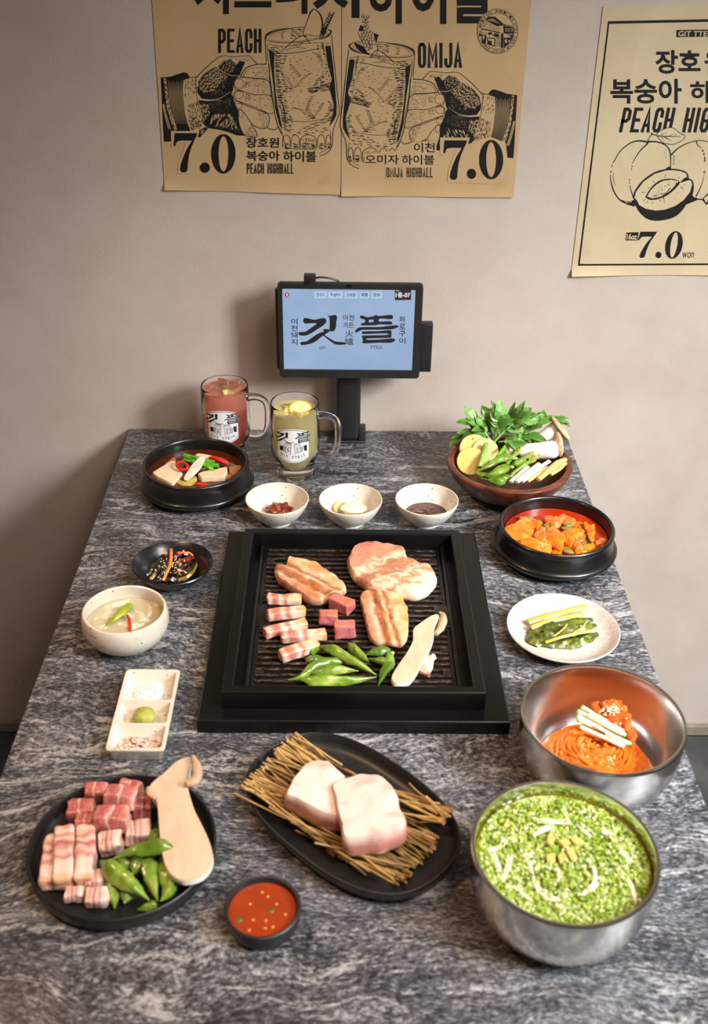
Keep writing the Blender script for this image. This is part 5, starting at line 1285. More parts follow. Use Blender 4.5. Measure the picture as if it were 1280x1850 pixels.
pepper('green pepper standing away from the heap towards the wide belly slab', ptsz([q(605, 685), q(650, 730), q(700, 775), q(735, 800)], [Z, Z+0.001, Z+0.002, Z+0.002]), 0.0066, gp, False)
pepper('short green pepper curled towards its hooked stem at the heap top right', ptsz([q(875, 728), q(810, 735), q(755, 745), q(712, 758)], [Z+0.003, Z+0.003, Z+0.002, Z]), 0.0062, gp, False)
pepper('bent green pepper hooked round at the right of the heap', ptsz([q(868, 740), q(860, 800), q(800, 795), q(730, 782)], [Z+0.004, Z+0.002, Z+0.001, Z]), 0.0064, gp, False)
pepper('green pepper pointing down to the front edge beside the mushroom', ptsz([q(880, 770), q(862, 830), q(832, 880), q(795, 955)], [Z+0.001, Z, Z, Z-0.001]), 0.0068, gp)
# king oyster mushroom slices
CUTM = noisy('mushroom_cut_face', [(0.3, '#bea484'), (0.55, '#cbb396'), (0.75, '#d6c2a8')], 45, 0.55, 0.25, 160, 0.0008, stretch=(1, 0.35, 1), sss=0.1)
SKIN = noisy('mushroom_skin', [(0.3, '#e6ddd0'), (0.7, '#f1ece3')], 40, 0.5, 0.1, 120, sss=0.15)
CAPM = noisy('mushroom_cap', [(0.3, '#a88a6a'), (0.7, '#c7ab8a')], 60, 0.5, 0.1, 200, sss=0.1)
def mushroom_slice(label, stalk, cap, z0, h, side=0.006):
    W = [at(x, y, z0+h) for x, y in stalk]; c = sum(W, Vector())/len(W)
    L = [(p.x-c.x, p.y-c.y) for p in W]
    t = thing('mushroom_slice', label, 'mushroom', (c.x, c.y, H+z0+0.0003), 0)
    def fix(Q):
        return Q if sum(Q[i-1][0]*Q[i][1]-Q[i][0]*Q[i-1][1] for i in range(len(Q))) > 0 else Q[::-1]
    L = fix(L); P = resample([Vector((x, y, 0)) for x, y in L], 60)
    for _ in range(2): P = [(P[i-1]+P[i]*2+P[(i+1) % 60])/4 for i in range(60)]
    n = 60; vs = []; fs = []
    cc = sum(P, Vector())/n
    for k, zz in ((0.90, 0.0), (0.98, h*0.25), (1.03, h*0.6), (1.015, h*0.93)):
        for p in P:
            q_ = cc+(p-cc)*k; vs.append((q_.x, q_.y, zz))
    for i in range(3):
        for j in range(n): fs.append((i*n+j, i*n+(j+1) % n, (i+1)*n+(j+1) % n, (i+1)*n+j))
    fs.append(tuple(range(n-1, -1, -1)))
    part('stalk_skin', MB().add(vs, fs), SKIN, t)
    bm = bmesh.new(); V = [bm.verts.new((p.x, p.y, h)) for p in P]; V0 = [bm.verts.new((cc.x+(p.x-cc.x)*1.015, cc.y+(p.y-cc.y)*1.015, h*0.93)) for p in P]
    bm.faces.new(V)
    for j in range(n): bm.faces.new((V0[j], V0[(j+1) % n], V[(j+1) % n], V[j]))
    m = MB(); bm.verts.index_update(); m.add([tuple(v.co) for v in bm.verts], [tuple(v.index for v in f.verts) for f in bm.faces]); bm.free()
    part('cut_face', m, CUTM, t, angle=30)
    for cp, zz, rr in cap:
        Q = [at(x, y, z0+zz)-c for x, y in cp]; Q = [Vector((p.x, p.y, zz)) for p in Q]
        part('cap', tube(Q, rr, 10, seg=16, flat=0.8, wob=0.1), CAPM, t)
    return t
mushroom_slice('pale king oyster mushroom slice lying on the right of the grill',
    c2([(1012, 590), (1060, 560), (1120, 515), (1180, 488), (1195, 500), (1160, 560), (1150, 610), (1150, 660), (1110, 740), (1060, 830), (1020, 900), (985, 935), (930, 945), (885, 930), (875, 905), (920, 830), (985, 740), (1025, 660), (1022, 615)]),
    [(c2([(1165, 625), (1195, 590), (1212, 545), (1212, 505), (1190, 485)]), 0.010, [0.0035, 0.0056, 0.0056, 0.004, 0.002])], GZ, 0.013)
SCRAP = m_belly('pork_fat_scrap', [(0.1, '#d89a86'), (0.5, '#efd9c9'), (0.9, '#e0b49c')], 'X', 0.3, 0.2)
bar('pork_scrap', 'small pinkish pork piece behind the mushroom slice on grill', 'meat', q(1085, 880), q(1140, 770), 0.013, 0.009, SCRAP, GZ, None, 9.3, r=0.003, wob=0.003)

# ---------------------------------------------------------------- helper surfaces
def disc(R, n=64, wob=0.0, sc=90, rings=10, seed=0.0, dome=0.0):
    vs = [(0, 0, dome)]; fs = []
    for k in range(1, rings+1):
        r = R*k/rings
        for i in range(n):
            a = 2*pi*i/n; x, y = r*cos(a), r*sin(a)
            vs.append((x, y, dome*(1-(k/rings)**2)+(noise.noise(Vector((x*sc+seed, y*sc, seed)))*wob if k < rings else 0)))
    for i in range(n): fs.append((0, 1+i, 1+(i+1) % n))
    for k in range(rings-1):
        for i in range(n):
            a = 1+k*n+i; b = 1+k*n+(i+1) % n; fs.append((a, a+n, b+n, b))
    return MB().add(vs, fs)
def soupm(name, col, tr=0.5, rough=0.05):
    t = NT(name); v = t.coords('Object')
    c = t.ramp(t.noise(v, 30, 4, 0.6), [(0.3, col), (0.7, tuple(min(1, x*1.35) for x in lin(col)[:3]))])
    t.color(c); t.set(Roughness=rough, IOR=1.33, Specular_IOR_Level=0.5, Coat_Weight=0.6, Coat_Roughness=0.03); t.bump(t.noise(v, 60, 2), 0.05, 0.001); return t.m
def poly_piece(name, label, cat, px, z, h, mat, group=None, tilt=(0, 0), rot=(0, 0), **kw):
    """flat piece whose top outline is read at height z+h; rot tips the whole piece"""
    W = [at(x, y, z+h) for x, y in px]; c = sum(W, Vector())/len(W)
    L = [(p.x-c.x, p.y-c.y) for p in W]
    if sum(L[i-1][0]*L[i][1]-L[i][0]*L[i-1][1] for i in range(len(L))) < 0: L.reverse()
    o = solid(name, slab(L, h, **kw), mat, label, cat, (c.x, c.y, H+z), 0, group); o.rotation_euler = (rot[0], rot[1], 0); return o
def strand(name, label, cat, pts, r, mat, group=None, n=8, seg=18, flat=1.0, wob=0.0, rr=None):
    P = [Vector(p) for p in pts]; o = sum(P, Vector())/len(P); o.z = min(p.z for p in P)
    return solid(name, tube([p-o for p in P], rr or r, n, seg=seg, flat=flat, wob=wob), mat, label, cat, o, 0, group)

# ---------------------------------------------------------------- clear tofu soup
BROTH = soupm('amber_broth', '#4a1c06')
solid('broth', disc(0.0790).xf(Matrix.Translation((0, 0, 0.0))), BROTH, 'dark amber broth in the black pot at back left', 'soup', onT(P1[0], P1[1], 0.0315))
pl = lambda P: [(260+x/6.737, 790+y/6.737) for x, y in P]
TOFU = noisy('tofu', [(0.3, '#d9bb96'), (0.7, '#e8d2b4')], 90, 0.45, 0.2, 200, 0.0006, sss=0.15)
poly_piece('tofu_slice', 'large pale tofu slice at the left of the clear soup', 'tofu', pl([(100, 425), (340, 285), (375, 290), (430, 390), (480, 430), (345, 545), (160, 470)]), 0.026, 0.013, TOFU, 'tofu slices in the clear soup', edge=0.12, n=60, soft=1, wob=0.0006, rot=(0.05, 0.05))
poly_piece('tofu_slice', 'thick tofu slice with holes at front right of clear soup', 'tofu', pl([(655, 440), (700, 415), (860, 390), (1010, 355), (1020, 400), (985, 470), (880, 475), (700, 480)]), 0.024, 0.017, TOFU, 'tofu slices in the clear soup', edge=0.12, n=60, soft=1, wob=0.0006)
poly_piece('tofu_slice', 'smaller tofu slice at the back of the clear soup', 'tofu', pl([(625, 205), (660, 190), (780, 210), (880, 235), (870, 260), (740, 250), (640, 235)]), 0.027, 0.010, TOFU, 'tofu slices in the clear soup', edge=0.15, n=50, soft=1)
MUSHB = noisy('brown_vegetable', [(0.3, '#8c5420'), (0.6, '#b5762f'), (0.8, '#cf9a55')], 60, 0.35, 0.1, sss=0.1)
poly_piece('radish_slice', 'amber radish slice at the right of clear soup', 'vegetable', pl([(1030, 355), (1180, 335), (1190, 370), (1090, 460), (1045, 430)]), 0.027, 0.007, MUSHB, 'radish slices in the clear soup', edge=0.3, n=40)
poly_piece('radish_slice', 'small orange radish slice behind rim of the clear soup', 'vegetable', pl([(1000, 470), (1040, 445), (1080, 465), (1040, 495), (1000, 498)]), 0.028, 0.006, MUSHB, 'radish slices in the clear soup', edge=0.3, n=40)
poly_piece('radish_slice', 'brown radish slice behind the large tofu slice', 'vegetable', pl([(250, 320), (370, 235), (398, 265), (380, 300), (300, 320)]), 0.027, 0.007, MUSHB, 'radish slices in the clear soup', edge=0.3, n=40)
ZUC = noisy('zucchini', [(0.3, '#b49a3c'), (0.7, '#d3be6a')], 50, 0.35, 0.1, sss=0.1)
poly_piece('zucchini_piece', 'yellow zucchini piece at the front of the clear soup', 'vegetable', pl([(390, 540), (430, 505), (540, 545), (640, 550), (600, 575), (450, 572)]), 0.027, 0.007, ZUC, 'zucchini in the clear soup', edge=0.3, n=40)
poly_piece('zucchini_piece', 'yellow zucchini piece under the white leek slice', 'vegetable', pl([(480, 495), (640, 470), (650, 500), (520, 528)]), 0.029, 0.008, ZUC, 'zucchini in the clear soup', edge=0.3, n=40)
GRN = noisy('spring_onion_green', [(0.3, '#3f8a14'), (0.6, '#63ad26'), (0.8, '#9ccc5a')], 70, 0.32, 0.05, stretch=(1, 1, 1), rand=0.5)
gb = 'green onion lengths in the clear soup'
rg = random.Random(11)
for i in range(16):
    a, b = pl([(470+rg.uniform(0, 60), 205+rg.uniform(-5, 75)), (870+rg.uniform(-70, 50), 300+rg.uniform(-10, 80))]); 
    if i > 9: a, b = pl([(690+rg.uniform(-10, 60), 330+rg.uniform(0, 80)), (850+rg.uniform(-30, 70), 320+rg.uniform(0, 85))])
    z = 0.037+rg.uniform(0, 0.007)
    strand('green_onion', 'chopped green onion lengths heaped on the clear soup', 'vegetable', [at(*a, z), at((a[0]+b[0])/2, (a[1]+b[1])/2, z+0.003), at(*b, z+0.001)], 0.0017, GRN, gb, 7, 8)
LEEK = noisy('white_leek', [(0.3, '#d8cbb6'), (0.7, '#ece4d6')], 40, 0.35, 0.1, 160, sss=0.2)
poly_piece('leek_slice', 'white oval leek slice lying across the clear soup', 'vegetable', pl([(470, 475), (500, 430), (600, 320), (690, 255), (745, 250), (755, 285), (700, 370), (610, 440), (520, 490)]), 0.0425, 0.003, LEEK, None, edge=0.4, n=50, rot=(0.12, -0.1))
CHIL = noisy('red_chilli', [(0.3, '#b01408'), (0.7, '#dc2a10')], 40, 0.25, 0.05, coat=0.4)
def torus_ring(label, px, z, R, r, ry=1.25, rot=(0, 0, 0), group=None):
    c = at(*px, z); m = MB(); N, K = 30, 8; vs = []; fs = []
    for i in range(N):
        a = 2*pi*i/N
        for k in range(K):
            b = 2*pi*k/K; q_ = R+r*cos(b); vs.append((q_*cos(a), q_*sin(a)*ry, r*1.3*sin(b)))
    for i in range(N):
        for k in range(K): fs.append((i*K+k, ((i+1) % N)*K+k, ((i+1) % N)*K+(k+1) % K, i*K+(k+1) % K))
    o = solid('chilli_ring', m.add(vs, fs), CHIL, label, 'chilli', c, 0, group); o.rotation_euler = rot; return o
torus_ring('red chilli ring leaning on the large tofu slice', pl([(468, 350)])[0], 0.0455, 0.0088, 0.0021, 1.15, (0.25, 0.1, 0.7), 'red chilli in the clear soup')
poly_piece('chilli_slice', 'long red chilli slice at the back right of clear soup', 'chilli', pl([(780, 232), (840, 222), (960, 250), (1035, 290), (1030, 325), (980, 312), (880, 268)]), 0.036, 0.005, CHIL, 'red chilli in the clear soup', edge=0.4, n=40)
poly_piece('chilli_slice', 'red chilli slice at the front rim of clear soup', 'chilli', pl([(610, 565), (660, 545), (770, 550), (780, 568), (700, 578)]), 0.034, 0.004, CHIL, 'red chilli in the clear soup', edge=0.4, n=40)

# ---------------------------------------------------------------- red stew
STEW = soupm('red_stew_broth', '#a02604')
solid('stew_broth', disc(0.0772, wob=0.0008), STEW, 'bright red broth in the black pot at right', 'soup', onT(P2[0], P2[1], 0.0335))
pr = lambda P: [(900+x/6.095, 910+y/6.095) for x, y in P]
def stewm(name, a, b, c_): return noisy(name, [(0.28, a), (0.5, b), (0.72, c_)], 55, 0.22, 0.45, 140, 0.0012, coat=0.5)
ST1 = stewm('stewed_tofu', '#c44a02', '#de7608', '#eca034'); ST2 = stewm('stewed_pork', '#b84408', '#d0702a', '#e8b080'); ST3 = stewm('stewed_kimchi', '#b83c02', '#d86a06', '#e89a22')
LEEKG = noisy('stewed_leek', [(0.3, '#5f5a1c'), (0.6, '#8a7c38'), (0.8, '#c2b070')], 60, 0.3, 0.1, coat=0.3)
gs = 'pieces in the red stew'
for nm, lb, ct, P, z, h, m in (
    ('tofu_slice', 'broad orange tofu slice at the left of the red stew', 'tofu', [(85, 265), (240, 190), (345, 165), (375, 200), (385, 365), (260, 385), (170, 380), (100, 310)], 0.030, 0.013, ST1),
    ('tofu_slice', 'orange tofu slice with sesame seeds at the stew front', 'tofu', [(255, 405), (300, 385), (430, 385), (560, 395), (590, 420), (545, 520), (440, 505), (330, 460), (250, 430)], 0.031, 0.014, ST1),
    ('pork_piece', 'fatty pork piece at the back of the red stew', 'meat', [(520, 150), (560, 125), (640, 145), (700, 165), (700, 205), (620, 215), (540, 190)], 0.031, 0.013, ST2),
    ('pork_piece', 'pink pork piece at the back right of the red stew', 'meat', [(670, 130), (720, 118), (800, 140), (855, 170), (830, 195), (740, 195), (690, 170)], 0.032, 0.014, ST2),
    ('pork_piece', 'upright pork piece in the middle left of the red stew', 'meat', [(415, 340), (450, 270), (480, 250), (530, 275), (540, 330), (520, 390), (440, 380)], 0.033, 0.015, ST2),
    ('kimchi_piece', 'big folded kimchi leaf in the middle of the stew', 'kimchi', [(540, 350), (560, 270), (610, 255), (680, 310), (740, 350), (720, 410), (640, 400), (560, 395)], 0.035, 0.012, ST3),
    ('kimchi_piece', 'pointed kimchi leaf at the right of the stew middle', 'kimchi', [(690, 315), (760, 280), (870, 270), (950, 295), (940, 320), (830, 335), (740, 335)], 0.037, 0.009, ST3),
    ('kimchi_piece', 'curved kimchi stem at the front middle of the stew', 'kimchi', [(600, 410), (660, 405), (715, 450), (710, 505), (650, 490), (610, 450)], 0.033, 0.012, ST3),
    ('kimchi_piece', 'curled kimchi piece beside the curved stem in the stew', 'kimchi', [(725, 385), (770, 350), (835, 365), (840, 410), (800, 440), (740, 420)], 0.035, 0.012, ST3),
    ('kimchi_piece', 'knobbly kimchi stem standing at the right of the stew', 'kimchi', [(950, 210), (980, 198), (1010, 230), (1060, 225), (1075, 260), (1055, 300), (1060, 350), (1030, 370), (990, 300), (960, 250)], 0.034, 0.013, ST3),
    ('tofu_slice', 'orange tofu block under the pointed kimchi leaf', 'tofu', [(850, 350), (940, 325), (975, 330), (970, 390), (900, 410), (860, 395)], 0.030, 0.012, ST1),
    ('tofu_slice', 'orange tofu block at the front right of the stew', 'tofu', [(850, 510), (960, 455), (1050, 430), (1065, 480), (980, 520), (870, 540)], 0.030, 0.012, ST1),
    ('pork_piece', 'wedge of pork at the far right of the stew', 'meat', [(1070, 405), (1140, 375), (1195, 400), (1160, 440), (1090, 435)], 0.030, 0.009, ST2),
    ('pork_piece', 'lumpy pork piece with sesame at the front right of stew', 'meat', [(830, 460), (850, 415), (890, 410), (940, 460), (930, 495), (860, 500)], 0.032, 0.013, ST2),
    ('kimchi_piece', 'red kimchi leaf at the back right of the stew', 'kimchi', [(830, 205), (880, 195), (945, 215), (960, 255), (900, 265), (840, 250)], 0.031, 0.009, ST3),
    ('kimchi_piece', 'orange kimchi stalk between the left tofu and the back pork', 'kimchi', [(360, 175), (400, 165), (480, 190), (500, 215), (420, 260), (370, 250)], 0.031, 0.011, ST3),
    ('kimchi_piece', 'ragged kimchi leaf behind the rim at the stew front', 'kimchi', [(590, 520), (640, 500), (700, 520), (690, 550), (610, 545)], 0.031, 0.009, ST3),
    ('pork_piece', 'small pork piece at the back left of the red stew', 'meat', [(245, 145), (275, 140), (380, 160), (420, 175), (360, 190), (260, 180)], 0.030, 0.010, ST2)):
    cx_ = sum(p[0] for p in P)/len(P); cy_ = sum(p[1] for p in P)/len(P); P = [(cx_+(x-cx_)*1.16, cy_+(y-cy_)*1.16) for x, y in P]
    poly_piece(nm, lb, ct, pr(P), z, h, m, gs, edge=0.4, n=44, wob=0.0024, dome=0.002, seed=P[0][0]*0.13, wsc=95)
for lb, P, z in (('dark leek leaf at the back of the red stew', [(700, 210), (770, 200), (845, 235), (760, 245)], 0.0445), ('olive leek leaf under the dark one in the stew', [(695, 255), (760, 240), (840, 260), (770, 280), (710, 275)], 0.043),
                 ('green leek strip standing at the right of the stew', [(975, 290), (1000, 300), (1045, 390), (1040, 430), (1000, 380)], 0.0475), ('brown leek strip at the right of the stew', [(920, 430), (990, 390), (1010, 405), (940, 450)], 0.0425),
                 ('yellow green leek slice at the front of stew', [(710, 480), (740, 465), (830, 510), (845, 545), (730, 525)], 0.0425), ('pale leek strip at the back left of the stew', [(280, 140), (340, 135), (400, 150), (340, 158)], 0.0415), ('grey green leek behind the upright pork piece', [(500, 230), (550, 200), (570, 230), (545, 285)], 0.046)):
    poly_piece('leek_piece', lb, 'vegetable', pr(P), z-0.003, 0.003, LEEKG, 'leek in the red stew', edge=0.4, n=30, soft=1)
SESM = noisy('sesame_seed', [(0.3, '#e3c894'), (0.7, '#f3e2bd')], 60, 0.4, sss=0.1)
def seeds(name, label, spots, s=0.0013, z=None):
    m = MB(); rg = random.Random(len(spots))
    for p in spots:
        b = blob(s, s*0.62, s*0.5, 7, 5); M = Matrix.Translation(p) @ Matrix.Rotation(rg.uniform(0, 6.3), 4, 'Z') @ Matrix.Rotation(rg.uniform(-.4, .4), 4, 'X'); m.merge(b, M)
    c = sum((Vector(p) for p in spots), Vector())/len(spots); c.z = min(p[2] for p in spots)
    m.xf(Matrix.Translation(-c)); return solid(name, m, SESM, label, 'seeds', c, kind='stuff')
rg = random.Random(3)
seeds('sesame_seeds', 'sesame seeds scattered on the front tofu slice of the red stew', [at(*pr([(rg.gauss(490, 38), rg.gauss(445, 26))])[0], 0.0462) for _ in range(34)], 0.0011)

# ---------------------------------------------------------------- small bowls behind the grill
PASTE = noisy('red_bean_paste', [(0.3, '#4a0e04'), (0.55, '#7a2408'), (0.75, '#a4521c')], 160, 0.22, 0.6, 380, 0.0016, coat=0.5)
m = blob(0.020, 0.017, 0.013, 44, 26, 0.45, 160, 2.0, flat=0.5)
solid('bean_paste', m, PASTE, 'lump of red bean paste in the leftmost cream bowl', 'sauce', onT(B1[0]+0.003, B1[1]+0.004, 0.0140))
ONI = noisy('white_onion', [(0.3, '#d9cdb2'), (0.7, '#ece5d2')], 40, 0.3, 0.1, 140, sss=0.25); ONY = noisy('yellow_garlic', [(0.3, '#d3b95a'), (0.7, '#e6d48c')], 60, 0.35, sss=0.15)
og = 'onion slices in the middle cream bowl'
pb = lambda P: [(420+x/2.909, 850+y/2.909) for x, y in P]
poly_piece('onion_slice', 'broad white onion slice on top in the middle bowl', 'vegetable', pb([(560, 195), (590, 170), (640, 160), (690, 172), (715, 195), (690, 215), (610, 215)]), 0.018, 0.005, ONI, og, edge=0.4, n=40, dome=0.0015, wob=0.0008)
poly_piece('onion_slice', 'white onion slice at the back of the middle bowl', 'vegetable', pb([(590, 160), (620, 152), (660, 158), (640, 172), (600, 172)]), 0.015, 0.006, ONI, og, edge=0.4, n=36, wob=0.0008)
poly_piece('onion_slice', 'white onion slice at the front of the middle bowl', 'vegetable', pb([(580, 205), (650, 205), (710, 212), (680, 228), (610, 226)]), 0.012, 0.005, ONI, og, edge=0.4, n=36)
poly_piece('garlic_piece', 'yellow garlic piece at left in the middle bowl', 'vegetable', pb([(530, 190), (548, 155), (570, 158), (560, 185), (545, 208)]), 0.0150, 0.005, ONY, 'yellow pieces in the middle bowl', edge=0.4, n=30)
poly_piece('garlic_piece', 'yellow garlic piece at right in the middle bowl', 'vegetable', pb([(690, 200), (712, 190), (718, 210), (695, 215)]), 0.0150, 0.006, ONY, 'yellow pieces in the middle bowl', edge=0.4, n=30)
BRSAUCE = noisy('brown_sauce', [(0.3, '#2e0d06'), (0.6, '#4c170c'), (0.8, '#7a3220')], 120, 0.15, 0.4, 240, 0.0012, coat=0.5)
solid('brown_sauce', disc(0.0335, 48, 0.0012, 160), BRSAUCE, 'glossy brown sauce in the rightmost cream bowl', 'sauce', onT(B3[0], B3[1], 0.0152))

# ---------------------------------------------------------------- dark leafy kimchi
def leafstrip(name, label, cat, px, z, w, mat, group=None, ruf=0.4, seg=26, seed=0.0, bow=0.0):
    """crumpled leaf ribbon along a pixel path"""
    P = smoothpath([at(x, y, k) for (x, y), k in zip(px, z)], seg); o = sum(P, Vector())/len(P); o.z = min(p.z for p in P)
    vs = []; fs = []; K = 6
    for i, p in enumerate(P):
        t = (P[min(i+1, seg-1)]-P[max(i-1, 0)]).normalized(); s = t.cross(Vector((0, 0, 1))).normalized(); u_ = i/(seg-1)
        ww = lerpl(w, u_) if isinstance(w, (list, tuple)) else w*(0.35+0.65*sin(pi*min(1, u_*0.9+0.1)))
        for k in range(K+1):
            v = (k/K-0.5)*2; f = noise.noise(Vector((u_*9+seed, v*1.6, seed)))
            q_ = p+s*(v*ww*(1+0.25*noise.noise(Vector((u_*7, v*3+seed, 2)))))+Vector((0, 0, ww*ruf*f+bow*(1-v*v)*ww-abs(v)*ww*0.25))
            vs.append(q_-o)
    n = len(vs); vs += [v+Vector((0, 0, -0.0006)) for v in vs]
    for i in range(seg-1):
        for k in range(K):
            a = i*(K+1)+k; fs.append((a, a+1, a+K+2, a+K+1)); fs.append((n+a, n+a+K+1, n+a+K+2, n+a+1))
    return solid(name, MB().add(vs, fs), mat, label, cat, o, 0, group)
pd = lambda P: [(240+x/8.533, 970+y/8.533) for x, y in P]
LEAFD = noisy('marinated_dark_leaf', [(0.3, '#14160a'), (0.5, '#2a2b12'), (0.65, '#4a1f10'), (0.8, '#7a2a14')], 55, 0.16, 0.5, 180, 0.0014, coat=0.6)
LEAFR = noisy('chilli_coated_leaf', [(0.3, '#4a0f08'), (0.5, '#7c1c0e'), (0.7, '#b0401c')], 70, 0.18, 0.5, 200, 0.0014, coat=0.6)
STEMO = noisy('olive_stem', [(0.3, '#7a5a12'), (0.7, '#a8862a')], 50, 0.22, 0.2, 200, coat=0.4)
lg = 'leaves in the shallow black bowl'
for i, (P, z, w, mt) in enumerate((
    ([(190, 600), (300, 470), (420, 330), (520, 220)], (0.010, 0.016, 0.018, 0.014), 0.0050, LEAFD), ([(260, 640), (360, 520), (470, 400), (560, 260)], (0.010, 0.017, 0.020, 0.016), 0.0048, LEAFD),
    ([(370, 640), (450, 520), (520, 420), (600, 300)], (0.011, 0.018, 0.022, 0.017), 0.0052, LEAFD), ([(540, 560), (660, 500), (780, 440), (900, 380)], (0.014, 0.020, 0.021, 0.016), 0.0058, LEAFD),
    ([(600, 600), (720, 550), (850, 500), (980, 390)], (0.011, 0.017, 0.019, 0.013), 0.0052, LEAFD), ([(640, 420), (740, 370), (850, 330), (960, 300)], (0.020, 0.023, 0.022, 0.015), 0.0050, LEAFR),
    ([(620, 330), (700, 260), (800, 240), (900, 280)], (0.017, 0.020, 0.020, 0.015), 0.0050, LEAFR), ([(560, 300), (640, 220), (690, 150), (720, 130)], (0.015, 0.016, 0.014, 0.012), 0.0036, LEAFR),
    ([(700, 660), (820, 610), (920, 530), (990, 400)], (0.009, 0.012, 0.014, 0.012), 0.0040, STEMO), ([(260, 650), (330, 580), (380, 520)], (0.011, 0.014, 0.015), 0.0030, STEMO),
    ([(350, 660), (480, 640), (600, 640), (740, 640)], (0.009, 0.012, 0.013, 0.010), 0.0045, LEAFD), ([(480, 470), (580, 430), (680, 440), (800, 520)], (0.019, 0.023, 0.023, 0.019), 0.0045, LEAFD))):
    leafstrip('kimchi_leaf', ['dark leaf at the far left of the tangle in the black bowl', 'dark leaf second from the left in the shallow black bowl', 'dark leaf just left of the long carrot strip', 'glossy dark leaf right of the long carrot strip, topmost there',
               'glossy dark leaf below the topmost one in the black bowl', 'red chilli coated leaf in the middle right of the black bowl', 'red chilli coated leaf under the short back carrot strip', 'thin red leaf tip sticking out at the back of the tangle',
               'olive yellow stalk curving along the right front of the tangle', 'short olive stalk at the left front of the dark tangle', 'dark leaf along the front rim of the shallow black bowl', 'dark leaf crossing under the sesame seeds in the black bowl'][i], 'kimchi', pd(P), [k-0.0015 for k in z], w, mt, lg, 0.7, 24, i*3.7, 0.5)
CAR = noisy('carrot', [(0.3, '#d9691c'), (0.7, '#ee9448')], 60, 0.3, 0.1, 160, coat=0.3)
strand('carrot_strip', 'long orange carrot strip lying over the dark leaves', 'vegetable', [at(*p, z) for p, z in zip(pd([(470, 675), (510, 580), (570, 450), (590, 310), (590, 190)]), (0.0155, 0.021, 0.0275, 0.0275, 0.022))], 0.0024, CAR, 'carrot strips', 8, 20, 0.7)
strand('carrot_strip', 'short carrot strip at the back of the dark leaves', 'vegetable', [at(*p, z) for p, z in zip(pd([(690, 240), (780, 245), (860, 240), (930, 290)]), (0.0265, 0.0275, 0.0265, 0.021))], 0.0017, CAR, 'carrot strips', 8, 16, 0.7)
strand('carrot_strip', 'thin carrot strip at the front of the dark leaves', 'vegetable', [at(*p, z) for p, z in zip(pd([(640, 560), (700, 535), (770, 520), (800, 540)]), (0.0225, 0.0245, 0.024, 0.0215))], 0.0010, CAR, 'carrot strips', 8, 16, 0.7)
rg = random.Random(8)
seeds('sesame_seeds', 'sesame seeds sprinkled over the dark leaves in the black bowl', [at(*pd([(rg.gauss(600, 110), rg.gauss(380, 55))])[0], 0.0262) for _ in range(46)], 0.0011)

# ---------------------------------------------------------------- water kimchi
pw = lambda P: [(120+x/4.023, 940+y/4.023) for x, y in P]
t_ = NT('clear_brine'); t_.color('#d6c7a2'); t_.set(Roughness=0.03, Transmission_Weight=0.30, IOR=1.33, Coat_Weight=0.5, Coat_Roughness=0.02); BRINE = t_.m
solid('brine', disc(0.0512), BRINE, 'cloudy brine filling the round cream bowl', 'soup', onT(WB[0], WB[1], 0.036))
CAB = noisy('brined_cabbage', [(0.3, '#cfbf96'), (0.55, '#dfd4b8'), (0.75, '#eee8d8')], 50, 0.2, 0.2, 120, 0.001, sss=0.25, coat=0.4)
cg = 'cabbage leaves in the water kimchi'
for i, (P, z, w) in enumerate((([(190, 730), (300, 690), (420, 680), (520, 730)], (0.034, 0.036, 0.0365, 0.034), 0.013), ([(290, 630), (350, 610), (420, 590), (480, 570)], (0.034, 0.037, 0.037, 0.034), 0.008), ([(350, 760), (430, 750), (520, 760), (600, 740)], (0.034, 0.0365, 0.037, 0.034), 0.011),
                               ([(480, 640), (540, 690), (590, 730), (620, 760)], (0.034, 0.037, 0.0365, 0.033), 0.009), ([(570, 590), (605, 630), (600, 690), (570, 720)], (0.034, 0.036, 0.036, 0.034), 0.005), ([(200, 780), (270, 770), (330, 790)], (0.033, 0.036, 0.034), 0.008), ([(600, 590), (650, 610), (690, 650)], (0.033, 0.036, 0.034), 0.006))):
    leafstrip('cabbage_leaf', ['long pale cabbage leaf under the pickled pepper', 'small cabbage leaf at the back of the water kimchi', 'cabbage leaf at the front of the water kimchi by the chilli strip', 'cabbage leaf right of the red chilli strip in brine',
               'curved pale strip at the right of the water kimchi', 'small cabbage leaf at the front left of the water kimchi', 'small cabbage leaf at the far right of the water kimchi'][i], 'vegetable', pw(P), z, w, CAB, cg, 0.22, 22, i*5.1, 0.18)
OLIV = noisy('pickled_pepper_skin', [(0.3, '#7c8a1a'), (0.6, '#9aa52c'), (0.8, '#b9bf4e')], 50, 0.28, 0.1, 150, coat=0.3)
t = thing('pickled_pepper', 'yellow green pickled pepper floating on the water kimchi', 'pepper', at(*pw([(380, 690)])[0], 0.036))
o = t.location
LP = [at(*p, z)-o for p, z in zip(pw([(280, 775), (340, 725), (400, 670), (455, 625), (472, 612)]), (0.0375, 0.040, 0.042, 0.042, 0.041))]
part('body', tube(LP, [0.0006, 0.0038, 0.0064, 0.0058, 0.0020], 12, seg=24, flat=0.75, wob=0.15), OLIV, t)
part('stem', tube([LP[-1], at(*pw([(478, 600)])[0], 0.043)-o], [0.0016, 0.0011], 6), STEMG, t)
strand('chilli_strip', 'thin red chilli strip beside the pickled pepper', 'chilli', [at(*p, z) for p, z in zip(pw([(442, 690), (455, 715), (462, 755), (462, 800)]), (0.041, 0.0415, 0.040, 0.038))], 0.0019, CHIL, None, 8, 14, 0.7)

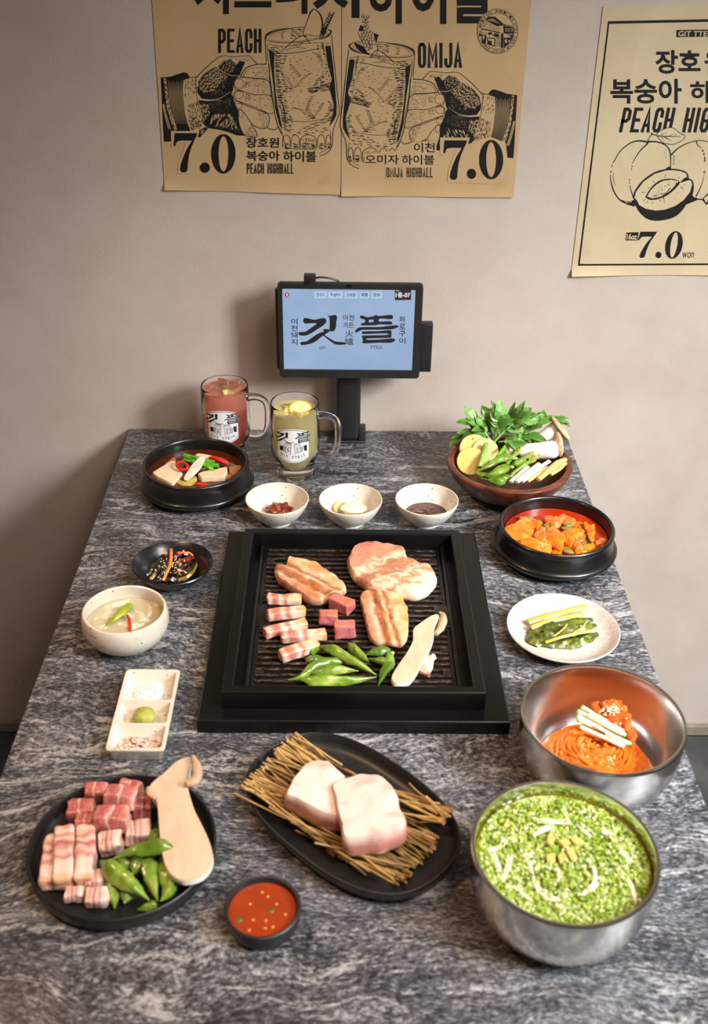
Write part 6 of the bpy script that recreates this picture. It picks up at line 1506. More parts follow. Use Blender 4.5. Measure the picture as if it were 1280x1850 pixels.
# ---------------------------------------------------------------- condiment tray
SALT = noisy('coarse_salt', [(0.3, '#d9d2cc'), (0.7, '#f3f0ee')], 400, 0.35, 0.2, 900, sss=0.3)
rg = random.Random(21); m = MB(); cx, cy = CELLS[0]
for i in range(620):
    a = rg.uniform(0, 6.283); rr = sqrt(rg.random())*1.0; x, y = 0.0215*rr*cos(a), 0.0195*rr*sin(a); zz = 0.0062+0.0075*(1-rr**1.5)*rg.random()+0.0006
    s = rg.uniform(0.0008, 0.0017); b = box(-s, s, -s*.8, s*.8, -s*.6, s*.6)
    m.merge(b, Matrix.Translation((x, y, zz)) @ Matrix.Rotation(rg.uniform(0, 3), 4, 'Z') @ Matrix.Rotation(rg.uniform(0, 3), 4, 'X'))
m.merge(blob(0.018, 0.016, 0.006, 20, 10, 0.1, 90).xf(Matrix.Translation((0, 0, 0.007))))
solid('salt_heap', m, SALT, 'heap of coarse white salt in the back compartment of the tray', 'salt', onT(cx, cy+0.002), kind='stuff', smooth=False)
WAS = noisy('wasabi', [(0.3, '#969a38'), (0.6, '#adac54'), (0.8, '#c4c078')], 130, 0.5, 0.5, 260, 0.0012)
cx, cy = CELLS[1]
solid('wasabi_ball', blob(0.0138, 0.0130, 0.0105, 36, 22, 0.10, 160, 4.0, flat=0.75), WAS, 'ball of green wasabi in the middle tray compartment', 'wasabi', onT(cx+0.001, cy, 0.0152))
SHR = noisy('salted_shrimp_flesh', [(0.3, '#c98f78'), (0.5, '#e2bfae'), (0.75, '#f0ddd2')], 90, 0.25, 0.2, sss=0.3, coat=0.3)
rg = random.Random(4); m = MB(); cx, cy = CELLS[2]
for i in range(64):
    a = rg.uniform(0, 6.283); r0 = sqrt(rg.random()); x, y = 0.0205*r0*cos(a), 0.0105*r0*sin(a); b = rg.uniform(0, 6.28); R = rg.uniform(0.0028, 0.0050); zz = 0.008+rg.uniform(0, 0.005)*(1-r0*0.6)
    P = [(x+R*cos(b+k*0.55), y+R*sin(b+k*0.55), zz+0.0008*sin(k*1.3+i)) for k in range(6)]
    m.merge(tube(P, [0.0006, 0.0012, 0.0014, 0.0013, 0.0009, 0.0004], 6, seg=9))
solid('salted_shrimp', m, SHR, 'pale pink salted shrimp in the front compartment of the tray', 'shrimp', onT(cx, cy), kind='stuff')

# ---------------------------------------------------------------- pickled mustard leaves on the side plate
pp = lambda P: [(880+x/3.2, 1040+y/3.2) for x, y in P]
MUST = noisy('pickled_mustard_leaf', [(0.3, '#2e3408'), (0.5, '#515a14'), (0.7, '#7d7f2c')], 55, 0.24, 0.6, 190, 0.0016, coat=0.4, stretch=(1, 1, 1))
MSTEM = noisy('pickled_mustard_stalk', [(0.3, '#a39a3c'), (0.6, '#bdb65c'), (0.8, '#d6d08a')], 40, 0.3, 0.15, 200, coat=0.3, stretch=(0.4, 3, 1))
mg = 'mustard leaves on the side plate'
for i, (P, z, w) in enumerate((([(250, 310), (330, 350), (430, 330), (600, 290)], (0.009, 0.011, 0.012, 0.010), 0.013), ([(260, 300), (360, 290), (480, 270), (610, 250)], (0.012, 0.015, 0.016, 0.013), 0.012), ([(310, 390), (400, 380), (520, 370), (640, 330)], (0.009, 0.011, 0.011, 0.009), 0.010),
                               ([(330, 330), (430, 310), (540, 290), (630, 280)], (0.014, 0.018, 0.018, 0.013), 0.011), ([(420, 400), (500, 390), (580, 360), (640, 340)], (0.008, 0.010, 0.010, 0.008), 0.009), ([(250, 330), (270, 370), (320, 400)], (0.009, 0.012, 0.009), 0.008))):
    leafstrip('mustard_leaf', ['broad olive mustard leaf filling the middle of the bundle', 'olive mustard leaf at the back beside the pale stalks', 'olive mustard leaf at the front of the bundle', 'topmost mustard leaf fold in the middle of the plate',
               'ruffled mustard leaf edge at the front right of the bundle', 'small curled mustard leaf end at the left of the bundle'][i], 'vegetable', pp(P), z, w, MUST, mg, 0.35, 30, i*2.9, 0.25)
for lb, P, z, r in (('thick yellow mustard stem at the back of the pickled leaves', [(238, 268), (350, 235), (470, 205), (572, 180)], (0.013, 0.014, 0.014, 0.013), 0.0052), ('pale mustard stem beside the thick back stem', [(255, 300), (360, 262), (470, 240), (560, 225)], (0.014, 0.0165, 0.0165, 0.013), 0.0042),
                    ('thin pale mustard stem lying across the front leaf', [(340, 385), (430, 355), (520, 335), (605, 318)], (0.0160, 0.0205, 0.0195, 0.0150), 0.0026), ('slender curved mustard stem over the middle leaf', [(390, 350), (440, 310), (465, 280)], (0.021, 0.024, 0.022), 0.0012), ('slender mustard vein on the right leaf', [(500, 330), (550, 300), (580, 265)], (0.021, 0.022, 0.019), 0.0011)):
    strand('mustard_stalk', lb, 'vegetable', [at(*p, k) for p, k in zip(pp(P), z)], r, MSTEM, 'mustard stems on the side plate', 10, 18, 0.6, 0.1)

# ---------------------------------------------------------------- red noodles
NOOD = noisy('red_noodle', [(0.3, '#cc540e'), (0.55, '#e0741e'), (0.75, '#ec9c54')], 70, 0.24, 0.0, coat=0.45)
rg = random.Random(14); m = MB()
nc = Vector((-0.004, -0.010, 0.0))
for i in range(210):
    ph = rg.uniform(0, 6.283); r0 = rg.uniform(0.010, 0.066)**1.0; ln = rg.uniform(1.6, 4.2); k = 16; P = []
    zt = 0.012+0.044*max(0, 1-(r0/0.074)**2.2); zz = zt-rg.uniform(0, 0.006); ex = rg.uniform(0.78, 1.0); w1 = rg.uniform(-0.006, 0.006); tl = rg.uniform(-0.4, 0.4)
    for j in range(k):
        a = ph+ln*(j/(k-1)-0.5); rr = r0+w1*sin(j*0.45+i); x, y = rr*cos(a), rr*ex*sin(a)
        q_ = hypot(x, y); P.append((nc.x+x*1.0, nc.y+y, 0.010+0.044*max(0, 1-(q_/0.072)**2.4)-(zt-zz)+0.0016*sin(j*0.8+i)))
    def zm(q_): return 0.0085 if q_ < 0.04 else 0.0085+(q_-0.04)/0.02*0.004 if q_ < 0.06 else 0.0125+(q_-0.06)/0.014*0.0115
    P = [(x, y, max(z, zm(min(0.074, hypot(x, y))))) for x, y, z in P]
    P = [(x, y, z) if hypot(x, y) < 0.074 else (x*0.074/hypot(x, y), y*0.074/hypot(x, y), z) for x, y, z in P]
    m.merge(tube(P, rg.uniform(0.0014, 0.0018), 5, seg=22))
m.merge(blob(0.052, 0.050, 0.030, 30, 16, flat=0.25).xf(Matrix.Translation((nc.x, nc.y, 0.018))))
solid('red_noodles', m, NOOD, 'coiled heap of red seasoned noodles in the rear steel bowl', 'noodles', onT(*NB), kind='stuff')
pn = lambda P: [(940+x/4.571, 1240+y/4.571) for x, y in P]
CUC = noisy('cucumber_flesh', [(0.3, '#d3cf9c'), (0.6, '#e4e2bf'), (0.8, '#f0efda')], 50, 0.3, 0.05, 200, sss=0.2); CUCS = plain('cucumber_skin', '#5fa02e', 0.35)
ng = 'cucumber sticks on the red noodles'
NZ = 0.062
for i, (a, b, z) in enumerate((((505, 178), (850, 385), NZ+0.004), ((470, 215), (860, 405), NZ+0.003), ((470, 255), (800, 440), NZ+0.002), ((470, 285), (690, 375), NZ+0.0015), ((490, 345), (860, 510), NZ), ((560, 250), (870, 420), NZ+0.0055), ((700, 395), (915, 490), NZ+0.001))):
    A, B = at(*pn([a])[0], z), at(*pn([b])[0], z-0.006); c = (A+B)/2; d = B-A; L = d.length
    t = thing('cucumber_stick', ['cucumber stick at the back of the fan on the noodles', 'cucumber stick second from the back on the noodles', 'cucumber stick in the middle of the fan on noodles', 'shortest cucumber stick at the left of the noodle fan', 'front cucumber stick of the fan on the red noodles', 'cucumber stick lying over the others on red noodles', 'short cucumber stick at the right end of the noodle fan'][i], 'vegetable', c, 0, ng)
    t.rotation_euler = (0, -math.asin(d.z/L), atan2(d.y, d.x))
    part('flesh', rbox(L, 0.0052, 0.0040, 0.0012, 3, 0.0004, 100, i), CUC, t)
    s = -1 if i not in (6, 5) else 1
    part('skin_edge', rbox(0.0034, 0.0054, 0.0036, 0.0010, 1).xf(Matrix.Translation((s*(L/2-0.0012), 0, 0.0003))), CUCS, t)
KIM = stewm('sliced_kimchi', '#8c300c', '#b8541c', '#d88846')
kg = 'kimchi slices on the red noodles'
for i, (lb, P, z, h) in enumerate((('orange kimchi slice at the back left of the noodles', [(580, 150), (620, 115), (680, 125), (700, 190), (660, 220), (600, 200)], 0.060, 0.009), ('kimchi slice under the sesame at the noodle top', [(660, 120), (760, 100), (850, 120), (830, 200), (740, 210), (690, 180)], 0.062, 0.010),
    ('folded kimchi slice at the right of the noodle top', [(800, 160), (870, 150), (920, 260), (930, 310), (860, 330), (790, 250)], 0.056, 0.010), ('small red kimchi piece under the cucumber sticks', [(690, 240), (790, 230), (850, 290), (820, 340), (740, 290)], 0.056, 0.010), ('kimchi slice hanging down the right of noodles', [(860, 330), (940, 310), (970, 400), (950, 470), (890, 430)], 0.048, 0.009))):
    poly_piece('kimchi_slice', lb, 'kimchi', pn(P), z, h, KIM, kg, edge=0.4, n=40, wob=0.0026, wsc=110, seed=i*4.1, dome=0.001)
rg = random.Random(6)
seeds('sesame_seeds', 'sesame seeds over the kimchi on top of the red noodles', [at(*pn([(rg.gauss(755, 42), rg.gauss(190, 24))])[0], 0.0735) for _ in range(60)], 0.0013)
seeds('sesame_seeds', 'sesame seeds in front of the cucumber sticks on red noodles', [at(*pn([(rg.gauss(680, 60), rg.gauss(560, 45))])[0], 0.0530) for _ in range(34)], 0.0013)

# ---------------------------------------------------------------- green onion noodle soup
GSOUP = soupm('green_tinged_broth', '#6b6a14')
GLZ = 0.0735
solid('noodle_broth', disc(0.0850), GSOUP, 'green tinged broth in the front steel bowl', 'soup', onT(GB[0], GB[1], GLZ))
pg = lambda P: [(860+x/3.765, 1420+y/3.765) for x, y in P]
WN = noisy('white_noodle', [(0.3, '#d5c6aa'), (0.7, '#ece2d0')], 40, 0.3, 0.0, sss=0.2)
m = MB(); rg = random.Random(9); gc = onT(GB[0], GB[1])
def loc(p, z): q_ = at(p[0], p[1], z); return q_-gc
for P in ([(370, 520), (390, 620), (440, 710), (540, 770), (640, 730)], [(760, 500), (800, 580), (800, 670), (720, 740)], [(400, 330), (450, 300), (520, 285)], [(120, 460), (150, 540), (170, 620)], [(180, 640), (210, 560), (240, 470)],
          [(1000, 610), (1060, 680), (1090, 790)], [(980, 440), (1060, 510), (1140, 580)], [(420, 240), (520, 245), (640, 250)], [(700, 270), (760, 310), (790, 340)], [(250, 680), (310, 720), (340, 760)], [(560, 800), (590, 840), (580, 870)], [(200, 350), (180, 410), (90, 440)], [(540, 560), (570, 590), (560, 640)], [(690, 730), (760, 720), (830, 660)], [(320, 470), (350, 480), (380, 460)], [(860, 300), (920, 340), (950, 380)]):
    for j in range(6):
        dx, dy = rg.uniform(-16, 16), rg.uniform(-14, 14)
        Q = [loc(pg([(x+dx+rg.uniform(-5, 5), y+dy+rg.uniform(-5, 5))])[0], GLZ+rg.uniform(0.0008, 0.0032)) for x, y in P]
        m.merge(tube(Q, 0.0011, 5, seg=14))
solid('white_noodles', m, WN, 'white noodles surfacing in swirls among the green onion', 'noodles', gc, kind='stuff')
CHA = noisy('chopped_onion_green', [(0.3, '#7f9a26'), (0.5, '#a3b848'), (0.7, '#c6d07c')], 40, 0.35); CHB = noisy('chopped_onion_pale', [(0.3, '#c2cc84'), (0.7, '#e6e8c8')], 60, 0.35); CHC = noisy('chopped_onion_dark', [(0.3, '#567a1c'), (0.7, '#7f9c3a')], 60, 0.35)
m = MB(); rg = random.Random(77); ringc = {}
def chop(R, r, h, n=8):
    vs = []; fs = []
    for (q_, z) in ((R, 0), (R, h), (r, h), (r, 0)):
        for i in range(n): a = 2*pi*i/n; vs.append((q_*cos(a), q_*sin(a), z))
    for k in range(4):
        for i in range(n): fs.append((k*n+i, k*n+(i+1) % n, ((k+1) % 4)*n+(i+1) % n, ((k+1) % 4)*n+i))
    return MB().add(vs, fs)
CH = [chop(rr, rr*0.5, hh) for rr, hh in ((0.0014, 0.0019), (0.0018, 0.0017), (0.0012, 0.0026), (0.0021, 0.0016))]
holes = [loc(p, GLZ) for p in pg([(390, 620), (440, 710), (540, 770), (800, 580), (800, 670), (450, 300), (150, 540), (210, 560), (1060, 680), (1060, 510), (520, 245), (1090, 760), (1130, 720)])]
cnt = 0
while cnt < 3700:
    a = rg.uniform(0, 6.283); r0 = 0.0812*sqrt(rg.random()); x, y = r0*cos(a), r0*sin(a)
    if any(hypot(x-q_.x, y-q_.y) < 0.0042 for q_ in holes) and rg.random() < 0.85: continue
    if r0 < 0.055 and rg.random() < 0.12: continue
    k = rg.random(); zz = GLZ+rg.uniform(-0.0012, 0.0026)+(0.004*max(0, 1-r0/0.03))*rg.random()
    m.merge(rg.choice(CH), Matrix.Translation((x, y, zz)) @ Matrix.Rotation(rg.uniform(0, 6.3), 4, 'Z') @ Matrix.Rotation(rg.uniform(-1.3, 1.3), 4, 'X'), 0 if k < 0.66 else 1 if k < 0.82 else 2); cnt += 1
solid('chopped_green_onion', m, [CHA, CHB, CHC], 'thick layer of chopped green onion over the noodle soup', 'green onion', gc, kind='stuff')
KPC = noisy('pickled_radish', [(0.3, '#b09a4c'), (0.6, '#cbb870'), (0.8, '#e2dab0')], 50, 0.3, 0.2, sss=0.1)
for i, (P, z) in enumerate((([(490, 330), (520, 310), (545, 350), (520, 400), (490, 390)], 0.080), ([(560, 370), (620, 350), (650, 380), (600, 410)], 0.081), ([(640, 350), (720, 345), (730, 390), (680, 400)], 0.080), ([(610, 430), (660, 410), (700, 490), (660, 510)], 0.080), ([(480, 460), (540, 450), (545, 520), (490, 520)], 0.079), ([(560, 470), (600, 440), (620, 480), (580, 530)], 0.079))):
    poly_piece('radish_piece', ['brown pickled radish piece at the upper left of the soup centre', 'yellow green radish piece in the middle of the soup centre', 'pale radish piece at the upper right of the soup centre', 'cream radish piece at the right of the soup centre', 'tan radish piece at the lower left of the soup centre', 'small orange radish piece at the lower middle of soup'][i], 'vegetable', pg(P), z-0.004, 0.005, KPC, 'radish pieces on the green soup', edge=0.4, n=28, wob=0.0012)

# ---------------------------------------------------------------- red dipping sauce
DIP = soupm('chilli_dip', '#873214')
solid('dipping_sauce', disc(0.0336), DIP, 'orange red chilli sauce in the small plum bowl', 'sauce', onT(SB[0], SB[1], 0.0185))
ps = lambda P: [(380+x/2.667, 1310+y/2.667) for x, y in P]
sd = plain('chilli_seed', '#e2873c', 0.4)
for i, p in enumerate(((250, 805), (278, 826), (192, 862), (320, 862), (207, 938), (268, 942), (302, 972), (265, 978), (188, 988), (362, 912))):
    c = at(*ps([p])[0], 0.0187); o = solid('chilli_seed', blob(0.0017, 0.0014, 0.0006, 10, 6), sd, 'small orange chilli seeds floating in the red dipping sauce', 'seed', c, i*1.3, 'chilli seeds in the dipping sauce')
hb = noisy('herb_bit', [(0.3, '#2e4a0c'), (0.7, '#56741e')], 60, 0.4)
for p, lb in (((292, 893), 'green herb bit at the right in dipping sauce'), ((140, 938), 'green herb bit at the left in dipping sauce')):
    solid('herb_bit', blob(0.0034, 0.0028, 0.0007, 12, 6, 0.3, 300), hb, lb, 'herb', at(*ps([p])[0], 0.0187), 0.4, 'herb bits in the dipping sauce')

# ---------------------------------------------------------------- raw pork plate, front left
pm = lambda x, y: (20+x/3.2, 1350+y/3.2)
FZ = 0.0068
gs = 'raw belly strips on the round plate'
bar('pork_belly_strip', 'orange edged raw belly strip at the far left of the round plate', 'meat', pm(240, 520), pm(205, 810), 0.0150, 0.0150, STRIPR, FZ, gs, 11.1, r=0.0035, wob=0.0014)
bar('pork_belly_strip', 'pale raw belly strip, second from the left on the round plate', 'meat', pm(318, 480), pm(300, 800), 0.0210, 0.0200, STRIPR, FZ+0.0005, gs, 12.2, r=0.004, wob=0.0014)
bar('pork_belly_strip', 'pale raw belly strip, third from the left on the round plate', 'meat', pm(440, 470), pm(425, 795), 0.0205, 0.0200, STRIPR, FZ+0.0005, gs, 13.3, r=0.004, wob=0.0014)
gs = 'raw pork cubes on the round plate'
for i, (lb, a, b, w, h, z) in enumerate((
    ('raw pork cube at the left of the heap on the round plate', (335, 375), (495, 370), 0.022, 0.022, FZ), ('raw pork cube at the back left of the heap on the plate', (430, 260), (560, 265), 0.018, 0.020, FZ),
    ('big red pork cube on top of the heap on the plate', (535, 285), (715, 300), 0.021, 0.019, FZ+0.022), ('glistening pork cube at the front of the heap top', (490, 415), (690, 425), 0.022, 0.024, FZ+0.008),
    ('raw pork cube at the back right of the heap', (640, 235), (765, 260), 0.018, 0.022, FZ), ('raw pork cube at the right of the heap', (700, 360), (810, 350), 0.021, 0.020, FZ),
    ('pinkish pork cube beside the mushroom and the peppers on the plate', (655, 500), (808, 480), 0.024, 0.018, FZ), ('raw pork cube between the third strip and the peppers', (510, 560), (650, 545), 0.022, 0.020, FZ),
    ('raw pork cube behind the third belly strip', (380, 455), (500, 450), 0.018, 0.020, FZ), ('small pork cube at the plate front, left one', (305, 855), (425, 850), 0.014, 0.0135, FZ),
    ('pork cube at the plate front beside the peppers', (430, 870), (568, 865), 0.018, 0.0160, FZ), ('pork piece between the third strip and the front cubes', (440, 780), (545, 770), 0.020, 0.0145, FZ))):
    bar('pork_cube', lb, 'meat', pm(*a), pm(*b), w, h, CUBE if i not in (6, 7, 9, 10, 11) else STRIPR, z, gs, 20+i*1.7, r=0.0035, wob=0.0016, roll=0.12*sin(i*2.1), tilt=0.10*cos(i*1.7))
gp = 'green peppers on the round plate'
pmz = lambda P, z: ptsz([pm(*p) for p in P], z)
pepper('green pepper behind the top one, pointing up beside the mushroom', pmz([(830, 475), (832, 520), (825, 570), (815, 620)], [FZ+0.010, FZ+0.011, FZ+0.010, FZ+0.008]), 0.0080, gp, False)
pepper('glossy pepper at the back of the heap under the top pepper', pmz([(600, 660), (660, 680), (720, 660)], FZ+0.009), 0.0074, gp, False)
pepper('pepper standing at left of the pepper heap towards the plate front', pmz([(560, 730), (580, 800), (595, 870), (600, 935)], FZ+0.008), 0.0076, gp)
pepper('short pepper between the two front peppers', pmz([(690, 830), (670, 860), (655, 905)], FZ+0.008), 0.0078, gp)
pepper('slim pepper rising behind the big slanting pepper', pmz([(750, 640), (730, 690), (700, 740)], FZ+0.011), 0.0076, gp, False)
pepper('pepper pointing down in the middle of the pepper heap', pmz([(810, 640), (800, 700), (820, 790), (848, 890)], [FZ+0.015, FZ+0.014, FZ+0.011, FZ+0.008]), 0.0084, gp, False)
pepper('fat pepper at the right of the heap, curling at the front', pmz([(868, 640), (895, 720), (925, 790), (900, 850), (865, 890)], [FZ+0.010, FZ+0.010, FZ+0.010, FZ+0.009, FZ+0.008]), 0.0092, gp, False)
pepper('small pepper tip lying at the very front of the plate', pmz([(840, 900), (800, 920), (730, 940)], FZ+0.005), 0.0058, gp, False)
pepper('large blemished pepper slanting across the heap front', pmz([(520, 660), (600, 720), (700, 800), (800, 885)], [FZ+0.022, FZ+0.022, FZ+0.020, FZ+0.014]), 0.0100, gp, False)
pepper('pepper lying on top of the heap with its stem against the mushroom', pmz([(955, 595), (880, 580), (790, 590), (690, 605), (590, 645)], [FZ+0.027, FZ+0.028, FZ+0.026, FZ+0.024, FZ+0.020]), 0.0082, gp)
_ms = mushroom_slice('large raw king oyster mushroom slice leaning on the round plate',
    [pm(*p) for p in [(850, 300), (795, 265), (800, 225), (900, 160), (960, 100), (1050, 70), (1040, 130), (1015, 180), (1030, 270), (1060, 360), (1110, 450), (1150, 530), (1170, 610), (1150, 680), (1090, 720), (1010, 738), (950, 725), (905, 690), (880, 620), (862, 500), (855, 400)]],
    [([pm(*p) for p in [(1020, 215), (1060, 205), (1082, 165), (1075, 115), (1055, 72)]], 0.022, [0.004, 0.006, 0.006, 0.0045, 0.002]), ([pm(*p) for p in [(835, 295), (805, 270), (800, 240)]], 0.020, [0.002, 0.004, 0.003])], FZ+0.0180, 0.016); _ms.rotation_euler = (0.10, 0, 0)

# ---------------------------------------------------------------- straw mat and thick pork cuts on the oval plate
po = lambda x, y: (380+x/2.6667, 1310+y/2.6667)
STRAW = [noisy('straw_light', [(0.3, '#a07c44'), (0.7, '#caa766')], 60, 0.5, 0.1), noisy('straw_mid', [(0.3, '#86683a'), (0.7, '#ad8a50')], 60, 0.5, 0.1), noisy('straw_dark', [(0.3, '#5a4018'), (0.7, '#7c5c28')], 60, 0.5, 0.1)]
O4 = [at(420+x/2.909, 1310+y/2.909, 0.014) for x, y in ((310, 100), (60, 375), (845, 880), (1165, 500))]
t = thing('straw_mat', 'mat of dry straw twigs under the pork on the oval plate', 'straw', (sum((p.x for p in O4))/4, sum((p.y for p in O4))/4, H+0.0070))
o = t.location; rg = random.Random(31)
meshes = {}
ax = (O4[2]+O4[3]-O4[0]-O4[1]).normalized(); yaw = atan2(ax.y, ax.x)
for k in range(9):
    L = (0.030, 0.038, 0.045, 0.05, 0.06, 0.07, 0.08, 0.10, 0.13)[k]; P = [(L*(j/4-0.5), 0.0012*sin(j*1.4+k), 0.0008*sin(j*2.2+k)) for j in range(5)]
    for c_ in range(3):
        R = [0.0013, 0.0011, 0.0016, 0.0011, 0.0014] if k % 2 else [0.0012, 0.0011, 0.0011, 0.0016, 0.0010]
        meshes[(k, c_)] = (tube(P, R, 6, seg=8).mesh('twig', STRAW[c_]), L)
nt = 0
for i in range(250):
    u0 = rg.random(); v = rg.random(); k = rg.randrange(9); c_ = rg.choice((0, 0, 1, 1, 1, 2)); me, L = meshes[(k, c_)]
    A = O4[0].lerp(O4[1], v); B = O4[3].lerp(O4[2], v); tot = (B-A).length
    lo, hi = L/2/tot, 1-L/2/tot
    if hi <= lo: continue
    u = lo if u0 < 0.30 else hi if u0 > 0.70 else rg.uniform(lo, hi); u += rg.uniform(-0.02, 0.02)
    p = A.lerp(B, u); ya = yaw+rg.gauss(0, 0.17)
    def inside(q_, sh):
        dx, dy = q_.x-OV[0], q_.y-OV[1]; a_, b_ = dx*cos(OVA)+dy*sin(OVA), -dx*sin(OVA)+dy*cos(OVA)
        return (abs(a_)/(0.1300-sh))**2.55+(abs(b_)/(0.0845-sh))**2.55 < 1
    dv = Vector((cos(ya), sin(ya), 0))*(L/2); ea, eb = p-dv, p+dv; ia, ib = inside(ea, 0.018), inside(eb, 0.018)
    if ia and ib: za = zb_ = rg.uniform(0.0026, 0.0064)
    else:                                                # an end that passes over the rim lies on it
        za = 0.0225 if not ia else 0.008+rg.uniform(0, 0.004); zb_ = 0.0225 if not ib else 0.008+rg.uniform(0, 0.004)
    ob = link('twig', me, t, (p.x-o.x, p.y-o.y, (za+zb_)/2)); ob.rotation_euler = (rg.uniform(0, 0.5), -math.asin(max(-1, min(1, (zb_-za)/L))), ya); nt += 1
part('tie_thread', tube([O4[0].lerp(O4[3], 0.42)-o+Vector((0, 0, 0.001)), O4[0].lerp(O4[3], 0.42).lerp(O4[1].lerp(O4[2], 0.42), 0.5)-o+Vector((0, 0, 0.002)), O4[1].lerp(O4[2], 0.42)-o+Vector((0, 0, 0.001))], 0.0008, 6, seg=20), STRAW[2], t)
def m_thick(name):
    t = NT(name); g = t.coords('Generated'); ob = t.coords('Object'); s = t.n('ShaderNodeSeparateXYZ'); t.l(g, s.inputs[0])
    nz = t.noise(ob, 42, 5, 0.6); f = t.math('ADD', s.outputs[2], t.math('MULTIPLY', t.math('SUBTRACT', nz, 0.5), 0.32))
    c = t.ramp(f, [(0.10, '#e2b0a0'), (0.30, '#d08678'), (0.48, '#cf8a7c'), (0.62, '#e0aa9a'), (0.74, '#d9bcae'), (0.9, '#dcc6b9')])
    b = t.ramp(t.noise(ob, 26, 4, 0.6, 0.6), [(0.50, (0, 0, 0)), (0.66, (1, 1, 1))]); c = t.mix(t.math('MULTIPLY', b, 0.55), c, '#cf8a7c')
    t.color(c); t.set(Roughness=0.34, Subsurface_Weight=0.18, Subsurface_Radius=(0.7, 0.3, 0.2), Subsurface_Scale=0.005, Coat_Weight=0.3, Coat_Roughness=0.15)
    t.bump(t.math('ADD', t.noise(ob, 150, 4), nz), 0.25, 0.0012); return t.m
THICK = m_thick('thick_raw_pork')
def cut(label, px, z, h, rot, **kw):
    W = [at(*po(*p), z+h) for p in px]; c = sum(W, Vector())/len(W); L = [(p.x-c.x, p.y-c.y) for p in W]
    if sum(L[i-1][0]*L[i][1]-L[i][0]*L[i-1][1] for i in range(len(L))) < 0: L.reverse()
    ob = solid('pork_cut', slab(L, h, 80, **kw), THICK, label, 'meat', (c.x, c.y, H+z), 0, 'thick pork cuts on the oval plate'); ob.rotation_euler = (rot[0], rot[1], 0); return ob
cut('thick raw pork cut with white fat top, the left one underneath', [(360, 300), (440, 195), (475, 165), (560, 162), (640, 225), (690, 300), (680, 400), (620, 440), (520, 415), (400, 350), (345, 330)], 0.0225, 0.024, (0.03, 0.06), edge=0.34, wob=0.0022, wsc=45, seed=3.0, under=0.97, dome=0.001)
cut('thick raw pork cut with white fat top, the right one resting on the other', [(590, 262), (640, 240), (740, 232), (830, 240), (885, 268), (925, 370), (958, 470), (935, 500), (830, 525), (720, 530), (655, 535), (640, 470), (620, 370)], 0.0245, 0.030, (0.05, -0.09), edge=0.30, wob=0.0022, wsc=45, seed=8.0, under=0.97, dome=0.001)

# ---------------------------------------------------------------- vegetables in the wooden bowl
pv = lambda x, y: (820+x/5.818, 730+y/5.818)
A_ = lambda P, z: [at(*pv(*p), k) for p, k in zip(P, z if isinstance(z, (list, tuple)) else [z]*len(P))]
POT = noisy('potato_flesh', [(0.3, '#d8b456'), (0.7, '#e8cc7e')], 50, 0.4, 0.1, 160, sss=0.15); POTS = plain('squash_skin', '#b9a93e', 0.4)
def round_slice(label, px, z, R, rot, th=0.007, ry=1.0, group='round squash slices in the wooden bowl'):
    c = at(*pv(*px), z); t = thing('squash_slice', label, 'vegetable', c, 0, group); t.rotation_euler = rot
    part('flesh', lathe([(0, -th/2), (R*0.93, -th/2), (R*0.955, -th*0.36), (R*0.955, th*0.36), (R*0.93, th/2), (0, th/2)], 44, 1, ry), POT, t)
    part('rind', lathe([(R*0.93, -th*0.47), (R*0.985, -th*0.44), (R, -th*0.3), (R, th*0.3), (R*0.985, th*0.44), (R*0.93, th*0.47)], 44, 1, ry), POTS, t)
fx = lambda tip, yaw=0.0: (radians(tip), 0, radians(yaw))
round_slice('round yellow squash slice at the back left of the wooden bowl', (215, 470), 0.060, 0.0245, (radians(58), radians(-6), 0))
round_slice('round yellow squash slice behind the green leek piece', (330, 500), 0.058, 0.0225, (radians(56), radians(6), 0))
round_slice('large yellow squash slice at the front left of the wooden bowl', (185, 600), 0.054, 0.0235, (radians(50), radians(-10), radians(-8)))
TF2 = noisy('cream_cheese_block', [(0.3, '#e3d29e'), (0.7, '#efe3bd')], 50, 0.4, 0.1, 200, sss=0.2)
a, b = A_([(510, 520), (620, 480)], 0.060)
o = solid('cheese_block', rbox(0.021, 0.020, 0.018, 0.0015, 2), TF2, 'pale cheese block in the middle of the wooden bowl', 'cheese', ((a.x+b.x)/2, (a.y+b.y)/2, H+0.050), 0.55); o.rotation_euler = (0.45, 0.1, 0.55)
LKG = noisy('leek_green', [(0.3, '#6aa32a'), (0.5, '#9cc764'), (0.7, '#d2e3b2')], 70, 0.35, 0.1, 200, stretch=(7, 0.6, 1))
P = A_([(295, 670), (325, 580), (350, 500), (365, 420)], [0.058, 0.066, 0.071, 0.076])
strand('leek_piece', 'green and white leek length standing against the squash slices', 'vegetable', P, 0.0078, LKG, None, 14, 12, 0.55)
PV = lambda P, z: A_(P, z)
gp = 'green peppers in the wooden bowl'
pepper('long green pepper on top at the left of the wooden bowl', PV([(625, 570), (560, 565), (470, 590), (370, 650), (240, 705)], [0.067, 0.071, 0.071, 0.068, 0.062]), 0.0070, gp, True)
pepper('green pepper in front of the long one in the wooden bowl', PV([(590, 655), (540, 680), (450, 725), (370, 750), (290, 750)], [0.066, 0.067, 0.065, 0.062, 0.060]), 0.0078, gp, False)
pepper('dark green pepper under the two others in wooden bowl', PV([(600, 765), (540, 780), (450, 790), (380, 785)], [0.058, 0.058, 0.057, 0.056]), 0.0060, gp, True)
pepper('short green pepper in the middle of the wooden bowl', PV([(765, 595), (700, 610), (650, 630), (600, 640)], [0.066, 0.067, 0.066, 0.062]), 0.0066, gp, False)
pepper('green pepper at the bowl front, tucked under the peppers', PV([(560, 800), (480, 815), (400, 800), (330, 775)], [0.057, 0.056, 0.055, 0.055]), 0.0064, gp, False)
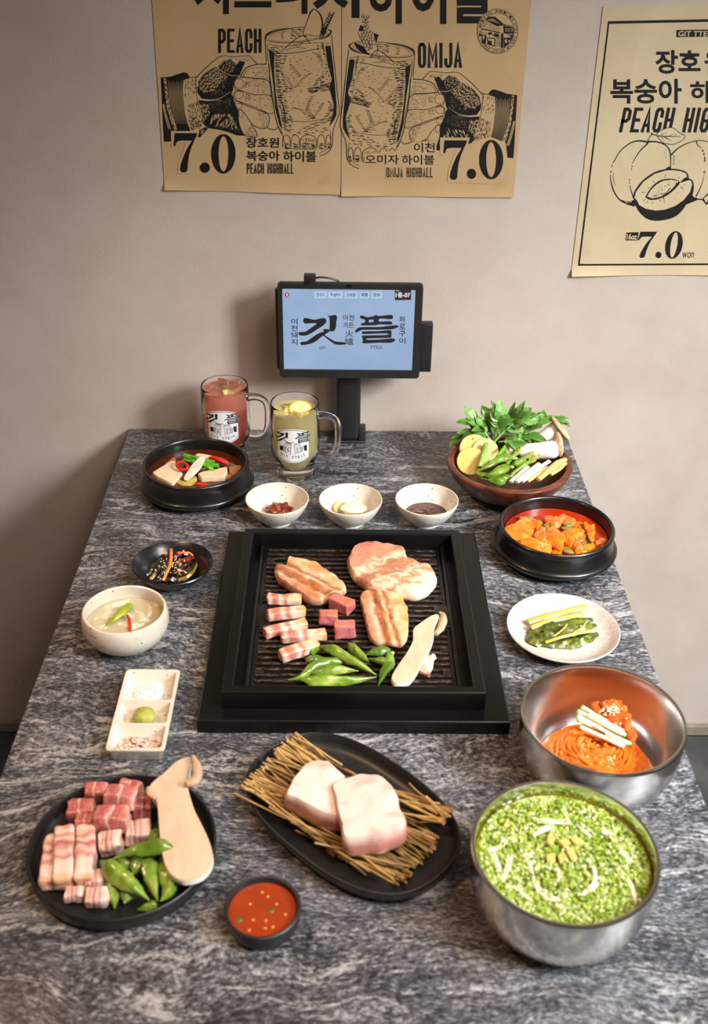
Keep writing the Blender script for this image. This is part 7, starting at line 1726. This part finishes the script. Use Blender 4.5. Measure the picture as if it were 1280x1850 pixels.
pepper('green pepper by the left rim of the wooden bowl', PV([(420, 770), (340, 765), (270, 740), (225, 715)], [0.055, 0.056, 0.056, 0.056]), 0.0056, gp, False)
ASP = noisy('asparagus', [(0.3, '#5f7e22'), (0.6, '#86a03c'), (0.8, '#b2b866')], 60, 0.4, 0.15, 160)
def asparagus(label, P, r, cut_end=False):
    o = sum(P, Vector())/len(P); o.z = min(p.z for p in P); t = thing('asparagus_spear', label, 'vegetable', o, 0, 'asparagus in the wooden bowl'); L = [p-o for p in P]
    part('stalk', tube(L, [r, r, r, r*0.95], 10, seg=14), ASP, t)
    d = (L[-1]-L[-2]).normalized(); s = MB(); tip = L[-1]
    up = Vector((0, 0, 1)); sd = d.cross(up).normalized(); u2 = sd.cross(d)
    Lh = 0.024
    s.merge(tube([tip-d*0.002, tip+d*Lh*0.4, tip+d*Lh], [r*0.95, r*1.0, r*0.15], 8, seg=8))
    for k in range(22):
        f = k/22; a = k*2.4; rr = r*(1.05-0.75*f); c = tip+d*(Lh*f)+(sd*cos(a)+u2*sin(a))*rr
        b = blob(0.0042*(1-f*0.5), 0.0019*(1-f*0.4), 0.0011, 7, 5); dd = (d*1.0+(sd*cos(a)+u2*sin(a))*0.45).normalized()
        s.merge(b, Matrix.Translation(c) @ dd.to_track_quat('X', 'Z').to_matrix().to_4x4())
    part('tip', s, noisy_tip, t)
    if cut_end: part('cut_end', blob(r*0.95, r*0.95, 0.0008, 12, 6).xf(Matrix.Translation(L[0]) @ (L[0]-L[1]).normalized().to_track_quat('Z', 'Y').to_matrix().to_4x4()), LEEK, t)
noisy_tip = noisy('asparagus_tip', [(0.3, '#7b7c2e'), (0.6, '#a4a24c'), (0.8, '#cfc584')], 120, 0.45, 0.2, 260)
asparagus('asparagus spear with pale scaly tip at the back of the three', PV([(560, 640), (590, 590), (630, 550), (660, 520)], [0.062, 0.065, 0.068, 0.069]), 0.0036)
asparagus('asparagus spear in the middle, tip against the mushroom', PV([(600, 670), (660, 630), (720, 590), (780, 550)], [0.060, 0.064, 0.067, 0.069]), 0.0038, True)
asparagus('front asparagus spear beside the white leek strips', PV([(610, 750), (680, 690), (740, 645), (810, 600)], [0.057, 0.062, 0.066, 0.068]), 0.0038, True)
strand('green_bean', 'dark green bean lying behind the peppers in the wooden bowl', 'vegetable', PV([(430, 600), (470, 540), (550, 440)], [0.060, 0.068, 0.072]), 0.0030, GRN, None, 8, 12)
LKW = noisy('white_leek_strip', [(0.3, '#d9d0bc'), (0.7, '#efe9dc')], 50, 0.35, 0.1, 160, stretch=(0.5, 4, 1), sss=0.2)
wg = 'white leek strips in the wooden bowl'
for i, (P, r, z) in enumerate((([(600, 820), (690, 740), (780, 660)], 0.0042, 0.063), ([(660, 820), (770, 730), (900, 630)], 0.0046, 0.066), ([(720, 815), (850, 710), (1005, 600)], 0.0040, 0.066))):
    strand('leek_strip', ['white leek strip nearest the asparagus in the wooden bowl', 'broad white leek strip in the middle of the three', 'white leek strip reaching back towards the mushroom'][i], 'vegetable', PV(P, [z-0.003, z, z+0.003]), r, LKW, wg, 10, 10, 0.6)
ROOT = noisy('peeled_root', [(0.3, '#c79a52'), (0.6, '#dcb877'), (0.8, '#ead3a4')], 60, 0.4, 0.2, 180, sss=0.1)
wg = 'pale roots in the wooden bowl'
for i, (P, r, z) in enumerate((([(780, 815), (880, 740), (990, 665)], 0.0040, 0.064), ([(890, 795), (1000, 700), (1100, 620), (1180, 580)], 0.0058, 0.066), ([(1020, 745), (1110, 680), (1180, 620)], 0.0042, 0.062))):
    strand('root_stick', ['slim pale root stick beside the white leek strips', 'thick pale root stick on the right rim of the bowl', 'short root stick under the thick one at the right rim'][i], 'vegetable', PV(P, [z-0.003+0.002*k for k in range(len(P))]), 0, ROOT, wg, 10, 14, 0.75, 0.12, rr=[r*0.7, r, r, r*0.75])
# two whole king oyster mushrooms
def oyster(label, P, R, capc, caprot, crx, cry, crz):
    o = sum(P, Vector())/len(P); o.z = min(p.z for p in P)-R[0]; t = thing('king_oyster_mushroom', label, 'mushroom', o, 0, 'king oyster mushrooms in the wooden bowl')
    part('stalk', tube([p-o for p in P], R, 22, seg=22, wob=0.05), SKIN2, t)
    m = blob(crx, cry, crz, 30, 16, 0.08, 60); c = part('cap', m, CAP2, t, capc-o); c.rotation_euler = caprot
SKIN2 = m_ = noisy('mushroom_stalk_skin', [(0.3, '#e6dccb'), (0.7, '#f4efe6')], 40, 0.45, 0.1, 140, sss=0.2)
CAP2 = noisy('mushroom_brown_cap', [(0.3, '#a8835f'), (0.5, '#c2a180'), (0.7, '#d8bd9e')], 70, 0.5, 0.1, 220, sss=0.1)
P = PV([(700, 520), (800, 500), (920, 490), (1030, 480), (1090, 470)], [0.062, 0.066, 0.069, 0.073, 0.075])
oyster('white king oyster mushroom lying in front with a tan cap', P, [0.010, 0.0135, 0.0135, 0.0150, 0.0150, 0.012], at(*pv(1100, 430), 0.078), (radians(-14), radians(80), radians(8)), 0.024, 0.0125, 0.0075)
P = PV([(890, 370), (960, 330), (1040, 270), (1090, 240)], [0.066, 0.074, 0.084, 0.090])
oyster('second king oyster mushroom behind with a drooping wide cap', P, [0.009, 0.010, 0.011, 0.012], at(*pv(1125, 262), 0.088), (radians(-20), radians(48), radians(-18)), 0.026, 0.017, 0.0065)
# sprigs of green leaves
LEAF = []
for i, (a, b, c_) in enumerate((('#3f6b22', '#639440', '#96ba6a'), ('#4f7f2c', '#78a650', '#a6c884'), ('#325c1c', '#4f7f30', '#7aa654'))):
    LEAF.append(noisy('herb_leaf', [(0.3, a), (0.55, b), (0.8, c_)], 60, 0.36, 0.25, 160, 0.0008, sss=0.1, spec=0.5))
STEML = noisy('herb_stem', [(0.3, '#5c8a34'), (0.7, '#93b863')], 50, 0.4)
def leafmesh(L, W, curl, fold, seed, mat):
    nx, ny = 10, 4; vs = []; fs = []
    for i in range(nx+1):
        u = i/nx; w_ = W*(sin(pi*min(1, u**0.8))**0.9)*(1+0.16*abs(sin(u*19+seed)))+0.0002; x = L*u
        for k in range(ny+1):
            v = (k/ny-0.5)*2; vs.append((x, v*w_, abs(v)*w_*fold-curl*L*u*u+0.0012*noise.noise(Vector((u*5+seed, v*2, seed)))))
    for i in range(nx):
        for k in range(ny): a = i*(ny+1)+k; fs.append((a, a+ny+1, a+ny+2, a+1))
    n = len(vs); vs += [(x, y, z-0.0004) for x, y, z in vs]; fs += [tuple(n+q_ for q_ in reversed(f)) for f in fs]
    return MB().add(vs, fs).mesh('leaf', mat, True, 60)
LM = [leafmesh(L, W, cu, fo, i*2.3, LEAF[i % 3]) for i, (L, W, cu, fo) in enumerate(((0.030, 0.0062, 0.25, 0.35), (0.026, 0.0070, 0.15, 0.3), (0.036, 0.0066, 0.3, 0.45), (0.022, 0.0056, 0.1, 0.2), (0.031, 0.0078, 0.4, 0.35), (0.028, 0.0048, 0.2, 0.5)))]
rg = random.Random(17)
def sprig(label, P, nl, spread=0.8):
    o = P[0].copy(); t = thing('herb_sprig', label, 'herb', o, 0, 'leafy herb sprigs in the wooden bowl'); S = smoothpath([p-o for p in P], 24)
    part('stem', tube(S, [0.0019, 0.0016, 0.0012, 0.0008], 7), STEML, t)
    for i in range(nl):
        u = 0.22+0.78*(i+0.5)/nl; k = min(22, int(u*23)); p = S[k]; d = (S[k+1]-S[k]).normalized(); side = d.cross(Vector((0, 0, 1))).normalized()
        up = side.cross(d).normalized()
        a = (1 if i % 2 else -1)*rg.uniform(0.5, 1.1)*spread; b = rg.uniform(-0.35, 0.75)
        if i >= nl-2: a *= 0.3
        ld = (d*cos(a)+side*sin(a)+up*b*0.7).normalized(); n_ = (up+Vector((rg.uniform(-.4, .4), -0.5+rg.uniform(-.3, .3), 0.5))).normalized()
        y = n_.cross(ld).normalized(); zc = ld.cross(y).normalized(); M = Matrix((ld, y, zc)).transposed()
        lf = link('leaf', LM[rg.randrange(6)], t, p); s = rg.uniform(0.75, 1.12); lf.rotation_euler = M.to_euler(); lf.scale = (s, s, s)
S_ = [('long herb sprig with pale stem rising to the right in the wooden bowl', [(420, 410), (500, 320), (600, 230), (700, 190), (860, 120)], [0.066, 0.078, 0.090, 0.096, 0.104], 13),
      ('herb sprig with pale stem rising to the left', [(400, 400), (330, 300), (270, 230), (210, 170)], [0.066, 0.080, 0.092, 0.098], 11),
      ('herb sprig hanging over the left rim of the wooden bowl', [(330, 350), (240, 300), (150, 290), (80, 330)], [0.066, 0.078, 0.078, 0.070], 11),
      ('upright herb sprig with the tallest leaf in the bowl', [(430, 380), (460, 270), (480, 180), (470, 110)], [0.066, 0.084, 0.098, 0.108], 11),
      ('herb sprig at the back left with dark leaves', [(420, 360), (380, 250), (370, 170), (400, 110)], [0.062, 0.078, 0.092, 0.098], 12),
      ('herb sprig at the back right reaching over the mushroom', [(640, 370), (760, 290), (880, 220), (980, 160), (1080, 170)], [0.066, 0.082, 0.094, 0.100, 0.100], 13),
      ('broad leaved herb sprig in front, above the cheese block', [(480, 400), (560, 390), (640, 400), (720, 390)], [0.068, 0.074, 0.076, 0.074], 10),
      ('herb sprig low at the right, touching the mushroom stalk', [(560, 360), (680, 340), (790, 330), (880, 350)], [0.066, 0.076, 0.080, 0.076], 11),
      ('herb sprig in the middle back of the wooden bowl', [(540, 350), (590, 250), (640, 170), (690, 120)], [0.064, 0.082, 0.096, 0.104], 12)]
for lb, P, z, n_ in S_: sprig(lb, A_(P, z), n_)
